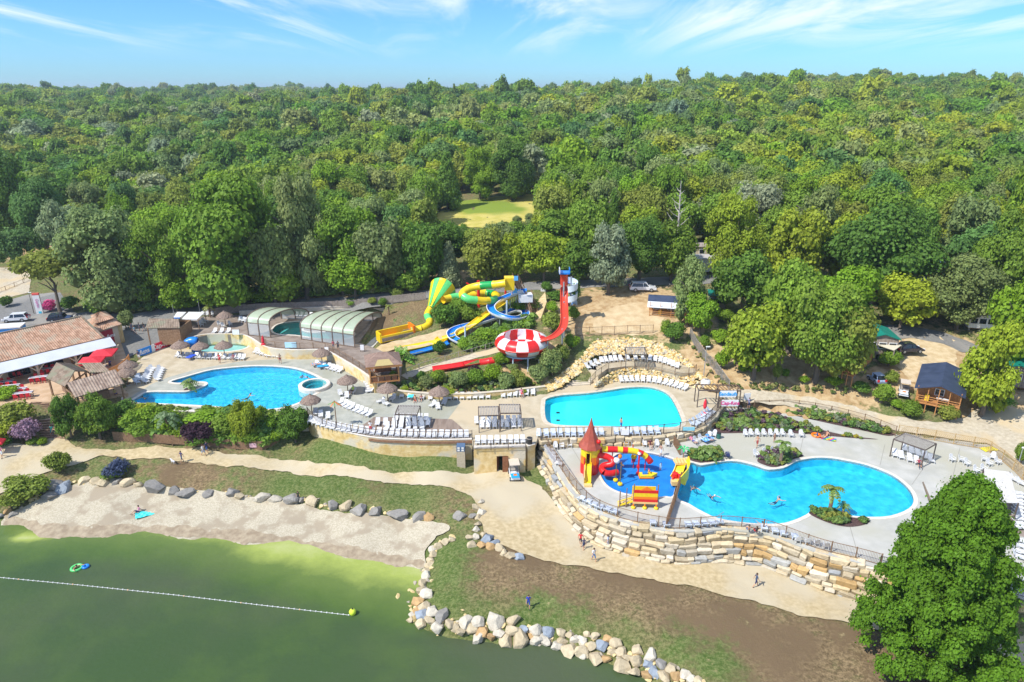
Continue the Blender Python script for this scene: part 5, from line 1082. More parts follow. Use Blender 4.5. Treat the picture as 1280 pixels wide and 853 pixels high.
sp_t = thing('spiral_stair','white and pale blue spiral stair casing right of the red chute','stairs',P(713,372,10.8))
c0 = P(713.0,384,10.9); SH_ = (zat(c0.y,347) - 1.0 - 10.9) / 46; mb = MB(); mb.tube([(c0.x,c0.y,Tz(c0.x,c0.y) - .3),(c0.x,c0.y,zat(c0.y,346))],.15,8); mb.build('pole',M_steel,sp_t,world=True)
NST = 46
for k in range(NST):
 a = k * .33; z = 10.9 + k * SH_; r_ = 1.15; mb = MB(); mb.prism([(c0.x,c0.y),(c0.x + math.cos(a) * r_,c0.y + math.sin(a) * r_),(c0.x + math.cos(a + .36) * r_,c0.y + math.sin(a + .36) * r_)],z,z + .05,bottom=True); mb.build('tread',M_blu if k % 3 == 0 else M_wht,sp_t,world=True)
mb = MB(); vs = []; fs = []
for k in range(NST + 1):
 a = k * .33; z = 10.9 + k * SH_; vs += [(c0.x + math.cos(a) * 1.2,c0.y + math.sin(a) * 1.2,z - .1),(c0.x + math.cos(a) * 1.2,c0.y + math.sin(a) * 1.2,z + 1.0)]
fs = [(2 * k,2 * k + 2,2 * k + 3,2 * k + 1) for k in range(NST)]; mb.add(vs,fs); mb.build('side_casing',mcol('pale_blue_casing',(0.62,0.72,0.8)),sp_t,world=True,smooth=True)
bw = thing('bowl_slide','huge red and white checked bowl slide on blue grey legs','water slide',P(652.5,437,8.2))
bc = P(652.5,430,10.3); NB = 14; Rb = 3.75
bands = [[(2.7,-1.15),(3.4,-.9)],[(3.4,-.9),(3.95,-.45),(4.15,.15)],[(4.15,.15),(4.1,.6),(3.75,1.05),(3.2,1.35),(2.85,1.42)],[(2.85,1.42),(2.8,1.25),(3.1,.4),(2.8,-.3)],[(2.8,-.3),(2.2,-.8),(1.2,-1.0)]]
for bi,bd in enumerate(bands):
 for k in range(NB):
  mb = MB(); mb.lathe(bd,tuple(bc),3,0,2 * PI * k / NB,2 * PI * (k + 1) / NB); m_ = (M_red if (k + (0 if bi in (2,) else 1 if bi in (1,3) else 0)) % 2 else M_wht)
  if bi == 0: m_ = M_wht if k % 2 else M_coral
  mb.build('bowl_panel',m_,bw,world=True,smooth=True)
mb = MB(); mb.lathe([(1.2,-1.1),(.5,-1.3),(.01,-1.35)],tuple(bc),20); mb.lathe([(1.3,-1.2),(3.0,-1.2)],tuple(bc),24); mb.build('bowl_centre',M_wht,bw,world=True,smooth=True)
mb = MB(); mb.lathe([(4.16,.02),(4.22,.12),(4.16,.2)],tuple(bc),42); mb.build('flange',M_coral,bw,world=True)
mb = MB(); mb.lathe([(2.85,-1.35),(3.05,-1.35),(3.05,-1.15),(2.85,-1.15)],tuple(bc),36); mb.build('ring_frame',mcol('grey_blue_steel',(0.45,0.55,0.65)),bw,world=True)
for k in range(8):
 a = 2 * PI * k / 8 + .3; x,y = bc.x + math.cos(a) * 2.95,bc.y + math.sin(a) * 2.95; leg(bw,x,y,Tz(x,y),bc.z - 1.2,.12,MATS['grey_blue_steel'],'leg')
rt = thing('red_exit_slide','bright red exit tube and long trough below the striped bowl','water slide',P(590,458,6.8))
tube_slide(rt,[(652,446,8.6),(643,447.5,8.3),(634,447.5,8.0),(622,450,7.6),(611,452.5,7.3),(600,454,7.1)],.62,[M_red,M_coral,M_red],1.8)
flume(rt,path3([(600,454.6,6.9),(585,457,6.8),(565,460.5,6.6),(541,464,6.4)]),.8,M_red,M_red,wall=.55)
mb = MB(); a,b = P(600,457,6.2),P(540,467.5,6.0); mb.bar(a,b,2.6,.6); mb.build('concrete_bed',mat('ochre_concrete',(0.5,0.38,0.2),(0.6,0.48,0.28),scale=1),rt,world=True)
# --- timber stairs and rockwork behind
ts = thing('timber_stairs','brown timber stairway climbing to the yellow start box','stairs',P(650,380,10.5))
def stairrun(t,p,q,w=1.3):
 p,q = Vector(p),Vector(q); n = max(4,int(abs(q.z - p.z) / .22)); d = (q - p); h = Vector((d.x,d.y,0)).normalized(); x = Vector((-h.y,h.x,0)) * w / 2
 for k in range(n): c = p.lerp(q,(k + .5) / n); mb = MB(); mb.bar(c - x,c + x,.28,.05); mb.build('tread',M_wood,t,world=True)
 for s in (-1,1):
  mb = MB(); mb.bar(p + x * s,q + x * s,.08,.25); mb.build('stringer',M_wood,t,world=True); mb = MB(); mb.bar(p + x * s + Vector((0,0,1)),q + x * s + Vector((0,0,1)),.07,.1); mb.build('handrail',M_wood,t,world=True)
  for k in range(5): c = p.lerp(q,k / 4) + x * s; mb = MB(); mb.bar((c.x,c.y,min(Tz(c.x,c.y),c.z) - .2),c + Vector((0,0,1)),.1); mb.build('post',M_wood,t,world=True)
stairrun(ts,P(652.5,366,13.6),P(644,349.5,16.4),1.2); stairrun(ts,P(668,393,10.6),P(660.5,370,13.6),1.4)
for lb,x,y,z in (('small blue and pink notice high on the timber stairs',645,351,17.0),('small pale blue notice on the start platform',644,366.5,14.4)):
 p = P(x,y,z); banner('notice',lb,p - Vector((.35,0,0)),p + Vector((.35,0,0)),.8,mcol('notice_blue',(0.1,0.4,0.75)),posts=False)
rw = thing('artificial_rock','beige sculpted rock wall beside the timber stairs','rock',P(672,395,9.6))
mb = MB(); rp = [P(664,408,9.4),P(676,408,9.4),P(683,392,9.8),P(681,380,10.4),P(673,385,10.2)]
zs_ = [p.z + h for p,h in zip(rp,(.7,1.5,2.1,2.2,1.5))]; mb.prism(rp,[p.z - .5 for p in rp],zs_); mb.build('rock_body',mat('beige_rock',(0.45,0.33,0.16),(0.6,0.48,0.27),scale=2,rough=.9,bump=.8),rw,world=True)
# --- wooden hut on the curved wall
hz = ZD; cs = [P(463.5,480,hz),P(499,476.5,hz)]; d = cs[1] - cs[0]; rz = math.atan2(d.y,d.x); w = d.length; dep = 4.0
h = thing('wooden_hut','open sided orange timber hut with brown hipped roof above the curved wall','hut',cs[0] + d / 2 + Vector((-math.sin(rz),math.cos(rz),0)) * dep / 2,rz)
for sx in (-1,1):
 for sy in (-1,1): mb = MB(); mb.box(sx * w / 2,sy * dep / 2,1.4,.2,.2,2.8); mb.build('post',M_woodr,h)
for sy in (-1,1):
 for z_ in (.12,1.05,2.75): mb = MB(); mb.box(0,sy * dep / 2,z_,w - .2,.14,.18); mb.build('beam',M_woodr,h)
for k in range(4): mb = MB(); mb.box((k - 1.5) * w / 4.4,-dep / 2 + .02,.6,w / 5.2,.08,.7); mb.build('wall_panel',M_door,h)
for sx in (-1,1): mb = MB(); mb.box(sx * w / 2,0,.6,.1,dep - .2,.9); mb.build('side_panel',M_woodr,h)
mb = MB(); mb.box(0,0,.03,w,dep,.1); mb.build('floor',M_plank,h); mb = MB(); mb.box(0,dep / 4,1.0,w * .6,.5,.9); mb.build('counter',M_door,h)
ov = .55; W2,D2 = w / 2 + ov,dep / 2 + ov; vs = [(-W2,-D2,2.8),(W2,-D2,2.8),(W2,D2,2.8),(-W2,D2,2.8),(-w * .15,.3,3.9),(w * .15,.3,3.9)]
mb = MB(); mb.add(vs,[(0,1,5,4),(1,2,5),(2,3,4,5),(3,0,4),(3,2,1,0)]); mb.build('roof',mat('brown_roof_felt',(0.20,0.13,0.10),(0.28,0.19,0.15),scale=2,rough=.9),h)
mb = MB(); mb.add([(-w * .33,-D2 - .02,2.86),(w * .33,-D2 - .02,2.86),(w * .2,-D2 + 1.2,3.35),(-w * .2,-D2 + 1.2,3.35)],[(0,1,2,3)]); mb.build('roof_light',mcol('ochre_panel',(0.42,0.33,0.14),rough=.7),h)
for k in range(3): mb = MB(); mb.box(0,-D2 + .02 + k * .0,2.74 - k * .1,w + 2 * ov,.06,.08); mb.build('fascia',M_woodr,h)
# --- castle tower
m_px = .092
tc_ = P(736.5,589,ZS); ct = thing('castle_tower','red and yellow play castle tower with pointed red brown roof','play tower',tc_)
bandc = [(0,1.35,M_red),(1.35,2.35,M_org),(2.35,3.45,M_yel)]; RT = 1.12
for z0,z1,m_ in bandc:
 for k in range(10):
  if k in (7,) and z0 > .1: continue
  a0,a1 = 2 * PI * k / 10 - .31,2 * PI * (k + 1) / 10 - .31; mb = MB(); x0,y0,x1,y1 = math.cos(a0) * RT,math.sin(a0) * RT,math.cos(a1) * RT,math.sin(a1) * RT
  mb.prism([(x0,y0),(x1,y1),(x1 * .94,y1 * .94),(x0 * .94,y0 * .94)],z0,z1 - .004); mb.build('wall_panel',m_,ct)
mb = MB(); a0,a1 = 2 * PI * 7 / 10 - .31,2 * PI * 8 / 10 - .31
for s in (a0 + .06,a1 - .06): mb.bar((math.cos(s) * RT * .97,math.sin(s) * RT * .97,1.3),(math.cos(s) * RT * .97,math.sin(s) * RT * .97,3.45),.13)
mb.build('door_frame',M_yel,ct); mb = MB(); mb.box(math.cos((a0 + a1) / 2) * RT * .95,math.sin((a0 + a1) / 2) * RT * .95,3.2,.7,.1,.5,(a0 + a1) / 2 + PI / 2); mb.build('arch_panel',M_yel,ct)
mb = MB(); mb.lathe([(.9,1.5),(.01,1.5)],n=12); mb.build('floor',M_beige,ct); mb = MB(); mb.box(0,.5,2.5,1.2,.1,1.9); mb.build('inner_wall',M_dred,ct)
rfm = mat('red_brown_roof',(0.30,0.055,0.03),(0.4,0.085,0.05),scale=2,rough=.45)
for k in range(8):
 a0,a1 = 2 * PI * k / 8 + .39,2 * PI * (k + 1) / 8 + .39; mb = MB(); pr = [(1.42,3.42),(.98,4.15),(.55,5.2),(.22,6.3),(.02,7.1)]; vs = []
 for r,z in pr: vs += [(math.cos(a0) * r,math.sin(a0) * r,z),(math.cos(a1) * r,math.sin(a1) * r,z)]
 mb.add(vs,[(2 * i,2 * i + 1,2 * i + 3,2 * i + 2) for i in range(4)]); mb.build('roof_panel',rfm,ct)
mb = MB(); mb.lathe([(1.4,3.44),(.02,3.46)],n=8); mb.build('roof_soffit',M_dred,ct)
mb = MB(); sl_p = [Vector(v) for v in ((-.25,-.95,1.55),(-.3,-1.35,1.45),(-.38,-2.0,.8),(-.45,-2.7,.3),(-.5,-3.1,.22))]
mb.sweep(sl_p,[(-.36,.3),(-.3,.3),(-.28,0),(.28,0),(.3,.3),(.36,.3),(.34,-.06),(-.34,-.06)],closed=True); mb.build('slide',M_yel,ct)
mb = MB(); mb.bar((-.72,-1.0,1.0),(-.9,-2.9,.35),.08,1.3); mb.build('slide_side',M_beige,ct); mb = MB(); mb.box(-.75,-1.1,1.2,.12,.3,2.4); mb.build('side_pillar',M_red,ct)
mb = MB(); mb.box(-.5,-3.3,.12,.9,.5,.24); mb.build('slide_foot',M_beige,ct)
def blob(t,name,p,r,m,sq=1): mb = MB(); mb.lathe([(.01,r * sq),(r * .7,r * .7 * sq),(r,0),(r * .7,-r * .7 * sq),(.01,-r * sq)],tuple(p),12); return mb.build(name,m,t,world=True,smooth=True)
blob(ct,'finial_figure',P(748.5,552.5,ZS + 4.2),.28,M_red); blob(ct,'finial_base',P(750,557,ZS + 3.6),.3,M_yel)
tube_slide(ct,[(746,561.5,ZS+2.9),(756,561.8,ZS+2.9),(772,562.2,ZS+2.8),(788,563.5,ZS+2.65),(799,566,ZS+2.4),(806.5,570,ZS+2.0),(812,576,ZS+1.4),(813.5,578,ZS+1.2)],.36,[M_dred,M_yel,M_red,M_red,M_yel,M_red,M_yel,M_yel,M_red,M_yel,M_red],.85)
tube_slide(ct,[(745,569,ZS+2.4),(752,569.5,ZS+2.3),(760,571.5,ZS+2.1),(766,576,ZS+1.8),(764,580.5,ZS+1.5),(757,581.5,ZS+1.3),(752,585,ZS+1.1),(755,590.5,ZS+.9),(763,592.2,ZS+.7),(771,590.5,ZS+.55)],.36,[M_red],1.4)
for x,y,zt_ in ((790,569,2.3),(765,570,1.7),(806,578,1.8)): q = P(x,y + 8,ZS); leg(ct,q.x,q.y,ZS,ZS + zt_,.06,M_red,'support_post')
# --- splash toys
def toy(name,label,px_,py_): return thing(name,label,'water toy',P(px_,py_,ZS - .1))
for (x,y,hh,m_,lb) in ((769.5,601,3.0,'ball','thin green and brown pole carrying a white tipping bucket'),(775,606,3.0,None,'second thin pole with a yellow foot beside the white bucket')):
 o = toy('splash_pole',lb,x,y); q = o.location; mb = MB(); mb.tube([(0,0,0),(0,0,hh)],.055,6); mb.build('pole',mat('pole_green_brown',(0.12,0.16,0.05),(0.3,0.12,0.05),scale=3,lo=.45,hi=.55),o)
 mb = MB(); mb.lathe([(.01,.3),(.25,.25),(.3,.1),(.28,0)],n=12); mb.build('foot',M_yel,o)
 if m_:
  mb = MB(); mb.lathe([(.01,2.4),(.3,2.45),(.38,2.7),(.3,2.95),(.05,3.0)],n=12); mb.build('bucket',M_wht,o,smooth=True)
  mb = MB(); mb.lathe([(.01,2.95),(.2,3.02),(.25,3.2),(.2,3.38),(.01,3.45)],(.35,0,0),n=8); mb.build('ball',[M_org],o,smooth=True); mb = MB(); mb.bar((.2,0,2.5),(.8,-.2,2.1),.12); mb.build('spout',M_sleep,o)
o = toy('water_cannon','red post with white head and red foot in the splash pad',797.5,592); mb = MB(); mb.tube([(0,0,0),(0,0,2.7)],.1,8); mb.build('post',M_red,o); mb = MB(); mb.lathe([(.26,0),(.22,.12),(.1,.2)],n=10); mb.build('foot',M_red,o); mb = MB(); mb.lathe([(.01,2.9),(.2,2.8),(.22,2.6),(.01,2.5)],n=10); mb.build('head',M_wht,o); mb = MB(); mb.bar((0,0,2.9),(0,-.3,3.1),.12); mb.build('nozzle',M_red,o); mb = MB(); mb.box(-.05,0,.9,.3,.3,.3); mb.build('valve',M_red,o)
o = toy('hanging_bucket','red bucket with yellow rim under the upper tube',791.5,585); mb = MB(); mb.lathe([(.01,.9),(.2,.92),(.27,1.35)],n=12); mb.build('bucket',M_red,o); mb = MB(); mb.lathe([(.27,1.35),(.36,1.4),(.36,1.6),(.3,1.62)],n=12); mb.build('rim',M_yel,o); mb = MB(); mb.tube([(0,0,0),(0,0,.95)],.05,6); mb.build('post',M_red,o)
o = toy('play_jet_ski','yellow and orange toy jet ski with blue seat in the splash pad',809.5,596); mb = MB()
mb.add([(-.95,-.35,0),(.4,-.4,0),(1.1,0,.1),(.4,.4,0),(-.95,.35,0),(-.95,-.4,.35),(.4,-.45,.4),(1.15,0,.5),(.4,.45,.4),(-.95,.4,.35)],[(4,3,2,1,0),(5,6,7,8,9),(0,1,6,5),(1,2,7,6),(2,3,8,7),(3,4,9,8),(4,0,5,9)]); mb.build('hull',M_yel,o)
mb = MB(); mb.box(-.2,0,.05,1.7,.86,.12); mb.build('skirt',M_org,o); mb = MB(); mb.box(-.35,0,.5,.6,.3,.28); mb.build('seat',M_blu,o); mb = MB(); mb.bar((.25,0,.4),(.1,0,.85),.2); mb.build('steering_column',M_yel,o); mb = MB(); mb.bar((.1,-.25,.85),(.1,.25,.95),.07); mb.build('handlebar',M_red,o)
o = toy('play_boat','yellow and red play slide with beige roof against the brown fence',851,598); B = lambda x,y,z: P(x,y,z)
mb = MB(); q0,q1 = P(843,578,ZS + 1.5),P(861.5,577,ZS + 1.5); mb.bar(q0,q1,1.1,.16);
mb.build('roof_board',M_beige,o,world=True)
for k in range(5): q = q0.lerp(q1,(k + .5) / 5); mb = MB(); mb.bar(q + Vector((0,-.55,.12)),q + Vector((0,.55,.16)),.28,.12); mb.build('roof_board',M_beige,o,world=True)
mb = MB(); mb.sweep(path3([(858,575,ZS+1.8),(860,582,ZS+1.6),(858,590,ZS+1.3),(853,597,ZS+.9),(849,603,ZS+.4)],.3),[(-.2,.55),(-.1,.55),(-.05,0),(.05,-.05),(.05,-.9),(-.2,-.9)],closed=True); mb.build('hull_side',M_yel,o,world=True)
mb = MB(); mb.sweep(path3([(851,578,ZS+1.4),(850,585,ZS+1.2),(847.5,592,ZS+.8),(843.5,599,ZS+.35)],.3),[(-.55,.3),(-.48,.3),(-.45,0),(.45,0),(.48,.3),(.55,.3),(.5,-.1),(-.5,-.1)],closed=True); mb.build('slide',M_yel,o,world=True)
mb = MB(); mb.sweep(path3([(845,584,ZS+.9),(843.5,590,ZS+.7),(841.5,597,ZS+.5),(840.8,601,ZS+.4)],.3),[(-.08,.3),(.08,.3),(.08,-.4),(-.08,-.4)],closed=True); mb.build('side_board',M_red,o,world=True)
for x,y,m_ in ((849.2,592,M_red),(843.6,598.5,M_red),(850.5,601.5,M_red)): q = P(x,y,ZS + .3); mb = MB(); mb.lathe([(.01,0),(.33,0),(.36,.75),(.01,.75)],tuple(q),10); mb.build('barrel',m_,o,world=True)
q = P(844,604,ZS + .2); mb = MB(); mb.box(q.x,q.y,q.z + .1,.95,.7,.5); mb.build('foot_block',M_beige,o,world=True)
for x,y in ((845,586),(860,585)): q = P(x,y,ZS); leg(o,q.x,q.y,ZS,ZS + 1.5,.07,M_org,'post')
o = toy('toy_palm','bright green plastic palm tree on a leaning brown post',854,573); mb = MB(); mb.tube([(0,0,0),(0,0,1.3)],[.09,.06],7); mb.build('trunk',M_sleep,o)
for k in range(6): a = k * 1.05 + .2; mb = MB(); x,y = math.cos(a),math.sin(a); mb.add([(0,0,1.3),(x * .5 - y * .16,y * .5 + x * .16,1.5),(x * .95,y * .95,1.22),(x * .5 + y * .16,y * .5 - x * .16,1.5),(x * .45,y * .45,1.38)],[(0,3,2,1),(0,1,2,4),(0,4,2,3)]); mb.build('frond',mcol('bright_green_plastic',(0.01,0.42,0.12)),o)
bp_ = P(806,636,ZS); o = thing('striped_play_hut','play hut panel striped yellow orange and red on yellow ball feet','play hut',bp_,-.06); w = 2.55
for z0,z1,m_ in ((.62,.86,M_beige),(.86,1.2,M_red),(1.2,1.5,M_org),(1.5,1.95,M_yel),(1.95,2.3,M_red)): mb = MB(); mb.box(0,0,(z0 + z1) / 2,w + (.15 if z0 < .7 else 0),.14 if z0 < .7 else .1,z1 - z0 - .004); mb.build('stripe_panel',m_,o)
mb = MB(); mb.add([(-.6,-.05,2.3),(.75,-.05,2.3),(.02,-.05,2.75),(-.6,.05,2.3),(.75,.05,2.3),(.02,.05,2.75)],[(0,1,2),(5,4,3),(0,3,4,1),(1,4,5,2),(2,5,3,0)]); mb.build('gable',M_org,o)
for x in (-w / 2,w / 2): mb = MB(); mb.tube([(x,.05,.5),(x,.05,3.0)],.07,7); mb.build('corner_post',M_sleep,o)
for x in (-1.25,-.02,1.2):
 for y in (0,1.5):
  mb = MB(); mb.tube([(x,y,.1),(x,y,.62)],.08,7); mb.build('leg',M_org,o); mb = MB(); mb.lathe([(.01,.3),(.2,.24),(.26,.1),(.2,0)],(x,y,0),10); mb.build('ball_foot',M_yel,o,smooth=True)
mb = MB(); mb.box(0,.75,.66,w,1.5,.08); mb.build('floor',M_beige,o); mb = MB(); mb.box(0,1.5,1.3,w,.08,1.1); mb.build('back_panel',M_yel,o)
mb = MB(); mb.bar((-w / 2 - 1.6,.2,.12),(-w / 2,.2,.75),.12,.16); mb.bar((-w / 2 - 1.6,.9,.12),(-w / 2,.9,.75),.12,.16); mb.build('stair_stringer',M_yel,o)
for k in range(5): mb = MB(); q = k / 4; mb.box(-w / 2 - 1.5 + q * 1.4,.55,.2 + q * .5,.25,.8,.05); mb.build('stair_tread',M_beige,o)
for x,zt_ in ((-w / 2 - 1.45,2.0),(-w / 2 - .75,2.4)): mb = MB(); mb.tube([(x,.15,0),(x,.15,zt_)],.06,6); mb.build('rail_post',M_sleep,o)
for zq in (.9,1.15,1.4): mb = MB(); mb.bar((-w / 2 - 1.5,.15,zq - .25),(-w / 2,.15,zq + .35),.03); mb.build('rope_rail',M_wood,o)
o = thing('toddler_slide','blue tube shaped toddler slide with pink dots behind the left parasols','water slide',P(240,436,ZM))
mb = MB(); L = path3([(232,432,ZM+1.5),(236,428,ZM+1.9),(241,426.5,ZM+2.1),(247,427,ZM+2.0)],.2); mb.tube(L,[.45,.6,.7] + [.75] * (len(L) - 4) + [.6],12,cap=False); mb.build('slide_tube',M_blu,o,world=True,smooth=True)
mb = MB(); mb.sweep(path3([(236,430,ZM+1.6),(239,434,ZM+1.0),(242,438,ZM+.4),(246,440,ZM+.2)],.25),[(-.4,.3),(-.34,.3),(-.3,0),(.3,0),(.34,.3),(.4,.3),(.35,-.07),(-.35,-.07)],closed=True); mb.build('slide_chute',M_blu,o,world=True)
L = path3([(243,437,ZM+.5),(247,433,ZM+1.0),(252,430.5,ZM+1.2),(255.5,432,ZM+1.0),(254,435,ZM+.6)],.2); mb = MB(); mb.tube(L,.32,10); mb.build('arch_tube',MATS['blue_plastic'],o,world=True,smooth=True)
q = P(240.5,440,ZM); mb = MB(); mb.tube([tuple(q),(q.x,q.y,ZM + 1.9)],.12,8); mb.build('post',mcol('lime_plastic',(0.35,0.6,0.2)),o,world=True)
for x,y,z in ((237,427.5,ZM + 1.8),(234,430.5,ZM + 1.5),(253.5,430.5,ZM + 1.3)): blob(o,'pink_dot',P(x,y,z) + Vector((0,-.5,0)),.22,mcol('pink_plastic',(0.8,0.1,0.25)))
# ================================================================ BUILDINGS, COVERS, VEHICLES
M_tile = mat('terracotta_tiles',(0.34,0.20,0.13),(0.56,0.36,0.25),scale=1.6,rough=.9,bump=.2,spec=.1,detail=8,c3=(0.42,0.33,0.24),s3=.6)
M_tileg = mat('grey_brown_tiles',(0.20,0.15,0.11),(0.33,0.26,0.2),scale=1.6,rough=.9,bump=.2,spec=.1,detail=8,c3=(0.25,0.24,0.17),s3=.6)
M_cream = mat('cream_render',(0.55,0.46,0.32),(0.64,0.55,0.41),scale=1,rough=.9)
def roofface(t,a,b,c,d,m,rib=.32,name='roof',amp=.07,th=.12):
 """a-b eave, d-c ridge: corrugated tile courses running from ridge to eave"""
 a,b,c,d = map(Vector,(a,b,c,d)); n = max(2,int((b - a).length / (rib / 2))); nr = (b - a).cross(d - a).normalized()
 if nr.z < 0: nr = -nr
 mb = MB(); vs = []
 for i in range(n + 1):
  q = i / n; o = nr * (amp if i % 2 else 0); e0,e1 = a.lerp(b,q),d.lerp(c,q); vs += [e0 + o,e1 + o,e1 - nr * th,e0 - nr * th]
 fs = []
 for i in range(n):
  for k in range(4): fs.append((i * 4 + k,i * 4 + 4 + k,i * 4 + 4 + (k + 1) % 4,i * 4 + (k + 1) % 4))
 fs += [(0,1,2,3),(n * 4 + 3,n * 4 + 2,n * 4 + 1,n * 4)]
 mb.add(vs,fs); return mb.build(name,m,t,world=True)
def wallbox(t,pts,z0,z1,m,name='wall',th=.2,closed=True):
 for i in range(len(pts) if closed else len(pts) - 1):
  a,b = pts[i],pts[(i + 1) % len(pts)]; mb = MB(); mb.bar(Vector((a[0],a[1],(z0 + z1) / 2)),Vector((b[0],b[1],(z0 + z1) / 2)),th,z1 - z0); mb.build(name,m,t,world=True)
# --- restaurant ground
sheet('restaurant_terrace',[P(a,b,6.0) for a,b in [(-150,580),(-150,430),(60,415),(150,425),(158,447),(140,470),(160,492),(112,500),(64,503),(40,503),(0,530)]],mat('terrace_tan',(0.46,0.31,0.18),(0.56,0.40,0.26),scale=.8,rough=.9),.06)
deck('restaurant_platform',[P(a,b,6.02) for a,b in [(-150,580),(-150,430),(60,415),(150,425),(158,447),(140,470),(160,492),(112,500),(64,503),(40,503),(0,530)]],6.02,MATS['terrace_tan'],(),1.8)
t = thing('restaurant','long restaurant with faded terracotta tiled roof and white terrace awning','restaurant',P(40,445,6))
EZ,RZ = 9.2,12.0
eR,rR = P(129,422.5,EZ),P(101,396,RZ); dirx = (P(129,422.5,EZ) - P(0,452.5,EZ)).normalized(); eL = eR - dirx * 48;
rL = rR - dirx * 45; roofface(t,eL,eR,rR,rL,M_tile)
bk = Vector((-dirx.y,dirx.x,0)); half = (rR - eR).dot(bk); bR,bL = eR + bk * 2 * half,eL + bk * 2 * half
bR.z = bL.z = EZ; roofface(t,bR,bL,rL,rR,M_tile)
mb = MB(); mb.add([eR + Vector((0,0,-.1)),bR + Vector((0,0,-.1)),rR + Vector((0,0,-.1))],[(0,1,2)]); mb.build('gable',M_cream,t,world=True)
mb = MB(); mb.bar(eR + Vector((0,0,.06)) + dirx * .05,rR + Vector((0,0,.1)) + dirx * .05,.3,.2); mb.bar(rL,rR,.3,.25); mb.build('ridge_tiles',M_tileg,t,world=True)
wallbox(t,[eL + bk * .6,eR + bk * .6 - dirx * .5,bR - bk * .6 - dirx * .5,bL - bk * .6],5.9,EZ - .05,M_cream,th=.3)
for k in range(7): q = eR + bk * .42 - dirx * (3 + k * 4.5); mb = MB(); mb.box(q.x,q.y,7.5,2.8,.12,2.6,math.atan2(dirx.y,dirx.x)); mb.build('window',M_glass,t,world=True)
a0,a1,a2,a3 = eR + Vector((.25,0,-.1)),P(145.5,432,8.5),P(145.5,432,8.5),None
ou = P(145.3,432,8.4); oL = ou - dirx * 50; iR = eR + dirx * 1.0 - bk * .05 - Vector((0,0,.12)); iL = eL - bk * .05 - Vector((0,0,.12))
mb = MB(); mb.add([oL,ou,iR,iL,oL - Vector((0,0,.1)),ou - Vector((0,0,.1)),iR - Vector((0,0,.1)),iL - Vector((0,0,.1))],[(0,1,2,3),(7,6,5,4),(0,4,5,1),(1,5,6,2),(3,2,6,7)])
mb.build('awning',mat('pale_grey_awning',(0.50,0.53,0.60),(0.56,0.59,0.66),scale=.5,rough=.6),t,world=True)
for k in range(9):
 p = ou - dirx * (.6 + k * 5.2) + bk * .4; mb = MB(); mb.bar((p.x,p.y,6),(p.x,p.y,8.3),.24)
 for s in (-1,1): mb.bar((p.x,p.y,7.2),tuple(p + dirx * s * 1.1 + Vector((0,0,8.35 - p.z))),.14)
 mb.build('branched_post',M_pale,t,world=True)
 p2 = p + bk * 2.6; mb = MB(); mb.bar((p2.x,p2.y,6),(p2.x,p2.y,8.8),.2); mb.build('inner_post',M_woodr,t,world=True)
# --- hipped kiosk behind it
t = thing('tiled_kiosk','small kiosk with two tier terracotta roof and red front at the restaurant end','kiosk',P(135,418,6))
a,b,c_,d = P(116,416.5,9.3),P(152,405.5,9.3),P(136,392.5,9.3),P(108,401,9.3); ap = (a + b + c_ + d) / 4; ap.z = 10.9; mid = [p.lerp(ap,.42) for p in (a,b,c_,d)]
for i in range(4):
 p,q = (a,b,c_,d)[i],(a,b,c_,d)[(i + 1) % 4]; roofface(t,p,q,q.lerp(ap,.42),p.lerp(ap,.42),M_tile,rib=.35)
 up_ = Vector((0,0,.35)); p2,q2 = p.lerp(ap,.48) + up_,q.lerp(ap,.48) + up_; p2 = ap + (p2 - ap) * 1.25; q2 = ap + (q2 - ap) * 1.25
 roofface(t,p2,q2,ap + up_,ap + up_ * 1.001,M_tile,rib=.35,name='upper_roof')
ins = [p.lerp(Vector((ap.x,ap.y,9.2)),.16) for p in (a,b,c_,d)]; wallbox(t,ins,5.9,9.15,M_cream)
p,q = ins[0],ins[1]; u_ = (q - p).normalized(); nn = Vector((u_.y,-u_.x,0)) * .16
p1,q1 = p + u_ * .4 + nn,p.lerp(q,.68) + nn; mb = MB(); mb.bar((p1.x,p1.y,7.7),(q1.x,q1.y,7.7),.08,2.5); mb.build('red_front',mcol('dark_red_panel',(0.35,0.01,0.03),rough=.6),t,world=True)
mm = p1.lerp(q1,.5) + nn * .4; link_mesh('lettering',text_mesh('Cap-funs',.85,M_signw),t,(mm.x - t.location.x,mm.y - t.location.y,7.8 - t.location.z),(PI / 2,0,math.atan2(u_.y,u_.x)))
p2 = q + nn; mb = MB(); mb.bar((p2.x,p2.y,6),(p2.x,p2.y,9.2),.5); mb.build('stone_pillar',M_wallr,t,world=True)
t = thing('white_box_van','white roofed box van with blue edge parked behind the restaurant','van',P(2,418,6)); c0 = P(2,409,8.4)
mb = MB(); mb.box(c0.x,c0.y,7.4,6.4,2.3,2.0,.25); mb.build('body',M_signb,t,world=True); mb = MB(); mb.box(c0.x,c0.y,8.5,6.6,2.5,.2,.25); mb.build('roof',M_alu,t,world=True)
for sx in (-2,2):
 for sy in (-1.05,1.05): w_ = Matrix.Rotation(.25,3,'Z') @ Vector((sx,sy,0)); mb = MB(); mb.tube([(c0.x + w_.x,c0.y + w_.y - .12,6.4),(c0.x + w_.x,c0.y + w_.y + .12,6.4)],.36,12); mb.build('wheel',M_blk,t,world=True)
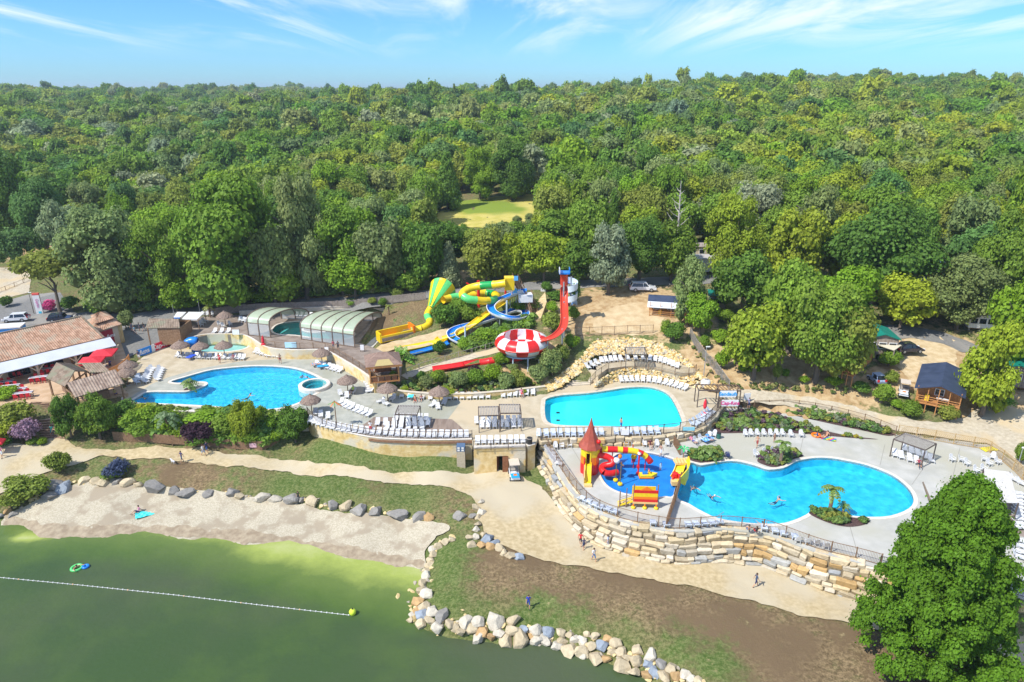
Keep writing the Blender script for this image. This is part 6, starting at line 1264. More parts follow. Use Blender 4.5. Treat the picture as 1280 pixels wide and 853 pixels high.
# --- wooden hut with shingle roof
t = thing('shingle_hut','brown shingle roofed wooden hut with open porch beside the forecourt','hut',P(205,420,6.4)); zr = 9.3
f0,f1,k1,k0 = P(182,410.5,zr),P(225,410,zr),P(223.5,399,zr + .9),P(185.6,398.6,zr + .9)
roofface(t,f0,f1,k1,k0,M_tileg,.3); bb = Vector((0,2.2,-.9)); roofface(t,k1 + bb,k0 + bb,k0,k1,M_tileg,.3)
g0,g1 = P(196,410.2,zr),P(223,410,zr); wallbox(t,[(g0.x,g0.y + .3),(g1.x,g1.y + .3),(g1.x,g1.y + 4.5),(g0.x,g0.y + 4.5)],6.2,zr - .1,M_wood)
for k in range(9): q = g0.lerp(g1,(k + .5) / 9); mb = MB(); mb.box(q.x,q.y + .17,7.7,.5,.05,2.9); mb.build('wall_board',M_wood,t,world=True)
for px_ in (183.5,189): q = P(px_,411,zr); mb = MB(); mb.bar((q.x,q.y + (.2 if px_ < 185 else 2.5),6.2),(q.x,q.y + (.2 if px_ < 185 else 2.5),zr - .05),.16); mb.build('post',M_wood,t,world=True)
for x in (210,213.5): q = P(x,421,6.4); cpn = closed_parasol('folded dark green parasol leaning on the hut, %s one' % ('left' if x == 210 else 'right'),q,mcol('teal_fabric',(0.0,0.13,0.10)),2.4)
for lb,pts,z in (('small white awning with blue edge behind the hut',[(216.6,397),(225.5,396.8),(233,390.2),(221.5,390)],9.2),('larger white awning on posts over loungers by the brown terrace',[(227,399),(247,399),(256,390.2),(235.5,390)],9.0)):
 q = [P(a,b,z) for a,b in pts]; t = thing('awning',lb,'awning',(q[0].x,q[0].y,6.9)); mb = MB(); v = q + [p - Vector((0,0,.08)) for p in q]; mb.add(v,[(0,1,2,3),(7,6,5,4),(0,4,5,1),(1,5,6,2),(2,6,7,3),(3,7,4,0)]); mb.build('canvas',M_alu,t,world=True)
 for p in q: mb = MB(); mb.bar((p.x,p.y,6.6),tuple(p),.1); mb.build('post',M_wood,t,world=True)
 mb = MB(); mb.bar(q[0] - Vector((0,0,.14)),q[1] - Vector((0,0,.14)),.05,.22); mb.build('valance',M_signb if 'blue' in lb else M_alu,t,world=True)
# --- bar pavilions
def gable_pav(label,A,B,C,D,m,ze,zr,wall=False,posts=True):
 """A-B front eave, C-D back eave (world points); ridge runs parallel to A-B"""
 t = thing('tiled_pavilion',label,'pavilion',((A.x + C.x) / 2,(A.y + C.y) / 2,6)); r0,r1 = (A + D) / 2,(B + C) / 2; r0.z = r1.z = zr
 for p in (A,B,C,D): p.z = ze
 roofface(t,A,B,r1,r0,m,.36); roofface(t,C,D,r0,r1,m,.36)
 for p in (A,B,C,D): q = p.lerp((A + B + C + D) / 4,.1); mb = MB(); mb.bar((q.x,q.y,5.6),(q.x,q.y,ze),.2); mb.build('post',M_wood,t,world=True)
 for p,q in ((A,D),(B,C)): mb = MB(); mb.bar(p + Vector((0,0,-.1)),q + Vector((0,0,-.1)),.12,.2); mb.build('tie_beam',M_wood,t,world=True)
 c = (A + B + C + D) / 4; mb = MB(); mb.box(c.x,c.y,6.6,(B - A).length * .5,1.2,1.1,math.atan2(B.y - A.y,B.x - A.x)); mb.build('bar_counter',M_sleep,t,world=True)
 return t
gable_pav('brown tiled pavilion roof left of the bar, nearest the garden steps',P(81,483.5,8.8),P(58,473,8.8),P(88,454,8.8),P(109,464,8.8),M_tileg,8.8,10.0)
gable_pav('long pavilion roof with striped brown tiles over the bar by the pool',P(94,497,8.3),P(155,479.5,8.3),P(139,465.5,8.3),P(79,483,8.3),M_tile if False else mat('striped_brown_tiles',(0.24,0.17,0.13),(0.40,0.31,0.24),scale=1.6,rough=.9,bump=.2),8.3,9.6)
gable_pav('dark grey tiled roof tucked behind the two bar pavilions',P(112,466,8.6),P(139,465.5,8.6),P(118,455,8.6),P(94,455,8.6),M_tileg,8.6,9.4)
def square_parasol(label,p,w,h,m,rz=.3):
 t = thing('square_parasol',label,'parasol',p,rz); mb = MB(); mb.tube([(0,0,0),(0,0,h)],.05,6); mb.build('pole',M_alu,t)
 for k in range(4): a = PI / 4 + k * PI / 2; b = a + PI / 2; mb = MB(); R_ = w * .707; mb.add([(math.cos(a) * R_,math.sin(a) * R_,h - .5),(math.cos(b) * R_,math.sin(b) * R_,h - .5),(0,0,h + .1),(math.cos(a) * R_,math.sin(a) * R_,h - .7),(math.cos(b) * R_,math.sin(b) * R_,h - .7)],[(0,1,2),(1,0,3,4)]); mb.build('canopy_panel',m,t)
 mb = MB(); mb.box(0,0,.08,.8,.8,.16); mb.build('base',M_grey,t)
square_parasol('big red square parasol, front one beside the bar pavilions',P(118,467,6),3.3,2.7,M_redf,.25); square_parasol('big red square parasol, rear one nearer the awning corner',P(133,458,6),3.3,2.8,M_redf,.25)
square_parasol('small red parasol at the far left beside the shrubs',P(1,567,3.2),1.4,2.2,M_redf)
wf = fence('screen_fence','orange brown bamboo screen beside the red parasols',pxz([(137,474),(150,468),(160,460),(163,455)],6.0),1.6,m=M_woodr,style='solid',pick=.2)
def table_proto():
 t = thing('cafe_table','x','table'); mb = MB(); mb.box(0,0,.74,2.4,.8,.05); mb.build('tabletop',mcol('pale_tabletop',(0.62,0.60,0.6)),t)
 mb = MB(); mb.box(0,0,.745,2.42,.22,.056); mb.build('runner',mcol('navy_runner',(0.06,0.06,0.16)),t)
 for sx in (-1,1):
  for sy in (-1,1): mb = MB(); mb.box(sx * 1.1,sy * .32,.36,.06,.06,.72); mb.build('leg',M_grey,t)
 return t
def rchair_mesh():
 mb = MB(); mb.box(0,0,.45,.45,.45,.05); mb.box(0,.21,.72,.45,.05,.5)
 for x in (-.19,.19):
  for y in (-.19,.19): mb.box(x,y,.22,.04,.04,.44)
 return mb.mesh('chair',[M_redf])
tp_ = table_proto(); RCM = rchair_mesh(); TB = [(6,483,.3,'nearest the awning post'),(14,488,.3,'second from the awning post'),(23,492,.3,'third from the awning post'),(30,497,.3,'closest to the garden steps'),(49,477,.35,'alone right of the branched posts'),(3,494,.3,'nearest the round green bush'),(20,470,.3,'in the shade between two branched posts'),(62,466,.3,'in the shade right of the middle post')]
for i,(x,y,rz,w) in enumerate(TB):
 o = tp_ if i == 0 else copy_tree(tp_); p = P(x,y,6.08); o.location = p; o.rotation_euler.z = rz; tag(o,'white cafe table with navy runner, ' + w,'table','restaurant terrace tables')
 for k,(dx_,dy_,r_) in enumerate(((-.7,-.75,PI),(.1,-.75,PI),(.85,-.75,PI),(-.6,.75,0),(.3,.75,0))):
  v = Matrix.Rotation(rz,3,'Z') @ Vector((dx_,dy_,0)); c = link_mesh('red_chair',RCM,None,p + v,(0,0,rz + r_ + random.uniform(-.25,.25)))
  tag(c,['left','middle','right','back left','back right'][k] + ' red chair at the table ' + w,'chair','red chairs at the cafe table ' + w)
# --- glazed pool covers
def arch_pts(p0,p1,h,n=14,wall=.55):
 """profile from p0 (ground) up and over to p1"""
 out = [Vector(p0)]; up_ = Vector((0,0,1)); a = Vector(p0) + up_ * h * wall; b = Vector(p1) + up_ * h * wall * .35
 for k in range(n + 1): th = PI * k / n; q = (1 - math.cos(th)) / 2; out.append(a.lerp(b,q) + up_ * (h * (1 - wall) * (math.sin(th) ** .75 if 0 < k < n else 0)))
 out.append(Vector(p1)); return out
M_poly = mat('translucent_roof_panel',(0.42,0.50,0.36),(0.50,0.57,0.43),scale=.7,rough=.25,spec=.6)
M_poly.node_tree.nodes['Principled BSDF'].inputs['Alpha'].default_value = .86
def clear_mat(name,tint,a):
 m = bpy.data.materials.new(name); m.use_nodes = True; b = m.node_tree.nodes['Principled BSDF']; b.inputs['Base Color'].default_value = (*tint,1); b.inputs['Alpha'].default_value = a; b.inputs['Roughness'].default_value = .1; MATS[name] = m; return m
M_clear = clear_mat('clear_side_panel',(0.7,0.8,0.85),.38); M_frame = mat('bronze_frame',(0.16,0.11,0.085),(0.22,0.16,0.12),rough=.5)
def cover(label,base,far,h,nb):
 """base: front foot points, far: rear foot points (lists of nb+1)"""
 t = thing('pool_cover',label,'pool cover',(base[0] + far[-1]) / 2); A = [arch_pts(b,f,h) for b,f in zip(base,far)]
 for pr in A:
  mb = MB()
  for p,q in zip(pr,pr[1:]): mb.bar(p,q,.16,.18)
  mb.build('arch_rib',M_frame,t,world=True)
 for i in range(nb):
  p,q = A[i],A[i + 1]; mb = MB(); mb.add([p[0],q[0],q[1],p[1]],[(0,1,2,3)]); mb.build('side_panel',M_clear,t,world=True)
  mb = MB(); mb.add([p[-2],q[-2],q[-1],p[-1]],[(0,1,2,3)]); mb.build('side_panel',M_clear,t,world=True)
  m_ = len(p) - 2; mb = MB(); mb.add(p[1:-1] + q[1:-1],[(k,m_ + k,m_ + k + 1,k + 1) for k in range(m_ - 1)]); mb.build('roof_panel',M_poly,t,world=True,smooth=True)
  mb = MB(); mb.bar(p[1],q[1],.1); mb.bar(p[0] + Vector((0,0,.1)),q[0] + Vector((0,0,.1)),.12); mb.build('side_rail',M_frame,t,world=True)
 return t
def lin(a,b,n): return [Vector(a).lerp(Vector(b),k / n) for k in range(n + 1)]
cover('first arched pool cover with pale green panels and open right end',lin(P(311,419.5,ZD),P(338.5,422.5,ZD),2),lin(P(352,398.5,ZD),P(387,399.5,ZD),2),4.3,2)
cover('second longer arched pool cover of five pale green bays',lin(P(377,424.5,ZD),P(443.5,434.5,ZD),5),lin(P(420,400,ZD),P(478,401.5,ZD),5),4.0,5)
# --- mobile homes and cabins
def corners(pxs,z): return [P(a,b,z) for a,b in pxs]
def cabin(name,label,cx_px,z,L,Wd,h,rz,wallm,roofm,roof='gable',rh=.9,porch=0,porch_m=None,awn=None,awn_m=None,ov=.35,stilt=.3,ridge='x',windows=3):
 p = P(*cx_px,z); t = thing(name,label,'cabin',p,rz)
 for sx,sy,w_,d_ in ((0,-Wd / 2,L,.12),(0,Wd / 2,L,.12),(-L / 2,0,.12,Wd),(L / 2,0,.12,Wd)): mb = MB(); mb.box(sx,sy,stilt + h / 2,w_ + (.0 if d_ > 1 else .12),d_,h); mb.build('wall',wallm,t)
 nb = int(L / .45)
 for k in range(nb): mb = MB(); mb.box(-L / 2 + (k + .5) * L / nb,-Wd / 2 - .075,stilt + h / 2,L / nb * .88,.03,h - .1); mb.build('wall_board',wallm,t)
 mb = MB(); mb.box(0,0,stilt - .05,L,Wd,.14); mb.build('floor',M_wood,t)
 for x in (-L / 2 + .3,0,L / 2 - .3):
  for y in (-Wd / 2 + .3,Wd / 2 - .3): mb = MB(); mb.box(x,y,stilt / 2 - .3,.25,.25,stilt + .6); mb.build('footing',M_grey,t)
 z0 = stilt + h; X,Y_ = L / 2 + ov,Wd / 2 + ov
 if roof == 'gable':
  if ridge == 'x':
   for s in (-1,1): mb = MB(); v = [(-X,s * Y_,z0 - .08),(X,s * Y_,z0 - .08),(X,0,z0 + rh),(-X,0,z0 + rh)]; mb.add(v + [(a,b,c + .1) for a,b,c in v],[(0,1,2,3),(7,6,5,4),(0,4,5,1),(1,5,6,2),(3,7,4,0)]); mb.build('roof_slope',roofm,t)
   for s in (-1,1): mb = MB(); mb.add([(s * L / 2,-Wd / 2,z0),(s * L / 2,Wd / 2,z0),(s * L / 2,0,z0 + rh)],[(0,1,2)]); mb.build('gable',wallm,t)
  else:
   for s in (-1,1): mb = MB(); yf = -Y_ - porch; v = [(s * X,yf,z0 - .08),(s * X,Y_,z0 - .08),(0,Y_,z0 + rh),(0,yf,z0 + rh)]; mb.add(v + [(a,b,c + .1) for a,b,c in v],[(0,1,2,3),(7,6,5,4),(0,4,5,1),(1,5,6,2),(3,7,4,0)]); mb.build('roof_slope',roofm,t)
   for s in (-1,1): mb = MB(); mb.add([(-L / 2,s * Wd / 2,z0),(L / 2,s * Wd / 2,z0),(0,s * Wd / 2,z0 + rh)],[(0,1,2)]); mb.build('gable',wallm,t)
 else: mb = MB(); mb.box(0,.0,z0 + .1,2 * X,2 * Y_,.16,rx=R(3)); mb.build('roof_slope',roofm,t)
 for k in range(windows):
  x = -L / 2 + (k + .5) * L / windows; f_ = MB(); f_.box(x,-Wd / 2 - .1,stilt + h * .58,1.15,.08,1.0); f = f_.build('window',M_alu,t); g_ = MB(); g_.box(x,-Wd / 2 - .145,stilt + h * .58,.98,.03,.83); g_.build('pane',M_glass,f)
 if porch:
  mb = MB(); mb.box(0,-Wd / 2 - porch / 2 - .1,stilt - .06,L,porch,.12); mb.build('porch_deck',porch_m,t)
  for x in np.linspace(-L / 2 + .1,L / 2 - .1,5): mb = MB(); mb.box(x,-Wd / 2 - porch,stilt + .5,.1,.1,1.1 if not (awn or ridge == 'y') else h * 2 - .3); mb.build('porch_post',porch_m,t)
  for zz in (.35,.7,1.0): mb = MB(); mb.box(0,-Wd / 2 - porch,stilt + zz,L,.05,.09); mb.build('porch_rail',porch_m,t)
  if awn: mb = MB(); v = [(-X,-Wd / 2 - porch - .3,z0 - .55),(X,-Wd / 2 - porch - .3,z0 - .55),(X,-Wd / 2 + .1,z0 + .0),(-X,-Wd / 2 + .1,z0 + .0)]; mb.add(v + [(a,b,c + .06) for a,b,c in v],[(0,1,2,3),(7,6,5,4),(0,4,5,1),(1,5,6,2),(3,7,4,0)]); mb.build('awning',awn_m,t)
  mb = MB(); mb.box(L * .1,-Wd / 2 - porch * .55,stilt + .72,1.5,.8,.06); mb.build('porch_table',M_alu,t); mb = MB(); mb.box(-L * .25,-Wd / 2 - porch * .55,stilt + .5,.5,.5,.9); mb.build('porch_chair',M_yel,t)
 return t
M_navy = mat('navy_sheet_roof',(0.03,0.045,0.09),(0.05,0.07,0.13),scale=1,rough=.5); M_teal = mat('green_teal_roof',(0.0,0.16,0.11),(0.0,0.21,0.15),scale=1,rough=.6)
M_greyw = mat('grey_wood_wall',(0.24,0.19,0.155),(0.34,0.28,0.23),scale=3,rough=.9); M_whr = mcol('white_roof',(0.62,0.64,0.66)); M_blr = mcol('light_blue_roof',(0.28,0.5,0.7)); M_tanr = mcol('cream_awning',(0.6,0.55,0.42))
zc_ = Tz(*P(838,398,11.3)[:2])
cabin('mobile_home','orange timber mobile home with white awning and dark roof on the sandy pitch',(838,392),zc_,7.2,3.2,2.3,-.22,M_woodr,M_navy,rh=.5,porch=2.0,porch_m=M_woodr,awn=1,awn_m=M_whr)
cabin('chalet','orange timber chalet with navy gabled roof and open porch above the track',(1174,492),6.5,5.2,7.5,2.0,-.6,M_woodr,M_navy,rh=.9,ridge='y',porch=2.2,porch_m=M_woodr,stilt=.45,windows=1)
cabin('chalet','grey wooden cabin with teal green roof and cream awning behind the parked car',(1093,438),9.3,4.2,5.0,2.5,-.15,M_greyw,M_teal,rh=.7,ridge='y')
t = thing('lean_to_awning','cream lean-to awning beside the teal roofed cabin','awning',P(1110,441,9.2)); q = corners([(1097,431),(1118,438),(1127,431.5),(1105,425)],11.2); mb = MB(); mb.add(q + [p - Vector((0,0,.1)) for p in q],[(0,1,2,3),(7,6,5,4),(0,4,5,1),(1,5,6,2)]); mb.build('canvas',M_tanr,t,world=True)
for p in q: mb = MB(); mb.bar((p.x,p.y,9),tuple(p),.12); mb.build('post',M_greyw,t,world=True)
cabin('chalet','orange wooden cabin with dark blue roof half hidden under the trees',(1066,458),8.8,3.0,6.5,2.4,-.75,M_woodr,M_navy,rh=.4,ridge='y',porch=1.2,porch_m=M_woodr)
cabin('chalet','grey cabin with teal green roof at the right edge under trees',(1266,478),7.4,4.2,5.0,2.5,-.55,M_greyw,M_teal,rh=.7,ridge='y')
cabin('chalet','light blue roofed wooden cabin high among the right hand trees',(1160,341),13.4,5.0,4.0,2.3,.05,M_door,M_blr,rh=.7,porch=1.2,porch_m=M_woodr)
cabin('chalet','blue roofed white fronted cabin among the right hand trees',(1157,370),12.2,4.2,4.0,2.3,.05,M_alu,mcol('blue_roof',(0.03,0.12,0.42)),rh=.5)
cabin('shed','white shed with pale roof at the back of the wood edge',(874,339),13.6,4.6,3.4,2.6,.0,M_alu,mcol('grey_roof',(0.42,0.4,0.38)),rh=.3,windows=0)
cabin('cabin','grey brown mobile home behind the white shed',(863,322),14.5,5.5,3.4,2.4,-.05,M_cream,mcol('brown_grey_roof',(0.3,0.25,0.22)),rh=.3)
cabin('chalet','tiny teal roofed cabin peeping out between trees in the centre right',(895,384),11.8,2.6,3.0,2.2,-.2,M_greyw,M_teal,rh=.5)
cabin('caravan','white caravan just visible through foliage at far right',(1222,410),10.2,3.8,2.2,2.1,-.2,M_alu,M_whr,roof='flat')
# --- vehicles
def car(label,p,rz,paint,L=4.5,Wd=1.8,H=1.6,name='parked_car',group=None,wagon=True):
 t = thing(name,label,'car',p,rz,group); z1 = .35; zb = H * .58
 prof = [(-L/2,z1),(-L/2 - .02,zb * .8),(-L/2 + .12,zb),(-L/2 + .35,zb + .03),(L/2 - 1.25,zb + .02),(L/2 - .35,zb * .86),(L/2,zb * .62),(L/2,z1)]
 mb = MB(); n = len(prof)
 vs = [(x,-Wd / 2 * (.96 if z < .5 else 1),z) for x,z in prof] + [(x,Wd / 2 * (.96 if z < .5 else 1),z) for x,z in prof]
 mb.add(vs,[tuple(range(n)),tuple(reversed(range(n,2 * n)))] + [(i,n + i,n + (i + 1) % n,(i + 1) % n) for i in range(n)]); mb.build('body',paint,t)
 cb_ = [(-L/2 + .15,zb),(-L/2 + .5,H - .06),(L * .12,H - .02),(L/2 - 1.3,zb)] if wagon else [(-L/2 + .4,zb),(-L/2 + 1.1,H - .06),(L * .1,H - .02),(L/2 - 1.3,zb)]
 W2 = Wd / 2 * .92; W3 = Wd / 2 * .76; mb = MB(); ww = [W2,W3,W3,W2]
 vs = [(x,-w,z) for (x,z),w in zip(cb_,ww)] + [(x,w,z) for (x,z),w in zip(cb_,ww)]
 mb.add(vs,[(0,3,2,1),(4,5,6,7),(0,1,5,4),(1,2,6,5),(2,3,7,6)]); mb.build('windows',M_glass,t)
 mb = MB(); mb.box((cb_[1][0] + cb_[2][0]) / 2,0,H,cb_[2][0] - cb_[1][0] + .1,W3 * 2 + .04,.06); mb.build('roof',paint,t)
 for s in (-1,1):
  mb = MB()
  for (xa,za),(xb,zb_) in ((cb_[0],cb_[1]),(cb_[2],cb_[3])): mb.bar((xa,s * W2 * 1.0,za),(xb,s * (W3 + .02),zb_),.09) if za < zb_ else mb.bar((xa,s * (W3 + .02),za),(xb,s * W2,zb_),.09)
  mb.bar((0,s * W2,zb),(-.05,s * (W3 + .02),H),.08); mb.build('pillars',paint,t)
  for x in (-L * .29,L * .31):
   o = bpy.data.objects.new('wheel',None)
   mb = MB(); mb.tube([(x,s * (Wd / 2 - .2),.34),(x,s * (Wd / 2 + .01),.34)],.34,14); w_ = mb.build('wheel',M_blk,t); mb = MB(); mb.tube([(x,s * (Wd / 2 + .0),.34),(x,s * (Wd / 2 + .02),.34)],.2,10); mb.build('rim',M_steel,w_); bpy.data.objects.remove(o)
  mb = MB(); mb.box(L / 2 - .08,s * Wd * .36,zb * .72,.2,.36,.14); mb.build('headlight',M_alu,t); mb = MB(); mb.box(-L / 2 + .02,s * Wd * .38,zb * .9,.12,.28,.3); mb.build('tail_light',M_red,t)
 return t
M_cw = mat('white_car_paint',(0.72,0.74,0.78),rough=.25,coat=.6); M_cn = mat('dark_blue_car_paint',(0.012,0.015,0.04),rough=.2,coat=.8); M_clb = mat('light_blue_car_paint',(0.3,0.38,0.52),rough=.3,coat=.5)
car('white estate car parked on the upper road behind the sandy pitch',G(803,364) + Vector((0,0,.08)),-.04,M_cw,4.8,1.85,1.6)
car('white hatchback with dark windows on the left road',G(21,402) + Vector((0,0,.08)),PI + .25,M_cw,4.3,1.8,1.5)
car('dark blue car parked beside the cream awning',P(1135,440,9.15),.1,M_cn,4.2,1.8,1.5,wagon=False)
car('dark blue car roof just showing above the restaurant ridge',G(77,402) + Vector((0,0,.08)),.2,M_cn,4.2,1.8,1.5)
car('small pale blue car on the grass between the cabins',G(1095,478),PI / 2 + .1,M_clb,2.6,1.5,1.4)
def buggy(label,p,rz,hood):
 t = thing('golf_buggy',label,'buggy',p,rz)
 mb = MB(); mb.add([(-1.3,-.6,.3),(1.2,-.6,.3),(1.2,.6,.3),(-1.3,.6,.3),(-1.3,-.6,.75),(.3,-.6,.55),(1.2,-.5,.6),(1.2,.5,.6),(.3,.6,.55),(-1.3,.6,.75)],[(3,2,1,0),(4,5,8,9),(5,6,7,8),(0,1,6,5),(0,5,4),(3,9,8),(3,8,7,2),(1,2,7,6),(0,4,9,3)]); mb.build('body',M_cw,t)
 mb = MB(); mb.box(.85,0,.72,.95,1.05,.16,taper=.85); h = mb.build('hood',hood,t)
 mb = MB(); mb.box(.85,0,.81,.4,.4,.02); mb.build('emblem',M_org,h)
 mb = MB(); mb.box(-.5,0,.75,.5,1.1,.14); mb.box(-.78,0,1.0,.12,1.1,.5); mb.build('seat',M_grey,t)
 for x in (-1.0,.35):
  for s in (-.55,.55): mb = MB(); mb.bar((x,s,.6),(x * .95,s,1.85),.05); mb.build('roof_post',M_blk,t)
 mb = MB(); mb.box(-.32,0,1.9,1.6,1.25,.08); mb.build('roof',mcol('beige_roof',(0.55,0.48,0.4)),t); mb = MB(); mb.lathe([(.18,0),(.2,.03),(.18,.05)],(.2,.25,.95),10); mb.build('steering_wheel',M_blk,t)
 for x in (-.85,.85):
  for s in (-.6,.6): mb = MB(); mb.tube([(x,s - .09,.24),(x,s + .09,.24)],.24,12); w_ = mb.build('wheel',M_blk,t); mb = MB(); mb.tube([(x,s * 1.16,.24),(x,s * 1.18,.24)],.12,8); mb.build('rim',M_alu,w_)
 return t
buggy('blue and white buggy with beige roof parked by the brown doors',G(643,597) + Vector((0,0,.08)),-PI / 2 + .12,mcol('buggy_blue',(0.01,0.32,0.66)))
buggy('white buggy with beige roof beside the navy roofed chalet',G(1129,494) + Vector((0,0,.03)),-PI / 2 - .5,M_cw)
q = P(568,585,2.4); t = thing('service_tower','tall beige cabinet with blue latticed top against the terrace wall','cabinet',q); top = zat(q.y,565)
mb = MB(); mb.box(q.x + .85,q.y + .5,(2.2 + top) / 2,1.05,1.0,top - 2.2); mb.build('cabinet_body',mat('beige_cabinet',(0.42,0.35,0.25),(0.5,0.43,0.32)),t,world=True)
mb = MB(); mb.box(q.x + .85,q.y + .5,top + .35,1.05,1.0,.7); mb.build('top_box',mcol('slate_blue',(0.08,0.14,0.24)),t,world=True)
for k in range(4): mb = MB(); mb.box(q.x + .6 + (k % 2) * .5,q.y - .02,top + .2 + (k // 2) * .32,.3,.05,.2); mb.build('vent',M_alu,t,world=True)
# ================================================================ PEOPLE
M_skin = mat('skin',(0.50,0.27,0.17),(0.56,0.32,0.21),scale=6,rough=.6); M_hair = mcol('brown_hair',(0.06,0.035,0.02)); M_shoe = mcol('dark_shoes',(0.05,0.05,0.06))
def clothm(c):
 k = 'cloth_%02d_%02d_%02d' % tuple(int(x * 99) for x in c); return mat(k,c,tuple(min(1,x * 1.2 + .01) for x in c),scale=8,rough=.9)
def skel(pose):
 J = {}
 hipz = .93
 if pose in ('walk','walk2','stand'):
  st = {'walk': .28,'walk2': -.26,'stand': .03}[pose]; J = {'pel': (0,0,hipz),'wst': (0,.01,1.08),'chs': (0,.0,1.28),'nck': (0,0,1.45),'hdb': (0,-.01,1.54),'hdt': (0,-.01,1.66)}
  for s,n in ((1,'L'),(-1,'R')):
   f = -st * s; J['hip' + n] = (.10 * s,0,.88); J['kn' + n] = (.11 * s,f * .5 - .03,.48); J['an' + n] = (.11 * s,f + .04,.08); J['to' + n] = (.12 * s,f - .13,.04)
   J['sh' + n] = (.18 * s,0,1.39); J['el' + n] = (.24 * s,-f * .35 + .02,1.13); J['wr' + n] = (.24 * s,-f * .8 - .06,.90)
 elif pose == 'sit':
  J = {'pel': (0,.05,.46),'wst': (0,.1,.6),'chs': (0,.16,.8),'nck': (0,.2,.97),'hdb': (0,.18,1.06),'hdt': (0,.17,1.18)}
  for s,n in ((1,'L'),(-1,'R')): J['hip' + n] = (.1 * s,0,.46); J['kn' + n] = (.15 * s,-.42,.56); J['an' + n] = (.13 * s,-.62,.16); J['to' + n] = (.14 * s,-.78,.1); J['sh' + n] = (.18 * s,.17,.92); J['el' + n] = (.26 * s,.0,.72); J['wr' + n] = (.16 * s,-.22,.64)
 elif pose == 'floor':
  J = {'pel': (0,.05,.12),'wst': (0,.1,.26),'chs': (0,.14,.46),'nck': (0,.14,.63),'hdb': (0,.12,.72),'hdt': (0,.11,.84)}
  for s,n in ((1,'L'),(-1,'R')): J['hip' + n] = (.1 * s,0,.12); J['kn' + n] = (.17 * s,-.4,.32); J['an' + n] = (.15 * s,-.72,.08); J['to' + n] = (.16 * s,-.85,.12); J['sh' + n] = (.18 * s,.14,.58); J['el' + n] = (.27 * s,.22,.34); J['wr' + n] = (.26 * s,.3,.08)
 elif pose == 'lie':
  J = {'pel': (0,0,.45),'wst': (0,.15,.48),'chs': (0,.36,.6),'nck': (0,.52,.75),'hdb': (0,.6,.83),'hdt': (0,.68,.92)}
  for s,n in ((1,'L'),(-1,'R')): J['hip' + n] = (.1 * s,-.05,.45); J['kn' + n] = (.13 * s,-.48,.5); J['an' + n] = (.13 * s,-.9,.45); J['to' + n] = (.14 * s,-.95,.55); J['sh' + n] = (.18 * s,.47,.7); J['el' + n] = (.28 * s,.25,.55); J['wr' + n] = (.2 * s,.02,.56)
 elif pose == 'swim':
  J = {'pel': (0,.35,-.35),'wst': (0,.25,-.2),'chs': (0,.1,-.05),'nck': (0,-.02,.08),'hdb': (0,-.06,.15),'hdt': (0,-.08,.27)}
  for s,n in ((1,'L'),(-1,'R')): J['hip' + n] = (.1 * s,.4,-.38); J['kn' + n] = (.14 * s,.8,-.45); J['an' + n] = (.13 * s,1.2,-.4); J['to' + n] = (.13 * s,1.35,-.4); J['sh' + n] = (.18 * s,.05,.03); J['el' + n] = (.42 * s,-.12,.02); J['wr' + n] = (.5 * s,-.36,.03)
 return J
RAD = {'pel': .125,'wst': .115,'chs': .135,'nck': .055,'hdb': .085,'hdt': .085,'hip': .095,'kn': .06,'an': .04,'to': .035,'sh': .06,'el': .042,'wr': .03}
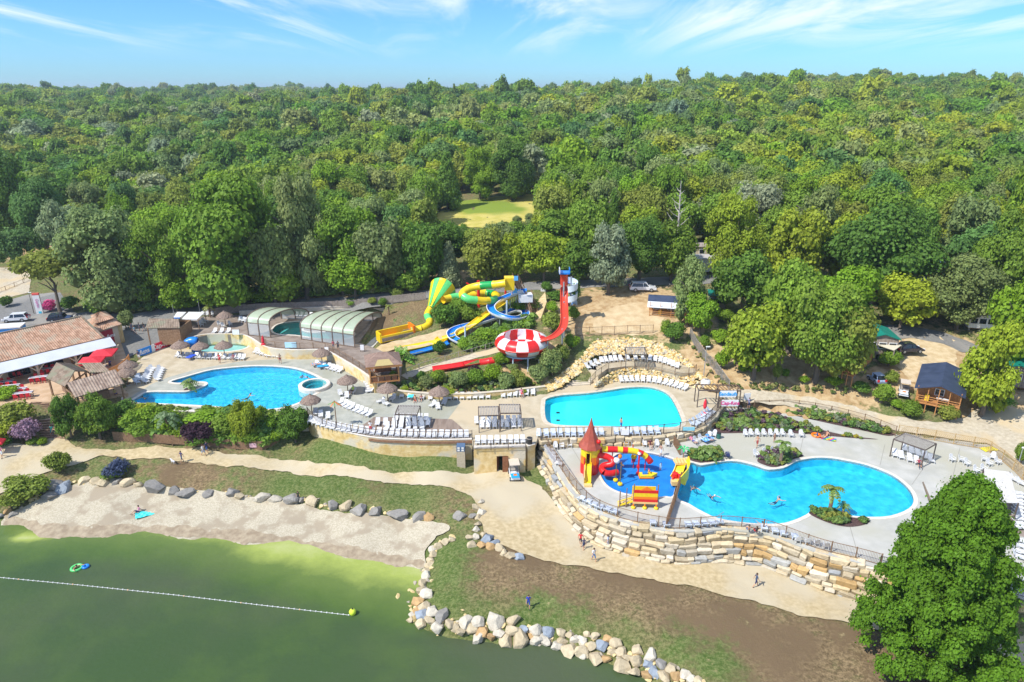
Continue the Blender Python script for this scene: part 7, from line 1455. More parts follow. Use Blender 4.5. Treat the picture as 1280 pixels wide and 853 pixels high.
def body_mesh(pose):
 J = skel(pose); names = list(J); vs = [J[n] for n in names]; rad = [RAD.get(n,RAD.get(n[:-1],.05)) for n in names]; ix = {n: i for i,n in enumerate(names)}
 ed = [('pel','wst'),('wst','chs'),('chs','nck'),('nck','hdb'),('hdb','hdt')]
 for n in 'LR': ed += [('pel','hip' + n),('hip' + n,'kn' + n),('kn' + n,'an' + n),('an' + n,'to' + n),('chs','sh' + n),('sh' + n,'el' + n),('el' + n,'wr' + n)]
 ed = [(ix[a],ix[b]) for a,b in ed]
 hd = Vector(J['hdb']); vs.append(tuple(hd + Vector((0,-.105,.03)))); rad.append(.02); ed.append((ix['hdb'],len(vs) - 1))          # nose
 for n in 'LR':     # palm, thumb and four fingers
  w = Vector(J['wr' + n]); e = Vector(J['el' + n]); d = (w - e).normalized(); sx = 1 if n == 'L' else -1; side = d.cross(Vector((0,0,1)))
  side = side.normalized() if side.length > .1 else Vector((0,1,0)); pm = w + d * .07; vs.append(tuple(pm)); rad.append(.03); pi = len(vs) - 1; ed.append((ix['wr' + n],pi))
  for k in range(4): vs.append(tuple(pm + d * (.075 - abs(k - 1.4) * .01) + side * (k - 1.5) * .022)); rad.append(.009); ed.append((pi,len(vs) - 1))
  vs.append(tuple(w + d * .05 + side * .06)); rad.append(.01); ed.append((pi,len(vs) - 1))
 me = bpy.data.meshes.new('sk'); me.from_pydata(vs,ed,[]); ob = bpy.data.objects.new('sk',me); COL.objects.link(ob)
 md = ob.modifiers.new('s','SKIN'); sv = me.skin_vertices[0].data
 for i,r in enumerate(rad): sv[i].radius = (r,r * (.8 if names[i] in ('pel','wst','chs') else 1) if i < len(names) else r)
 sv[0].use_root = True; md.branch_smoothing = .6
 s2 = ob.modifiers.new('u','SUBSURF'); s2.levels = 1
 dg = bpy.context.evaluated_depsgraph_get(); dg.update(); m2 = bpy.data.meshes.new_from_object(ob.evaluated_get(dg)); bpy.data.objects.remove(ob)
 m2.materials.clear()
 for m in (M_skin,M_skin,M_skin,M_hair,M_shoe): m2.materials.append(m)
 segs = [('pel','wst',1),('wst','chs',1),('chs','nck',1),('hdb','hdt',0),('nck','hdb',0)] + [s for n in 'LR' for s in (('chs','sh' + n,1),('pel','hip' + n,2),('hip' + n,'kn' + n,2),('kn' + n,'an' + n,0),('an' + n,'to' + n,4),('sh' + n,'el' + n,1),('el' + n,'wr' + n,0))]
 A = [(Vector(J[a]),Vector(J[b]),m,a,b) for a,b,m in segs]
 for p in m2.polygons:
  c = p.center; best = 9; mi = 0
  for a,b,m,na,nb in A:
   q = max(0,min(1,(c - a).dot(b - a) / (b - a).length_squared)); dd = (c - a.lerp(b,q)).length - .6 * (RAD.get(na,RAD.get(na[:-1],.05)) * (1 - q) + RAD.get(nb,RAD.get(nb[:-1],.05)) * q)
   if dd < best:
    best = dd; mi = m
    if na[:2] == 'sh' and q > .75: mi = 0
    if na[:3] == 'hip' and q > .85: mi = 0
    if na == 'pel' and nb == 'wst': mi = 2 if q < .35 else 1
    if nb == 'hdt' or nb == 'hdb': mi = 3 if (c.z > hd.z + .075 or c.y > hd.y + .025) and c.z > hd.z - .05 else 0
  p.material_index = mi; p.use_smooth = True
 m2.name = 'person'; return m2
BODY = {p: body_mesh(p) for p in ('walk','walk2','stand','sit','floor','lie','swim')}
def hair_mesh():
 mb = MB(); mb.lathe([(.075,-.06),(.1,-.01),(.095,.05),(.05,.1),(.01,.115)],(0,.015,0),10); return mb.mesh('hair',[M_hair],smooth=True)
HAIR = hair_mesh()
def person(pose,p,rz,shirt,shorts,label,hair=(0.06,0.035,0.02),s=1.0,skin=True,group=None):
 p = Vector(p); o = link_mesh('person',BODY[pose],None,p,(0,0,rz),(s,s,s))
 for i,c in ((1,shirt),(2,shorts),(3,hair)):
  if c is None: continue
  o.material_slots[i].link = 'OBJECT'; o.material_slots[i].material = clothm(c)
 h = skel(pose)['hdb']; hh = link_mesh('hair',HAIR,o,(h[0],h[1],h[2] + .05)); hh.material_slots[0].link = 'OBJECT'; hh.material_slots[0].material = clothm(hair)
 return tag(o,label,'person',group)
NV,BLU,RED_,WHT,BLK,SKN = (0.02,0.03,0.10),(0.02,0.08,0.35),(0.55,0.02,0.03),(0.7,0.7,0.7),(0.02,0.02,0.025),None
TEAL,PINK,GREY = (0.02,0.25,0.25),(0.6,0.2,0.3),(0.1,0.12,0.16)
def on(px,py,z=None): return G(px,py) + Vector((0,0,.08)) if z is None else P(px,py,z + .02)
person('walk',on(944,735),PI / 2,(0.05,0.08,0.15),NV,'man in dark blue shirt and navy shorts walking alone on the sand path')
person('walk',on(660.5,761),0,(0.02,0.04,0.4),(0.02,0.05,0.3),'person in bright blue walking on the dry lawn near the shore',s=.9)
person('walk',on(725.5,683),PI - .3,RED_,BLK,'person in red shirt walking below the boulder wall'); person('walk2',on(729.5,688),PI + .2,NV,NV,'child in navy beside the person in red',s=.85)
person('walk',on(742,703),.4,WHT,(0.1,0.2,0.4),'long haired person in white and blue walking on the sand path'); person('walk2',on(759,686),-PI / 2,(0.35,0.42,0.6),(0.4,0.4,0.5),'person in pale blue walking close to the boulder wall')
person('walk',on(255,571),1.2,WHT,(0.3,0.4,0.55),'person in white and pale blue on the path below the garden fence'); person('walk2',on(259.5,567),1.2,NV,(0.05,0.1,0.3),'person in navy walking beside the one in white')
person('walk',on(228,579),-.5,(0.06,0.05,0.15),GREY,'person in dark clothes walking a white dog on the grass edge'); person('walk',on(3.5,573),0,PINK,WHT,'person in pink at the left end of the path')
person('walk2',on(66.5,546),0,TEAL,(0.03,0.2,0.2),'person in teal at the foot of the timber steps'); person('stand',on(373.5,627),0,BLK,BLK,'person in black standing by the beach boulders',s=.8)
person('stand',on(275,454,ZM),0,RED_,RED_,'lifeguard in red shirt beside the blue pool loungers'); person('walk',on(350.5,454.5,ZM),.5,SKN,(0.3,0.03,0.03),'sunbather in red shorts walking behind the blue pool')
person('stand',on(417,437.5,ZD),0,(0.35,0.03,0.05),GREY,'left one of a pair standing on the walk above the curved wall'); person('stand',on(423,438.5,ZD),.3,(0.08,0.06,0.07),BLK,'right one of a pair in dark clothes above the curved wall')
W_ = ZM - .12
for px_,py_,a,lb in ((378,471,.5,'left swimmer near the hot tub in the blue pool'),(384.5,472.5,-.5,'right swimmer near the hot tub in the blue pool'),(313,494,2.2,'swimmer in the middle of the blue pool'),(178.5,497.5,0,'bather at the left tip of the blue pool')): person('swim',P(px_,py_,W_),a,SKN,NV,lb)
WL = ZS - .12
for px_,py_,a,hr,lb in ((868.5,611,0,(0.05,)*3,'swimmer in the lagoon nearest the brown fence'),(893,621,.3,(0.6,0.6,0.6),'swimmer with white cap in the left lagoon'),(974,624,1.9,(0.03,)*3,'dark haired swimmer in the middle of the lagoon'),(953,655,3,(0.05,)*3,'bather at the near rim of the lagoon')): person('swim',P(px_,py_,WL),a,SKN,NV,lb,hair=hr)
person('floor',P(519,501.5,ZM),.1,SKN,RED_,'sunburnt person sitting left of another against the planter wall'); person('floor',P(526.5,500.5,ZM),-.1,(0.3,0.12,0.1),NV,'dark haired person sitting right of another against the planter wall')
person('stand',on(463.5,541,ZM),0,WHT,RED_,'person in white top on the plank terrace left end'); person('sit',on(652,495.5,ZM),.2,PINK,RED_,'person in pink on the last lounger row by the planter wall')
person('stand',on(776,536.5,ZM),2.0,SKN,BLU,'man in blue swim shorts at the turquoise pool edge'); person('walk',on(825.5,570.5,ZS),-1,SKN,(0.6,0.6,0.65),'bather in pale swimwear at the splash pad edge')
person('stand',on(825.5,588,ZS - .15),.4,(0.5,0.75,0.75),(0.5,0.7,0.7),'small child in pale turquoise playing in the splash pad',s=.62); person('sit',on(812.5,560,ZS),0,(0.1,0.02,0.03),(0.08,0.02,0.02),'dark clothed person seated on a chair under the step wall')
person('walk',on(946,559,ZS),-.8,SKN,(0.3,0.05,0.05),'sunbather walking past the chairs by the planting bed'); person('stand',on(967.5,553,ZS),.5,SKN,(0.25,0.1,0.05),'person standing behind the lagoon palm',s=.8)
person('stand',on(935.5,511,5.2),.2,(0.3,0.3,0.45),NV,'man in navy shorts beside the notice at the deck entrance'); person('lie',on(1148,584,ZS),-.4,(0.25,0.03,0.05),BLK,'person reclining at the end of the right pergola')
person('sit',on(935,667,ZS),2.9,SKN,(0.02,0.2,0.5),'sunbather on a blue towel behind the railing'); person('sit',on(944.5,669,ZS),3.0,(0.04,0.03,0.04),(0.6,0.02,0.03),'dark haired sunbather on a red towel behind the railing')
person('floor',on(1022.5,547,ZS),1.2,(0.02,0.05,0.25),(0.6,0.12,0.05),'person beside the orange float on the upper concrete'); person('floor',on(1033,546,ZS),-1.0,SKN,(0.4,0.2,0.1),'person beside the rainbow towel on the upper concrete')
person('swim',P(95.5,709,.25),1.2,SKN,(0.6,0.6,0.2),'person floating on a green ring in the lake'); person('floor',on(173,641),-.6,(0.5,0.2,0.3),NV,'person in pink sitting beside the turquoise towel on the beach')
for i,(px_,py_,c) in enumerate(((165.5,415.5,NV),(169.5,419.5,(0.3,0.5,0.6)),(175,415,NV),(180.5,415,BLK))): person(['stand','walk','stand','walk2'][i],on(px_,py_),i,c,(0.1,0.1,0.15),'person in %s standing in the forecourt group, %s from the left' % (['navy','pale blue','dark blue','black'][i],ordw(i)))
person('walk',on(353.5,381),PI / 2,(0.04,0.04,0.09),NV,'person in dark clothes on the upper road by the board fence'); person('stand',P(465,467,ZD + .15),0,(0.45,0.6,0.05),RED_,'person in lime top inside the wooden hut')
person('sit',on(441,492,ZM),-.4,(0.4,0.65,0.05),BLK,'person in lime green shirt under the parasol above the diagonal loungers'); person('sit',on(145,496,ZM),1,(0.35,0.3,0.1),BLU,'guest sitting outside the bar by the blue pool'); person('stand',on(174.5,450.5,ZM),0,NV,WHT,'person in navy at the end of the blue banner')
person('stand',on(139,462,6),0,(0.05,0.05,0.2),BLK,'waiter in dark shirt beside the red parasols'); person('lie',on(885.5,551,ZS),.3,(0.1,0.3,0.6),NV,'person lying under the small blue sunshade'); person('lie',on(865.5,554.5,ZS),.4,PINK,(0.1,0.1,0.3),'person in pink reclining near the step wall')
person('sit',on(292,451,ZM),0,(0.3,0.1,0.12),NV,'person reclining between parasols behind the blue pool')
def dog(p,rz,c,label):
 t = thing('dog',label,'dog',p,rz); m = clothm(c); mb = MB()
 mb.tube([(-.32,0,.38),(-.2,0,.4),(0,0,.38),(.2,0,.42),(.34,0,.5),(.42,0,.58),(.52,0,.56),(.62,0,.53)],[.06,.1,.1,.13,.08,.08,.06,.03],8)
 for x in (-.25,.2):
  for s in (-.07,.07): mb.tube([(x,s,.36),(x + (.06 if x < 0 else -.02),s,.2),(x,s,.02)],[.05,.03,.025],6)
 mb.tube([(-.34,0,.4),(-.45,0,.5),(-.5,0,.62)],[.03,.02,.01],5); mb.build('body',m,t,smooth=True)
 mb = MB()
 for s in (-.05,.05): mb.add([(.42,s,.63),(.47,s,.62),(.43,s * 1.8,.72)],[(0,1,2)])
 mb.build('ears',M_hair,t)
dog(on(217,580.5),2.6,(0.6,0.6,0.62),'black and white dog on the grass edge beside the walker')
def towel(p,rz,c,label,w=.9,l=1.8,z=.05):
 t = tag(bpy.data.objects.new('towel',None),None); bpy.data.objects.remove(t); mb = MB(); n = 8; vs = []
 for i in range(n + 1):
  for j in range(4): vs.append((-l / 2 + l * i / n,-w / 2 + w * j / 3,z + .03 * math.sin(i * 1.9 + j) + .02))
 mb.add(vs,[(i * 4 + j,i * 4 + j + 1,i * 4 + j + 5,i * 4 + j + 4) for i in range(n) for j in range(3)],[k % len(c) for k in range(n * 3)]); o = mb.build('towel',[clothm(x) for x in c],loc=p,rz=rz); tag(o,label,'towel')
towel(on(182.5,643),.5,[(0.02,0.5,0.5),(0.1,0.6,0.6)],'turquoise towel spread on the beach',1.4,2.2); towel(on(1035.5,549,ZS),-.5,[(0.7,0.05,0.1),(0.7,0.5,0.02),(0.05,0.4,0.1),(0.05,0.1,0.5)],'rainbow striped towel on the upper concrete'); towel(on(884,552.5,ZS),.6,[(0.05,0.25,0.7),(0.3,0.5,0.7)],'blue towel on loungers by the step wall',z=.45); towel(on(239,449,ZM),1.3,[(0.02,0.08,0.6)],'royal blue towel over a lounger behind the blue pool',z=.5)
towel(on(513.5,500,ZM),1.5,[(0.05,0.5,0.65)],'cyan towel leaning on the planter wall',.8,1.1,.6); towel(on(1236,562,ZS),.2,[(0.8,0.7,0.02)],'yellow float lying under the netting',1.0,2.0)
towel(on(396,458.5,ZM),.4,[(0.7,0.25,0.02),(0.02,0.3,0.6)],'orange and blue towel on a lounger behind the hot tub',z=.5); towel(on(404,461,ZM),.4,[(0.02,0.3,0.6)],'blue towel on a lounger below the single parasol',z=.5)
def ringfloat(p,m,label,r=.5,name='swim_ring'):
 mb = MB(); mb.lathe([(r - .14,0),(r - .1,.11),(r,.14),(r + .1,.11),(r + .14,0),(r + .1,-.08),(r - .1,-.08),(r - .14,0)],n=18); o = mb.build(name,m,loc=p,smooth=True); tag(o,label,'float')
ringfloat(P(96,710,.05),M_grn,'green swim ring in the lake'); ringfloat(P(107,708.5,.08),M_blu,'blue ball shaped float in the lake beside the swimmer',.25,'beach_float'); ringfloat(on(1020,545,ZS) + Vector((0,0,.1)),M_org,'orange swim ring on the upper concrete')
t = thing('pushchair','dark blue pushchair standing by the lagoon palm bed','pushchair',on(909,573,ZS)); mb = MB(); mb.box(0,0,.55,.45,.6,.3,rx=.4); mb.build('seat',clothm(NV),t); mb = MB(); mb.bar((-.2,.3,.2),(-.2,-.4,1.0),.04); mb.bar((.2,.3,.2),(.2,-.4,1.0),.04); mb.bar((-.2,-.4,1.0),(.2,-.4,1.0),.04); mb.build('handle',M_grey,t)
for x in (-.22,.22):
 for y in (-.25,.3): mb = MB(); mb.tube([(x - .02,y,.12),(x + .02,y,.12)],.12,8); mb.build('wheel',M_blk,t)
t = thing('small_bin','dark green litter bin on the splash deck by the towels','bin',on(898,548,ZS)); mb = MB(); mb.lathe([(.01,0),(.25,0),(.3,.7),(.28,.72)],n=10); mb.build('drum',clothm((0.02,0.12,0.1)),t); mb = MB(); mb.lathe([(.3,.72),(.31,.78),(.01,.84)],n=10); mb.build('lid',M_blk,t)
t = thing('black_bin','black round bin on the corner above the pump house','bin',on(662,556,ZM)); mb = MB(); mb.lathe([(.01,0),(.32,0),(.36,.9),(.3,.95),(.01,.95)],n=12); mb.build('drum',M_blk,t); mb = MB(); mb.lathe([(.37,.86),(.38,.95),(.36,.97)],n=12); mb.build('rim',M_grey,t)
t = thing('buoy_line','thin line of small white floats across the lake','buoy line',P(220,745,0)); BLn = resample([P(-60,715.5,.05),P(0,722,.05),P(100,731.5,.05),P(220,744,.05),P(330,757,.05),P(436,769,.05)],.55)
mb = MB(); mb.sweep(BLn,[(-.015,-.015),(.015,-.015),(.0,.02)],closed=True); mb.build('rope',M_alu,t,world=True); mb = MB()
for i,p in enumerate(BLn): mb.lathe([(.01,.07),(.06,.05),(.07,0),(.06,-.05)],tuple(p),6,i % 11 == 3)
mb.build('floats',[M_alu,clothm((0.8,0.5,0.3))],t,world=True)['kind'] = 'stuff'
q = P(441,768,0); t = thing('yellow_buoy','round yellow buoy at the end of the float line','buoy',q); mb = MB(); mb.lathe([(.01,.62),(.2,.56),(.34,.35),(.3,.1),(.15,-.1)],n=14); mb.build('ball',mcol('lime_yellow',(0.6,0.75,0.05)),t,smooth=True); mb = MB(); mb.lathe([(.08,.6),(.08,.7),(.01,.72)],n=8); mb.build('cap',M_blk,t)
# ================================================================ BOULDERS
def boulder(px_,py_,w,col,label,group,zoff=0,sink=.18,hs=.75,tall=1.0):
 p = G(px_,py_ + w * .18) if py_ < 1000 else None
 if zoff: p = P(px_,py_,zoff)
 s = w * depth(p) / FPX; o = link_mesh('boulder',random.choice(BOULD),None,(p.x,p.y,max(p.z,0) + s * .12),(random.uniform(-.25,.25),random.uniform(-.25,.25),random.uniform(0,6.28)),(s * 1.22,s * 1.12,s * hs * 1.25 * tall)); k = random.uniform(.88,1.1)
 o.color = (col[0] * k,col[1] * k,col[2] * k,1); o.name = 'boulder'; return tag(o,label,'boulder',group)
GRY,CRM,OCH,BLG,WHI = (0.30,0.285,0.26),(0.54,0.45,0.30),(0.50,0.33,0.16),(0.30,0.345,0.40),(0.58,0.53,0.43)
BR = [(2,644,9,GRY),(9,638,10,OCH),(17,642,11,GRY),(49,610,15,GRY),(62,617,18,GRY),(71.5,604,20,GRY),(79,609.5,20,BLG),(106,599,15,CRM),(119,600,13,CRM),(131,602,16,CRM),(146,602,12,GRY),(158,603,17,CRM),(172,605,11,CRM),(197,607,24,GRY),(219,612,17,GRY),(235.5,614,20,GRY),(262,616,13,GRY),(291,615,17,GRY),(299,618.5,13,CRM),(326,621,19,WHI),(344,622.5,17,WHI),(363,622.5,20,GRY),(377,624,11,GRY),(390,626.5,16,CRM),(417,629,16,GRY),(432.6,632.5,15,CRM),(450,636,20,GRY),(469,638,17,GRY),(501,641,23,GRY),(523.6,643,19,GRY),(537,646,13,OCH),(574,644,17,GRY),(590,644,10,GRY)]
def cn_(c): return {GRY: 'dark grey',CRM: 'cream',OCH: 'ochre',BLG: 'blue grey',WHI: 'pale grey'}[c]
for i,(x,y,w,c) in enumerate(BR): boulder(x,y,w * 1.22,c,'%s boulder along the back of the beach, %s from left' % (cn_(c),ordw(i)),'boulders behind the beach',tall=.9)
SPT = [(602,626,7,WHI),(596,634,10,CRM),(602,639,10,WHI),(597,646,8,CRM),(598,654,8,CRM),(596,661,9,WHI),(604,667,8,CRM),(588,671,9,CRM),(595,670,10,WHI),(590,679,9,CRM),(609,673,13,BLG),(613,682.5,11,OCH),(603,681,9,OCH),(620,677,10,BLG),(624,684,11,CRM),(630,691,8,CRM),(637.5,693,11,CRM),(644,694,8,WHI),(650,696,10,BLG)]
for i,(x,y,w,c) in enumerate(SPT): boulder(x,y,w * 1.45,c,'%s stone edging the sand path, %s from the top' % (cn_(c),ordw(i)),'stones edging the sand path')
SPR = [(564,674,8,CRM),(556,676,9,CRM),(549,681,9,CRM),(542,686,9,WHI),(540,693,9,CRM),(537,699,9,CRM),(535,706,10,CRM),(533,712,9,CRM)]
for i,(x,y,w,c) in enumerate(SPR): boulder(x,y,w * 1.4,c,'%s stone between beach and lawn, %s from the top' % (cn_(c),ordw(i)),'stones between beach and lawn')
SHR = [(532.5,718.7,13,WHI),(528,728,12,CRM),(526,737,13,CRM),(534.5,742.5,15,WHI),(521,749,15,OCH),(531.6,757,14,CRM),(520,761.6,9,OCH),(514.4,767,9,WHI),(514,774,10,CRM),(529,767,15,BLG),(541,763.6,14,WHI),(551,769,17,GRY),(527,778,14,CRM),(539,775,12,CRM),(549,782,15,WHI),(562,778,13,CRM),(569,783,11,CRM),(575.5,787.5,13,CRM),(582,774,16,WHI),(598.5,776,18,WHI),(591,785.5,14,CRM),(603,789,17,OCH),(597.5,797,16,WHI),(621,775,26,WHI),(614,794,12,OCH),(626,791,14,WHI),(631,800,17,CRM),(639.6,775,15,CRM),(638.6,786.5,17,CRM),(652,798,20,CRM),(654,785.5,14,BLG),(664.4,793,10,OCH),(670,786.5,17,WHI),(669,800,15,WHI),(683.5,801,15,WHI),(686,789,16,BLG),(696,809,14,WHI),(701,789,13,CRM),(701.7,800,12,CRM),(712,793,11,CRM),(712,811,18,CRM),(719,797,13,WHI),(729,800,12,WHI),(739,805,12,CRM),(729,811.6,15,CRM),(728,819,11,WHI),(752.5,806,16,BLG),(744,820,17,CRM),(756,823,11,OCH),(760,797,11,OCH),(771,804,14,CRM),(777,814,15,CRM),(765,812.5,11,CRM),(776,829,20,CRM),(786,821,11,CRM),(795.6,811,15,CRM),(795.6,825,16,CRM),(810,829,13,BLG),(794,838,15,CRM),(807,842,13,OCH),(816,838,14,BLG),(814,819,15,WHI),(825.6,828,14,GRY),(829,843,16,CRM),(839,835,15,CRM),(845,844,14,OCH),(855.6,841,14,WHI),(865,848,13,WHI),(733.8,792,9,CRM),(744,793,10,CRM),(875,853,12,CRM)]
for i,(x,y,w,c) in enumerate(SHR): boulder(x,y,min(w,20) * 1.3,c,'%s boulder of the lake shore, %s from the left bend' % (cn_(c),ordw(i)),'boulders of the lake shore wall')
r0 = random.Random(3); mbx = MB(); me0 = [([tuple(v.co) for v in m_.vertices],[tuple(p.vertices) for p in m_.polygons]) for m_ in BOULD_LO]
lines = [[(533,716),(526,732),(520,752),(517,768),(530,772),(548,776),(566,782),(590,780),(620,784),(650,790),(690,797),(720,803),(745,808),(775,816),(800,826),(825,836),(850,846),(870,855)],[(0,642),(30,632),(60,616),(90,604),(130,602),(160,604),(220,614),(300,620),(380,626),(450,638),(540,647)],[(566,672),(550,680),(540,694),(534,712)]]
for li_,ln in enumerate(lines):
 pts_ = resample([G(a,b) for a,b in ln],.28)
 for p in pts_:
  if r0.random() > (1.0,.5,.6)[li_]: continue
  s = r0.uniform(.35,.75); q = p + Vector((r0.gauss(0,.55 if li_ == 0 else .25),r0.gauss(0,.5 if li_ == 0 else .2),0)); q.z = max(Tz(q.x,q.y),-.1) + .05
  M = Matrix.Translation(q) @ Matrix.Rotation(r0.uniform(0,6.28),4,'Z') @ Matrix.Diagonal((s * 1.4,s,s * .8,1)); vs,fs = r0.choice(me0); mbx.add([M @ Vector(v) for v in vs],fs,r0.choice([0,0,1]))
tag(mbx.build('small_stones',[MATS['rock_cream'],MATS['rock_grey']],world=True),'small loose stones filling the gaps of the shore walls','stones',kind='stuff')
# ================================================================ TREES AND PLANTS
def leaf_mat(name,inst):
 m = bpy.data.materials.new(name); m.use_nodes = True; t = m.node_tree; b = t.nodes['Principled BSDF']; b.inputs['Roughness'].default_value = .6; b.inputs['Specular IOR Level'].default_value = .2
 def N(k,**kw):
  n = t.nodes.new(k)
  for a,v in kw.items(): setattr(n,a,v)
  return n
 if inst: col = N('ShaderNodeAttribute',attribute_type='INSTANCER',attribute_name='tint').outputs['Color']
 else: col = N('ShaderNodeObjectInfo').outputs['Color']
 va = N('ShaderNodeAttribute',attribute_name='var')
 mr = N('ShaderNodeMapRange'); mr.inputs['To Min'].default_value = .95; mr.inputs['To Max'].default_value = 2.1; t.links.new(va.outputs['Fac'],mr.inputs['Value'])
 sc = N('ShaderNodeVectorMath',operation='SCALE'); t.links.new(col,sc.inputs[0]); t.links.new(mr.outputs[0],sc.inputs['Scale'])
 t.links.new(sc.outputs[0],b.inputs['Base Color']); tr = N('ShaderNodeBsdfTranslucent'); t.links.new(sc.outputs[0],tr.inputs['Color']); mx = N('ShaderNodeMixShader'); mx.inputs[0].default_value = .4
 t.links.new(b.outputs[0],mx.inputs[1]); t.links.new(tr.outputs[0],mx.inputs[2]); t.links.new(mx.outputs[0],t.nodes['Material Output'].inputs['Surface']); return m
M_leaf,M_leafi = leaf_mat('foliage',False),leaf_mat('foliage_far',True)
M_bark = mat('bark',(0.13,0.10,0.075),(0.22,0.18,0.14),scale=3,rough=.95,coords='obj')
ICO = None
def ico():
 global ICO
 if ICO is None:
  bm = bmesh.new(); bmesh.ops.create_icosphere(bm,subdivisions=1,radius=1); ICO = (np.array([v.co[:] for v in bm.verts]),np.array([[v.index for v in f.verts] for f in bm.faces])); bm.free()
 return ICO
def crown_mesh(kind,seed,nleaf,ls,mats,core=True,trunk=False):
 r = np.random.default_rng(seed); bl = []
 if kind == 'round':
  nb = 40
  for k in range(nb):
   u = r.normal(size=3); u /= np.linalg.norm(u); rad = r.uniform(.10,.18); d = r.uniform(.6,1.0); bl.append((u[0] * d * .37,u[1] * d * .37,.50 + u[2] * d * .36,rad))
  bl.append((0,0,.5,.29))
 elif kind == 'tall':
  for k in range(34):
   z = r.uniform(.12,.92); w = .34 * math.sin(PI * min(1,(z + .03) / 1.03)) ** .6; a = r.uniform(0,6.28); rad = r.uniform(.1,.17); bl.append((math.cos(a) * w,math.sin(a) * w,z,rad))
  bl += [(0,0,.4,.24),(0,0,.65,.22)]
 elif kind == 'pine':
  for k in range(16):
   a = r.uniform(0,6.28); d = r.uniform(.1,.36); bl.append((math.cos(a) * d,math.sin(a) * d,.78 + r.uniform(-.08,.08) - d * .25,r.uniform(.1,.17)))
  bl.append((0,0,.72,.2))
 elif kind == 'spruce':
  for k in range(34):
   z = .1 + .85 * k / 34; w = .36 * (1 - z) ** .8 + .02
   for q in range(3): a = k * 2.4 + q * 2.1; bl.append((math.cos(a) * w * .7,math.sin(a) * w * .7,z,.05 + .13 * (1 - z)))
 elif kind == 'bush':
  for k in range(14):
   u = r.normal(size=3); u /= np.linalg.norm(u); bl.append((u[0] * .3,u[1] * .3,.45 + u[2] * .22,r.uniform(.16,.24)))
  bl.append((0,0,.4,.34))
 elif kind == 'big':
  for k in range(460):
   z = r.uniform(.03,.97) ** .9; R_ = .47 * min(1,(z + .05) / .2) ** .5 * (1 - z) ** .58 + .015; ph = r.uniform(0,6.28); d = math.sqrt(r.uniform(.12,1.0)) * (1 + .07 * math.sin(3 * ph + 5 * z) + .06 * math.sin(5 * ph - 9 * z))
   bl.append((math.cos(ph) * R_ * d,math.sin(ph) * R_ * d,z,r.uniform(.025,.06)))
  bl += [(0,0,.4,.2),(0,0,.25,.2)]
 bl = np.array(bl); wts = bl[:,3] ** 2; bi = r.choice(len(bl),nleaf,p=wts / wts.sum()); n = r.normal(size=(nleaf,3)); n /= np.linalg.norm(n,axis=1)[:,None]
 n[:,2] = np.where(n[:,2] < -.3,-n[:,2] * .7,n[:,2]); rr = r.uniform(.78,1.2,nleaf); c = bl[bi,:3] + n * (bl[bi,3] * rr)[:,None]
 loose = r.random(nleaf) < .16; c = np.where(loose[:,None] & (kind == 'big'),c + r.normal(size=(nleaf,3)) * .018,c)
 zmax = c[:,2].max();
 nn = n + r.normal(size=(nleaf,3)) * .38; nn[:,2] += .2; nn /= np.linalg.norm(nn,axis=1)[:,None]
 t1 = np.cross(nn,r.normal(size=(nleaf,3))); t1 /= np.linalg.norm(t1,axis=1)[:,None] + 1e-9; t2 = np.cross(nn,t1); s = ls * r.uniform(.6,1.4,nleaf)[:,None]
 V_ = np.stack([c - t1 * s * .55,c - t2 * s * .5 + nn * s * .08,c + t1 * s * .55,c + t2 * s * .5 + nn * s * .08],1).reshape(-1,3); F_ = np.arange(nleaf * 4).reshape(-1,4).tolist()
 hgt = np.clip(c[:,2] / zmax,0,1); var = np.clip(.5 + r.normal(size=nleaf) * .17 + (bi * 7.77 % 1 - .5) * .35,0,1); var = np.repeat(var,4)
 vs = V_.tolist()
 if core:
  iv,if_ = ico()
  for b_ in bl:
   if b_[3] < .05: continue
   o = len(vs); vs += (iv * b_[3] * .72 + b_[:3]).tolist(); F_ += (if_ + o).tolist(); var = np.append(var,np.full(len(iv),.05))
 me = bpy.data.meshes.new('crown'); nmat = len(F_)
 if trunk:
  mb = MB(); mb.tube([(0,0,0),(.01,0,.3),(0,.01,.7)],[.03,.022,.01],5); o = len(vs); vs += [list(v) for v in mb.v]; F_ += [[o + i for i in f] for f in mb.f]; var = np.append(var,np.full(len(mb.v),.5))
 me.from_pydata(vs,[],F_); at = me.attributes.new('var','FLOAT','POINT'); at.data.foreach_set('value',var.astype(np.float32))
 me.materials.append(mats)
 if trunk: me.materials.append(M_bark); mi = [0] * nmat + [1] * (len(F_) - nmat); me.polygons.foreach_set('material_index',mi)
 me.update(); return me
def trunk_mesh(kind,seed):
 r = random.Random(seed); mb = MB(); ht = {'pine': .8,'spruce': .9,'bush': .5}.get(kind,.62)
 n = 7; pts = [(r.uniform(-.012,.012) * k,r.uniform(-.012,.012) * k,ht * k / n) for k in range(n + 1)]; mb.tube(pts,[.034 - .024 * k / n for k in range(n + 1)],7)
 for k in range(7 if kind != 'spruce' else 0):
  i = r.randint(2,n - 1); a = r.uniform(0,6.28); p = Vector(pts[i]); L = r.uniform(.14,.28); e = p + Vector((math.cos(a) * L,math.sin(a) * L,L * .8)); mb.tube([p,p.lerp(e,.5) + Vector((0,0,.02)),e],[.013,.009,.004],5)
 return mb.mesh('trunk',[M_bark])
LEAFN = {'round': (5600,.040),'tall': (5200,.037),'pine': (3400,.035),'spruce': (4200,.034),'bush': (2200,.062)}
CROWN = {k: [crown_mesh(k,10 * i + len(k),*LEAFN[k],M_leaf) for i in range(n)] for k,n in (('round',6),('tall',4),('pine',3),('spruce',2),('bush',4))}
for k in ('round','tall'): CROWN[k + '_wide'] = [crown_mesh(k,500 + i,13000,.0262,M_leaf) for i in range(3)]
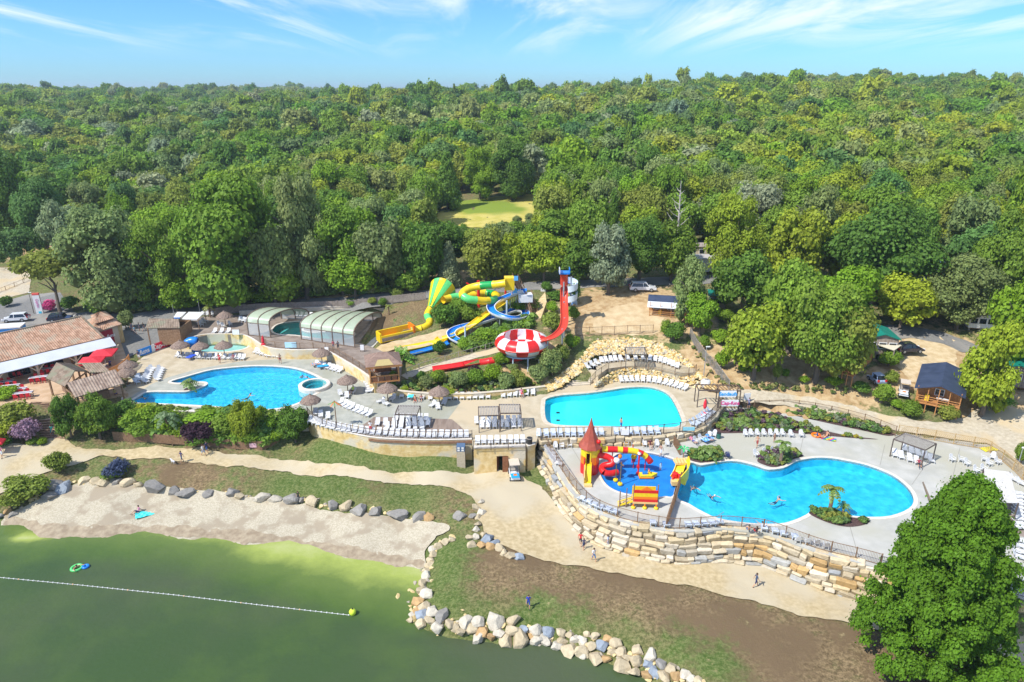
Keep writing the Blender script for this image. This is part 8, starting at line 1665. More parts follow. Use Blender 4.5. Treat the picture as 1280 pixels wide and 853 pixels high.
TRUNK = {k: [trunk_mesh(k,i) for i in range(2)] for k in CROWN}
TREEC = {'mid green': (0.135,0.215,0.024),'dark green': (0.09,0.17,0.024),'bright green': (0.155,0.255,0.018),'yellow green': (0.215,0.27,0.022),'grey green': (0.17,0.22,0.07),'olive green': (0.175,0.215,0.036),'blue green': (0.09,0.175,0.045),'silver green': (0.20,0.24,0.13)}
TREES = []
def tree(p,h,w,kind,cname,label,group=None,name='tree',rnd=random,cat='tree'):
 t = bpy.data.objects.new(name,None); COL.objects.link(t); t.location = p; t.rotation_euler = (0,0,rnd.uniform(0,6.28)); t.empty_display_size = .2
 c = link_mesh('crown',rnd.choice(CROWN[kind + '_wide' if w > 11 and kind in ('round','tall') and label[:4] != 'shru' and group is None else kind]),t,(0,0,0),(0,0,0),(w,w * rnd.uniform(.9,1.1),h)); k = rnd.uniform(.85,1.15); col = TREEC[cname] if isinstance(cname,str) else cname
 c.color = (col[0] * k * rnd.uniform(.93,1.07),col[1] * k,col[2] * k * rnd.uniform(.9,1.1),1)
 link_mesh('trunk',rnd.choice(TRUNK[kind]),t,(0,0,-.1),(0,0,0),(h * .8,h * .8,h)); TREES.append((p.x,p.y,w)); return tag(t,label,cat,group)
HT = [ # x, base y, top y, width px, kind, colour, label
(76,392,312,104,'pine','olive green','broad umbrella pine with leaning trunk by the left road'),
(16,305,192,80,'tall','dark green','tall dark tree at the far left edge behind the clearing'),
(62,318,228,62,'tall','blue green','blue green conifer at the left above the bare clearing'),
(88,330,250,55,'round','silver green','pale silver round tree left of the big oaks'),
(20,335,282,50,'round','blue green','small bluish tree beside the car park at the left edge'),
(147,388,262,112,'tall','grey green','big grey green oak behind the totem sign'),
(205,386,282,76,'tall','mid green','tree with dark gaps behind the tiled kiosk'),
(222,390,345,46,'bush','bright green','small bright tree behind the forecourt road'),
(300,387,230,124,'tall','mid green','largest broad mid green tree behind the brown terrace'),
(262,385,340,50,'bush','bright green','light green low tree behind the white awnings'),
(285,388,335,70,'bush','bright green','wide bright green shrubby tree above the road bend'),
(345,384,276,62,'round','grey green','grey green tree in front of the big broad one'),
(352,382,325,62,'bush','mid green','dense low tree behind the first glazed cover'),
(385,374,228,76,'tall','grey green','tall thin leaved greyish tree behind the glazed covers'),
(445,374,311,66,'round','bright green','round bright green tree standing clear behind the road'),
(430,368,258,80,'tall','mid green','deep green tree behind the round bright one'),
(478,366,268,70,'round','grey green','grey green crown left of the bare conifer'),
(513,368,334,30,'bush','mid green','round clipped looking bush beside the road'),
(562,359,302,36,'spruce','silver green','thin greyish conifer with visible trunk behind the funnel'),
(530,360,272,64,'round','dark green','dark tree behind the grey conifer'),
(608,356,283,66,'round','olive green','olive tree behind the yellow start box'),
(640,352,290,46,'round','yellow green','yellowish maple in the wood behind the stairs'),
(680,352,285,66,'round','yellow green','golden green tree behind the road right of the slides'),
(722,354,300,60,'round','dark green','dark low tree left of the silver willow'),
(760,368,283,58,'tall','silver green','silvery willow like tree left of the white estate car'),
(798,354,262,80,'round','dark green','large dark tree behind the white estate car'),
(838,352,275,64,'round','mid green','tree behind the white estate car on its right'),
(912,350,246,78,'tall','yellow green','tall yellow green tree right of the white shed'),
(859,408,326,46,'tall','grey green','grey green tree by the timber mobile home'),
(874,420,362,47,'round','bright green','round bright tree in front of the mobile home'),
(925,398,310,80,'round','dark green','dark tree beyond the fence in the centre right'),
(942,474,378,84,'round','yellow green','yellow green tree on the bank above the pergola sign'),
(985,440,318,80,'round','mid green','mid green crown in the clump right of centre'),
(1018,478,340,112,'round','mid green','biggest tree of the roadside clump right of centre'),
(1046,480,375,86,'round','olive green','right hand front tree of the roadside clump'),
(1052,412,330,72,'round','bright green','bright round crown at the back of the clump'),
(1090,380,250,146,'round','dark green','huge dark domed tree above the cabins'),
(1048,360,262,70,'round','yellow green','yellowish crown left of the huge dark dome'),
(1124,412,343,78,'round','yellow green','light yellow green tree behind the teal roofed cabin'),
(1195,412,322,90,'round','grey green','grey green tree right of the camp track'),
(1226,520,410,74,'tall','yellow green','tall light green tree right of the navy roofed chalet'),
(1262,470,348,80,'round','bright green','bright tree at the right edge above the teal cabin'),
(1245,400,270,84,'tall','mid green','tall green tree near the right edge'),
(1200,350,250,70,'tall','grey green','grey green tree beside the blue roofed cabins'),
(1268,330,215,60,'tall','bright green','bright tree at the right edge high up'),
(1160,400,350,50,'round','grey green','low grey green tree behind the camp track'),
(968,330,262,60,'tall','mid green','tree with pale trunk left of the yellow crowns'),
(1010,330,235,60,'tall','grey green','tall greyish tree behind the domed tree'),
(690,300,218,46,'round','yellow green','bright lime tree at the right end of the meadow'),
(718,300,225,44,'spruce','mid green','pointed tree right of the lime tree by the meadow'),
(640,300,276,50,'round','grey green','low grey tree in front of the meadow'),
(560,262,190,44,'spruce','dark green','dark spruce group left of the meadow'),
(600,250,188,46,'tall','bright green','light green tree standing at the back of the meadow'),
(640,250,176,60,'tall','dark green','big dark tree at the back of the meadow'),
(536,300,226,14,'spruce','mid green','slim cypress at the left end of the meadow'),
(90,547,496,38,'tall','dark green','dark glossy laurel tree beside the garden steps'),
(126,549,494,42,'round','mid green','leaning airy tree in front of the bar pavilion'),
(311,552,500,42,'round','yellow green','lime green round tree in the pool side hedge'),
(370,553,506,48,'round','dark green','dark small tree at the right end of the hedge'),
]
for (x,by,ty,w,kind,cn,lb) in HT:
 p = G(x,by); H_ = zat(p.y,ty) - p.z; tree(p,max(H_,1.5) * (1.03 if kind != 'round' else 1.06),w * depth(p) / FPX * (1.0 if kind != 'spruce' else 1.1),kind,cn,lb)
p = G(842,330); t = thing('bare_tree','leafless pale dead tree rising out of the wood','tree',p); H_ = zat(p.y,226) - p.z; mb = MB(); mb.tube([(0,0,0),(.3,0,H_ * .5),(.1,0,H_)],[.3,.2,.05],7); mb.build('trunk',mat('dead_wood',(0.4,0.36,0.33),(0.5,0.46,0.42)),t)
for k in range(16): a = k * 2.4; z = H_ * (.45 + .03 * k); L = (1 - k / 20) * 2.6; mb = MB(); mb.tube([(.2,0,z),(math.cos(a) * L * .5,math.sin(a) * L * .5,z + L * .35),(math.cos(a) * L,math.sin(a) * L,z + L * .9)],[.1,.06,.02],5); mb.build('branch',MATS['dead_wood'],t)
BIG = crown_mesh('big',77,165000,.0138,M_leaf)
p = G(1160,828); H_ = zat(p.y,592) - p.z; t = thing('big_tree','big bright green broadleaf tree in the near right foreground','tree',p)
c = link_mesh('crown',BIG,t,(0,0,-.3),(0,0,.6),(13.8,13.0,H_ * .96)); c.color = (0.085,0.175,0.012,1); link_mesh('trunk',TRUNK['round'][0],t,(0,0,-.2),(0,0,0),(H_ * .9,H_ * .9,H_ * 1.1)); TREES.append((p.x,p.y,9))
# ---- the wood: boundary line, clearings
BND = [G(a,b) for a,b in [(-60,330),(0,332),(42,318),(66,345),(105,380),(160,386),(210,384),(262,378),(340,372),(400,366),(455,366),(520,360),(600,350),(650,348),(700,346),(760,344),(850,340),(925,352),(905,392),(925,410),(960,440),(1062,436),(1085,408),(1118,398),(1190,400),(1240,425),(1240,460),(1285,500),(1400,520)]]
bx = np.array([p.x for p in BND]); by_ = np.array([p.y for p in BND]); o_ = np.argsort(bx); bx,by_ = bx[o_],by_[o_]
CLEAR = [(G(30,302),15),(G(10,320),12),(G(20,345),16),(G(874,339),5.5),(G(868,330),5),(G(865,348),6),(G(1160,341),4),(G(1160,352),3.5),(G(1157,374),3.5),(G(1222,410),3),(G(1140,430),9),(G(1180,440),9),(G(1266,482),5),(G(895,386),3),(G(838,392),8)]
MP = [Vector((p.x,p.y)) for p in MEADOW]; MP2 = [Vector((p.x,p.y)) for p in MEADOW2]
mc = sum((Vector((p.x,p.y,0)) for p in MEADOW),Vector()) / len(MEADOW)
def sample(y0,y1,sp,seed,jitter=.42):
 r = np.random.default_rng(seed); gx = np.arange(-y1 * .85 - 20,y1 * .85 + 20,sp); gy = np.arange(y0,y1,sp * .9); A,B = np.meshgrid(gx,gy); A = A + (np.arange(len(gy)) % 2)[:,None] * sp / 2; A = A + r.uniform(-1,1,A.shape) * sp * jitter; B = B + r.uniform(-1,1,B.shape) * sp * jitter; A,B = A.ravel(),B.ravel()
 k = np.abs(A) < B * .80 + 18; A,B = A[k],B[k]; k = B > np.interp(A,bx,by_) + 2.0; A,B = A[k],B[k]
 for c_,rad in CLEAR: k = np.hypot(A - c_.x,B - c_.y) > rad; A,B = A[k],B[k]
 for M_ in (MP,MP2): k = ~inside(M_,A,B); A,B = A[k],B[k]
 return A,B
A1,B1_ = sample(95,330,8.2,1); A2,B2_ = sample(330,900,10.5,2); A3,B3_ = sample(900,2900,15,3)
TA = np.array(TREES);
keep = np.ones(len(A1),bool)
for (x,y,w) in TREES: keep &= np.hypot(A1 - x,B1_ - y) > w * .5 + 1.5
A1,B1_ = A1[keep],B1_[keep]
cl = np.hypot(A1,B1_ - 0); r9 = np.random.default_rng(9)
H1 = r9.uniform(10.5,15.5,len(A1)); W1 = r9.uniform(8.5,12.5,len(A1)); Z1 = T(A1,B1_)
mw = inside([Vector((G(x,y).x,G(x,y).y)) for x,y in [(545,275),(560,262),(690,246),(690,262),(665,352),(560,360)]],A1,B1_)
lim = np.array([zat(y,279) for y in B1_]) - Z1; H1 = np.where(mw,np.minimum(H1,np.maximum(lim,3)),H1); W1 = np.where(mw,np.minimum(W1,H1 * 1.1),W1)
dl = -np.array([1 if x < -70 and y < 170 else 0 for x,y in zip(A1,B1_)]); H1 = np.where(dl < 0,H1 * .9,H1)
zc1 = B1_ * cp_ + (CAMZ - Z1) * sp_; order = np.argsort(zc1)
NI = 300 - len(HT) - 2; NAMES = list(TREEC)
def colname(x,y,r):
 px_ = proj((x,y,20))[0];
 if px_ < 500: w = [5,3,1.5,.8,3,3,1.2,.5]
 elif px_ < 860: w = [4,3,1.2,1.2,2.5,3,1,.4]
 else: w = [4,2.0,2.2,4,2.2,3,.3,.3]
 w = np.array(w); return NAMES[r.choice(len(NAMES),p=w / w.sum())]
LMK = [(-400,'the car park'),(60,'the umbrella pine'),(130,'the tiled kiosk'),(210,'the shingle hut'),(285,'the brown terrace'),(350,'the first glazed cover'),(415,'the second glazed cover'),(475,'the road fence'),(530,'the striped funnel'),(590,'the yellow tube slide'),(645,'the timber stairs'),(700,'the red chute'),(755,'the silvery willow'),(800,'the white estate car'),(850,'the white shed'),(905,'the tall yellow green tree'),(960,'the roadside tree clump'),(1050,'the huge dark domed tree'),(1110,'the blue roofed cabins'),(1170,'the camp track'),(1230,'the right hand caravan')]
cnt = {}; rr_ = random.Random(4); rest = []
for n_i,i in enumerate(order):
 x,y = A1[i],B1_[i]; px_,py_ = proj((x,y,Z1[i] + H1[i])); cn = colname(x,y,r9)
 if n_i < NI * 1.0 + 0 and -40 < px_ < 1320:
  kind = rr_.choices(['round','tall','pine','spruce'],[5,3.5,.8,.9 if 480 < px_ < 860 and y > 200 else .15])[0]
  if kind == 'spruce': cn = rr_.choice(['dark green','blue green'])
  lm = [b for a,b in LMK if a <= px_][-1]; cnt[lm] = cnt.get(lm,0) + 1; kn = {'round': 'round crowned tree','tall': 'tall broadleaf tree','pine': 'flat topped pine','spruce': 'pointed spruce'}[kind]
  tree(Vector((x,y,Z1[i])),H1[i] * (1.25 if kind in ('spruce','pine') and not mw[i] else 1),W1[i] * (.62 if kind == 'spruce' else 1),kind,cn,'%s %s behind %s, %s one back' % (cn,kn,lm,ordw(cnt[lm] - 1)),'trees of the wood',rnd=rr_)
 else: rest.append((x,y,Z1[i],H1[i],W1[i],cn))
PX = [q[0] for q in rest]; PY = [q[1] for q in rest]; PZ = [q[2] for q in rest]; PH = [q[3] for q in rest]; PW_ = [q[4] for q in rest]; PC = [TREEC[q[5]] for q in rest]; PK = []
for (A,B,w0,w1,h0,h1) in ((A2,B2_,10.5,18,9,18),(A3,B3_,13,23,9,20)):
 r = np.random.default_rng(len(A)); Zq = T(A,B)
 PX += A.tolist(); PY += B.tolist(); PZ += Zq.tolist(); PH += (r.uniform(h0,h1,len(A)) * np.where(r.random(len(A)) < .08,1.3,1)).tolist(); PW_ += r.uniform(w0,w1,len(A)).tolist(); PC += [TREEC[colname(x,y,r)] for x,y in zip(A,B)]
PX,PY,PZ,PH,PW_ = map(np.array,(PX,PY,PZ,PH,PW_)); PC = np.array(PC); PW_ = PW_ * 1.12; PH = PH * (1 + .10 * np.clip(fbm(PX,PY,90,21),-2,2)); r = np.random.default_rng(44); NP = len(PX); print('far trees',NP)
pat = fbm(PX,PY,130,8); PC = PC * (1 + np.clip(pat,-2,2)[:,None] * np.array([.16,.08,.05])); PC *= r.uniform(.86,1.14,(NP,1))
fc = bpy.data.collections.new('wood_kinds'); PK_kinds = [('round',1),('round',2),('round',3),('tall',4),('tall',5),('pine',6),('spruce',7),('round',8)]
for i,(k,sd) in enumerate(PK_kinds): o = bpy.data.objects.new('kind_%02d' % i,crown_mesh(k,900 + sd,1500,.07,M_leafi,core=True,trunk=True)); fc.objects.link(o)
pick = r.choice(8,NP,p=[.19,.18,.18,.12,.1,.09,.03,.11]); PW_ = np.where(pick == 6,PW_ * .6,PW_)
me = bpy.data.meshes.new('far_wood'); me.vertices.add(NP); me.vertices.foreach_set('co',np.stack([PX,PY,PZ],1).ravel())
def pat_(nm,ty,arr,f='value'): a = me.attributes.new(nm,ty,'POINT'); a.data.foreach_set(f,arr)
pat_('size','FLOAT_VECTOR',np.stack([PW_,PW_ * r.uniform(.9,1.1,NP),PH],1).astype(np.float32).ravel(),'vector'); pat_('rotv','FLOAT_VECTOR',np.stack([np.zeros(NP),np.zeros(NP),r.uniform(0,6.28,NP)],1).astype(np.float32).ravel(),'vector')
pat_('pick','INT',pick.astype(np.int32)); pat_('tint','FLOAT_COLOR',np.concatenate([np.clip(PC * 1.06,.01,1),np.ones((NP,1))],1).astype(np.float32).ravel(),'color')
def scatter_group(nm,coll):
 ng = bpy.data.node_groups.new(nm,'GeometryNodeTree'); ng.interface.new_socket('Geometry',in_out='INPUT',socket_type='NodeSocketGeometry'); ng.interface.new_socket('Geometry',in_out='OUTPUT',socket_type='NodeSocketGeometry')
 N = ng.nodes.new; gi,go = N('NodeGroupInput'),N('NodeGroupOutput'); ip = N('GeometryNodeInstanceOnPoints'); ci = N('GeometryNodeCollectionInfo'); ci.inputs[0].default_value = coll; ci.inputs['Separate Children'].default_value = True; ci.inputs['Reset Children'].default_value = True
 L = ng.links.new; L(gi.outputs[0],ip.inputs['Points']); L(ci.outputs[0],ip.inputs['Instance']); ip.inputs['Pick Instance'].default_value = True
 for a,ty,s in (('pick','INT','Instance Index'),('rotv','FLOAT_VECTOR','Rotation'),('size','FLOAT_VECTOR','Scale')):
  n = N('GeometryNodeInputNamedAttribute'); n.data_type = ty; n.inputs['Name'].default_value = a; L(n.outputs['Attribute'],ip.inputs[s])
 L(ip.outputs[0],go.inputs[0]); return ng
o = bpy.data.objects.new('far_wood',me); COL.objects.link(o); md = o.modifiers.new('scatter','NODES'); md.node_group = scatter_group('scatter_wood',fc); tag(o,'dense mixed woodland rolling over the far hills to the horizon','wood',kind='stuff')
# ---- shrubs
def shrub(x,by,w,h,cn,label,group=None,kind='bush',z=None):
 p = G(x,by) if z is None else P(x,by,z); m = depth(p) / FPX; tree(p,h * m * 1.22,w * m * 1.1,kind,cn,label,group,'shrub',cat='shrub')
SH = [(590,405,26,26,'mid green','left round shrub below the tube slide'),(556,408,34,28,'dark green','big dark shrub right of the yellow tube'),(575,398,32,26,'mid green','round shrub between tube and funnel'),(592,402,20,14,'bright green','small shrub left of the blue slide loop'),
(632,424,20,16,'bright green','leafy mound left part behind the striped bowl'),(610,428,30,18,'bright green','leafy mound behind the blue slide'),(598,432,24,15,'mid green','shrub at the blue slide bend'),(650,410,26,12,'bright green','shrub row under the blue loop'),(580,436,22,12,'bright green','low shrub above the slide footpath'),(549,443,16,18,'dark green','dark shrub at the yellow run out'),
(660,388,28,16,'mid green','green mound inside the blue slide loop'),(650,390,22,14,'bright green','bright shrub beside the timber stairs'),(684,365,15,13,'dark green','round topiary shrub by the upper road'),(693,376,17,13,'dark green','dense shrub left of the red chute top'),(691,391,16,14,'bright green','bright shrub left of the red chute'),(691,416,24,26,'olive green','tall olive shrub left of the red chute base'),
(718,378,17,30,'dark green','tall dark shrub right of the spiral stair'),(717,401,16,18,'mid green','green shrub right of the red chute'),(715,437,18,20,'bright green','bright shrub beside the boulder bank'),(703,452,20,22,'olive green','reddish olive shrub right of the bowl'),(690,470,30,34,'grey green','large grey green shrub left of the boulder bank'),(672,480,22,26,'grey green','grey shrub below the bowl legs'),(672,452,18,16,'grey green','small grey shrub under the bowl'),
(627,458,19,18,'bright green','bright shrub over the red exit tube'),(640,464,14,10,'grey green','small grey shrub by the red exit tube'),(617,478,26,24,'bright green','shrub in the bank below the red tube'),(632,488,22,24,'grey green','blue grey shrub in the planter bank'),(648,486,20,26,'olive green','olive shrub in the planter bank'),(660,480,10,9,'dark green','little round shrub in the planter bank'),
(595,483,22,24,'mid green','tall shrub in the middle of the planter bank'),(573,487,24,24,'grey green','grey leafed shrub in the planter bank'),(548,480,22,18,'mid green','shrub with blue flowers in the planter bank'),(533,486,16,18,'grey green','blue grey shrub by the planter wall'),(527,477,12,14,'dark green','small dark shrub above the planter wall'),(493,480,14,16,'bright green','bright shrub beside the wooden hut'),(486,490,10,7,'yellow green','yellow low plant by the planter wall'),(505,490,12,7,'yellow green','yellow green tuft by the planter wall'),(560,493,22,9,'yellow green','pale ground plant behind the planter wall'),(655,492,10,6,'yellow green','yellow tuft on the wall end'),
(842,426,25,24,'dark green','pair of dense shrubs left of the slope fence'),(833,420,16,20,'mid green','shrub below the timber mobile home'),(881,437,14,18,'mid green','shrub beside the slope fence'),(902,461,19,26,'bright green','upright bright shrub right of the slope fence'),(898,430,20,20,'bright green','bright shrub behind the slope fence'),(923,456,18,20,'grey green','grey shrub below the dark tree'),(928,465,14,10,'bright green','small bright shrub on the bank'),(943,466,16,11,'bright green','round light shrub on the bank'),(970,475,12,22,'olive green','upright olive shrub on the bank'),(981,472,10,11,'bright green','small lime shrub under the clump'),(1004,479,12,10,'bright green','little shrub under the big clump tree'),(1042,483,20,13,'bright green','bright shrub at the foot of the right clump tree'),
(1077,492,22,15,'dark green','dark shrub by the pale path to the cabin'),(1102,504,26,26,'mid green','round shrub left of the white buggy'),(1110,458,26,20,'mid green','round shrub in front of the cream awning'),(1112,480,18,18,'olive green','olive shrub right of the pale blue car'),(1121,511,16,12,'bright green','light low shrub below the buggy'),(1139,521,26,20,'mid green','round shrub left of the chalet porch'),(1182,526,24,22,'olive green','olive round shrub right of the chalet porch'),(1276,580,18,28,'mid green','shrub at the right edge beyond the netting'),(1240,508,40,20,'dark green','shrubs in the shade at the right edge'),
(74,591,27,28,'olive green','round olive bush on the grass left of the blue flowered one'),(38,618,50,26,'olive green','large loose bush at the beach corner'),(20,632,34,22,'olive green','lower bush at the beach corner rocks'),
(8,500,28,16,'bright green','round lime bush below the cafe tables'),(18,535,42,34,'olive green','loose shrub left of the garden steps'),(14,548,40,26,'yellow green','yellowish planting left of the lilac'),(5,558,20,12,'dark green','dark low shrub at the left edge'),(40,556,14,9,'mid green','small plant under the lilac'),(53,556,14,9,'bright green','round plant beside the lilac'),
(128,542,44,32,'mid green','shrub mass under the leaning tree'),(158,524,26,26,'dark green','dark shrub at the corner of the blue pool'),(170,538,30,28,'mid green','hedge shrub first from the left'),(190,532,30,26,'bright green','bright hedge shrub second from the left'),(180,545,34,20,'mid green','lower hedge shrub behind the garden fence'),(216,540,34,26,'bright green','hedge shrub under the grey palm'),(236,533,20,18,'grey green','grey hedge shrub below the pool wall'),(230,548,30,18,'bright green','low lime hedge shrub left of the purple one'),(262,530,44,18,'bright green','grassy lime mound below the pool wall'),(285,543,34,26,'mid green','round hedge shrub right of the purple one'),(300,548,36,16,'bright green','low lime planting by the fence bend'),(316,553,30,16,'mid green','fern like planting inside the fence'),(327,530,20,24,'mid green','dense shrub right of the lime round tree'),(340,538,20,20,'bright green','light shrub near the hedge end'),(345,551,22,16,'bright green','low plants at the fence bend'),(356,548,18,18,'dark green','dark shrub beneath the small end tree'),(205,520,24,14,'olive green','upper hedge shrub at the pool wall'),(180,517,26,14,'yellow green','yellow green shrub at the pool wall'),(250,553,34,14,'dark green','dark low hedge near the fence notice'),
(140,384,30,16,'grey green','grey shrub behind the kiosk roof'),(158,412,20,24,'grey green','grey round shrub beside the kiosk'),(88,388,24,18,'dark green','dark shrub by the umbrella pine'),(8,384,14,14,'dark green','dark shrub at the car park fence'),(135,392,40,26,'mid green','bright bank of shrubs behind the kiosk'),(188,386,20,12,'grey green','round grey bush at the wood edge'),(330,380,30,16,'bright green','low bright shrub at the road fence'),(240,384,40,14,'bright green','fresh green verge at the wood edge'),(395,372,24,14,'mid green','shrub at the wood edge by the covers'),(415,366,20,12,'olive green','olive verge shrub behind the covers'),(478,383,12,10,'dark green','dark shrub at the end of the road fence'),(440,383,14,9,'mid green','flowering shrub behind the road wall'),(465,380,12,8,'olive green','dry shrub by the road wall'),(495,372,18,12,'olive green','scrubby bush by the upper road'),(850,362,20,18,'dark green','dark shrub right of the parked estate car'),(905,402,22,16,'mid green','shrub below the tiny teal cabin')]
for (x,by,w,h,cn,lb) in SH: shrub(x,by,w,h,cn,lb)
TREEC.update({'purple': (0.045,0.02,0.03),'lilac': (0.30,0.2,0.28),'blue flower': (0.055,0.075,0.12),'pink flower': (0.5,0.08,0.2),'palm green': (0.12,0.18,0.03)})
for (x,by,w,h,c,lb) in [(250,553,36,28,'purple','dark purple leaved round shrub in the pool side hedge'),(35,552,28,30,'lilac','lilac flowering bush beside the garden steps'),(146,595,32,20,'blue flower','blue flowering round bush on the grass bank'),(62,390,18,15,'pink flower','pink flowering shrub right of the totem sign'),(594,470,18,14,'purple','purple shrub beside the red trough')]: shrub(x,by,w,h,c,lb)
shrub(146,597,28,15,'mid green','green lower part of the blue flowering bush')
# ---- palms
def palm(p,h,fr,n,label,colr=(0.12,0.19,0.035),tr=.14,droop=1.0,name='palm_tree'):
 t = thing(name,label,'palm',p); mb = MB(); k_ = 8; mb.tube([(math.sin(k * .5) * .03 * h,0,h * k / k_) for k in range(k_ + 1)],[tr * (1.25 - .35 * k / k_) for k in range(k_ + 1)],8); mb.build('trunk',mat('palm_trunk',(0.16,0.10,0.065),(0.28,0.19,0.13),scale=9,rough=1,bump=.8,coords='obj'),t)
 r = random.Random(int(h * 100)); m = mat('palm_leaf_%d' % int(colr[0] * 1000),colr,tuple(c * 1.6 for c in colr),scale=3,rough=.5,coords='obj',transl=.2)
 for i in range(n):
  a = i * 2.399; el = r.uniform(.05,1.25); L = fr * r.uniform(.85,1.1); mb = MB(); pr = None; S = 6
  for s in range(S + 1):
   q = s / S; x = L * q * math.cos(el) * (1 - .12 * q); z = h + L * (q * math.sin(el) - droop * .75 * q * q); c = Vector((math.cos(a) * x,math.sin(a) * x,z)); wd = fr * .17 * math.sin(PI * min(1,q * .92 + .06)) + .02; sd = Vector((-math.sin(a),math.cos(a),0)); cur = (c,c + sd * wd - Vector((0,0,wd * .5)),c - sd * wd - Vector((0,0,wd * .5)))
   if pr:
    for j in (1,2): mb.add([pr[0],pr[0].lerp(cur[0],.75),pr[j].lerp(cur[j],.75),pr[j]],[(0,1,2,3)])
   pr = cur
  mb.build('frond',m,t)
for (x,y,z,hh,fr,n,lb) in [(1036,640,ZS,2.9,1.9,18,'tall palm on the bed jutting into the lagoon'),(1053,643,ZS,1.2,1.1,12,'small palm right of the tall lagoon palm'),(974.5,580,ZS,2.9,1.6,16,'slim palm on the island bed behind the lagoon'),(885,574,ZS,1.3,1.8,18,'bushy palm on the bed beside the play boat'),(237,487,ZM,1.1,1.9,22,'short palm on the sandy peninsula of the blue pool'),(211,542,3.8,2.6,2.4,16,'grey green fan palm in the pool side hedge'),(930,532,ZS,.5,2.4,26,'wide low palm in the bed under the pergola sign'),(263,397,ZD,2.2,1.5,16,'yellowish palm behind the brown terrace'),(486,393,8.3,1.6,1.2,12,'small yellow palm on the slope beside the glazed covers'),(494,404,8,.6,.8,10,'tiny palm on the slope right of the glazed covers')]:
 palm(P(x,y,z),hh,fr,n,lb,(0.17,0.2,0.03) if 'yellow' in lb else (0.10,0.16,0.06) if 'grey' in lb else (0.12,0.19,0.035),.12 if hh < 2.5 else .17)
palm(G(502,452),1.0,3.0,16,'large banana plant in front of the yellow and blue slide ends',(0.11,0.24,0.02),.16,.55,'banana_plant')
sheet('planting_bed',[Vector((P(237,487,ZM).x + math.cos(a) * .8,P(237,487,ZM).y + math.sin(a) * .8,ZM)) for a in np.linspace(0,6.0,12)],M_mulch,.03)
def bedplants(label,poly,z,n,cols,seed,smin=.25,smax=.7):
 r = random.Random(seed); pts = []; V0 = []; F0 = []; VAR = []; mi = []
 srcs = [crown_mesh('bush',300 + k,60,.26,M_leaf,core=True) for k in range(2)]; src = [([v.co[:] for v in m.vertices],[p.vertices[:] for p in m.polygons]) for m in srcs]
 for _ in range(n):
  q = inpoly_px(poly,r)
  if not q: continue
  p = P(q[0],q[1],z) if z is not None else G(*q); s = r.uniform(smin,smax); vs,fs = r.choice(src); a = r.uniform(0,6.28); ca,sa = math.cos(a),math.sin(a); o = len(V0); k = r.randrange(len(cols)); hz_ = r.uniform(.6,1.2)
  V0 += [(p.x + (v[0] * ca - v[1] * sa) * s,p.y + (v[0] * sa + v[1] * ca) * s,p.z + v[2] * s * hz_) for v in vs]; F0 += [tuple(o + i for i in f) for f in fs]; mi += [k] * len(fs)
 me = bpy.data.meshes.new('ground_cover_plants'); me.from_pydata(V0,[],F0)
 for c in cols: me.materials.append(mat('plant_%d_%d_%d' % tuple(int(x * 1000) for x in c),c,tuple(x * 1.5 for x in c),scale=3,rough=.7,transl=.2))
 me.polygons.foreach_set('material_index',mi); ob = bpy.data.objects.new('ground_cover_plants',me); COL.objects.link(ob); tag(ob,label,'plants',kind='stuff')
GC_ = [(0.09,0.17,0.03),(0.13,0.2,0.04),(0.06,0.12,0.03),(0.18,0.2,0.03),(0.12,0.15,0.08),(0.09,0.05,0.07)]
bedplants('low plants in the long triangular bed by the upper concrete',[(896,539),(903,520),(925,515),(950,516),(980,523),(1005,532),(1030,540),(1010,542),(940,540)],ZS,260,GC_,1,.4,1.1)
bedplants('row of low plants along the mesh fence bed',[(962,509.5),(1010,512.5),(1060,522),(1112,540),(1110,544),(1060,534),(1000,520),(972,513)],ZS,260,GC_,2,.5,1.2)
bedplants('yellow plants at the tip of the long bed',[(1048,545),(1060,544.5),(1085,548),(1075,549)],ZS,20,[(0.3,0.25,0.02),(0.12,0.18,0.03)],3)
bedplants('plants round the tall lagoon palm',[(1014,640),(1030,638.5),(1055,645),(1062,652),(1050,657),(1030,651)],ZS,90,GC_[:4],4,.4,.9)
bedplants('small plants at the right end of the lagoon palm bed',[(1073,650),(1084,652),(1080,655)],ZS,10,GC_[:3],14,.4,.8)
bedplants('plants on the island bed behind the lagoon',[(950,574),(958,565),(975,563),(1000,569),(990,574),(975,583),(960,582)],ZS,120,GC_,5,.4,1.1)
bedplants('plants on the bed beside the play boat',[(861,571),(870,564),(895,563),(901,571),(898,576),(872,577)],ZS,100,GC_[:4],6,.5,1.2)
bedplants('mixed low growth of the bank behind the planter wall',[(475,484),(500,478),(540,470),(600,468),(640,470),(672,478),(676,484),(640,489),(600,491.5),(540,491),(500,487)],None,240,GC_[:5] + [(0.2,0.22,0.05)],7,.4,1.1)
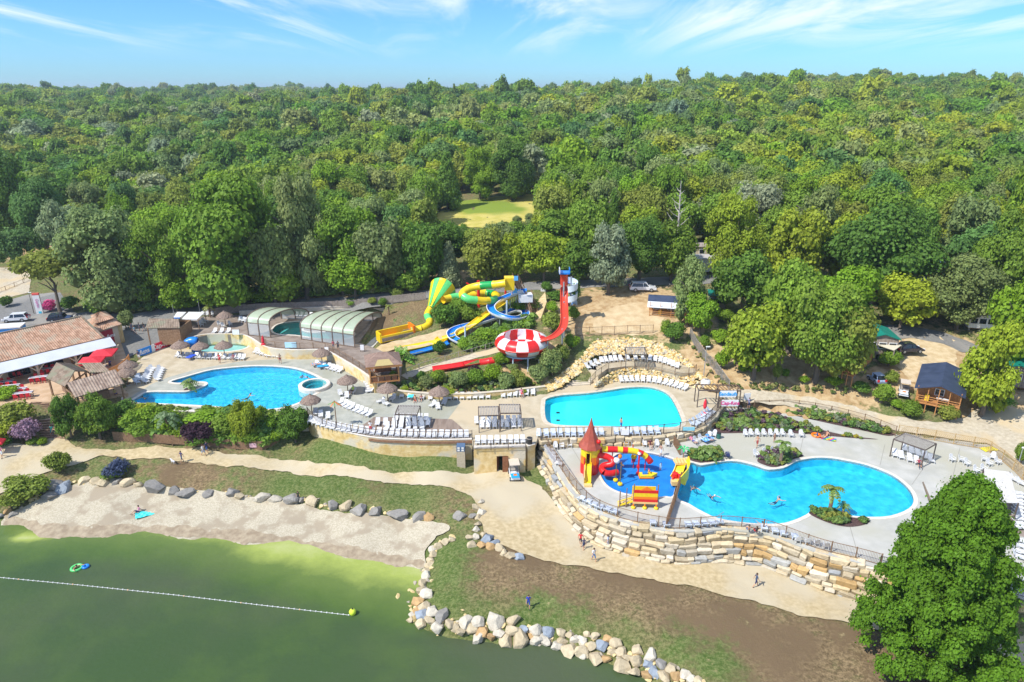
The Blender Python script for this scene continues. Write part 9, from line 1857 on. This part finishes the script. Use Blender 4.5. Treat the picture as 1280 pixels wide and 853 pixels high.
bedplants('leafy ground growth inside the garden fence',[(150,545),(170,516),(240,519),(300,521),(360,524),(372,545),(345,553),(327,560),(250,555),(190,551)],None,620,[(0.10,0.19,0.02),(0.14,0.24,0.025),(0.06,0.13,0.02),(0.18,0.24,0.04)],8,.8,2.0)
bedplants('shrubby green growth under the slide loops',[(575,432),(600,418),(640,405),(665,398),(668,408),(640,425),(610,436),(585,440)],None,260,[(0.10,0.19,0.02),(0.13,0.22,0.03),(0.08,0.15,0.025)],9,.7,1.7)
bedplants('weeds along the foot of the pool side slopes',[(850,425),(880,440),(905,470),(915,480),(960,482),(1060,488),(1060,494),(960,489),(905,486)],None,90,[(0.1,0.14,0.03),(0.2,0.2,0.06)],10,.3,.9)
bedplants('scrub at the edge of the wood behind the road',[(175,392),(260,383),(340,376),(400,372),(455,370),(520,364),(560,358),(560,352),(500,358),(400,362),(300,370),(200,382),(110,388),(120,394)],None,420,[(0.09,0.16,0.03),(0.14,0.2,0.03),(0.06,0.12,0.02),(0.18,0.19,0.05)],11,1.2,3.0)
0 and bedplants('grass tufts on the lawn above the beach',[(190,577),(300,586),(400,600),(520,612),(585,630),(560,640),(450,630),(300,603),(190,597)],None,500,[(0.12,0.16,0.035),(0.16,0.19,0.05),(0.25,0.22,0.09)],12,.12,.38)
0 and bedplants('grass tufts on the lawn of the spit',[(548,700),(580,665),(640,705),(740,725),(900,765),(1060,800),(1080,850),(900,845),(780,800),(640,770),(560,755),(540,730)],None,1500,[(0.12,0.15,0.035),(0.2,0.17,0.08),(0.28,0.22,0.12)],13,.1,.34)
# ================================================================ HAZE (the far hills fade towards blue)
mb = MB(); mb.box(0,3000,37,12400,12400,88); hm = bpy.data.materials.new('haze_air'); hm.use_nodes = True; ht_ = hm.node_tree; ht_.nodes.remove(ht_.nodes['Principled BSDF'])
pv = ht_.nodes.new('ShaderNodeVolumePrincipled'); pv.inputs['Density'].default_value = 0.00020; pv.inputs['Color'].default_value = (0.72,0.88,1.0,1); pv.inputs['Anisotropy'].default_value = 0.2
ht_.links.new(pv.outputs[0],ht_.nodes['Material Output'].inputs['Volume']); hz_o = mb.build('haze',hm); tag(hz_o,'thin pale air over the whole valley','haze',kind='stuff')
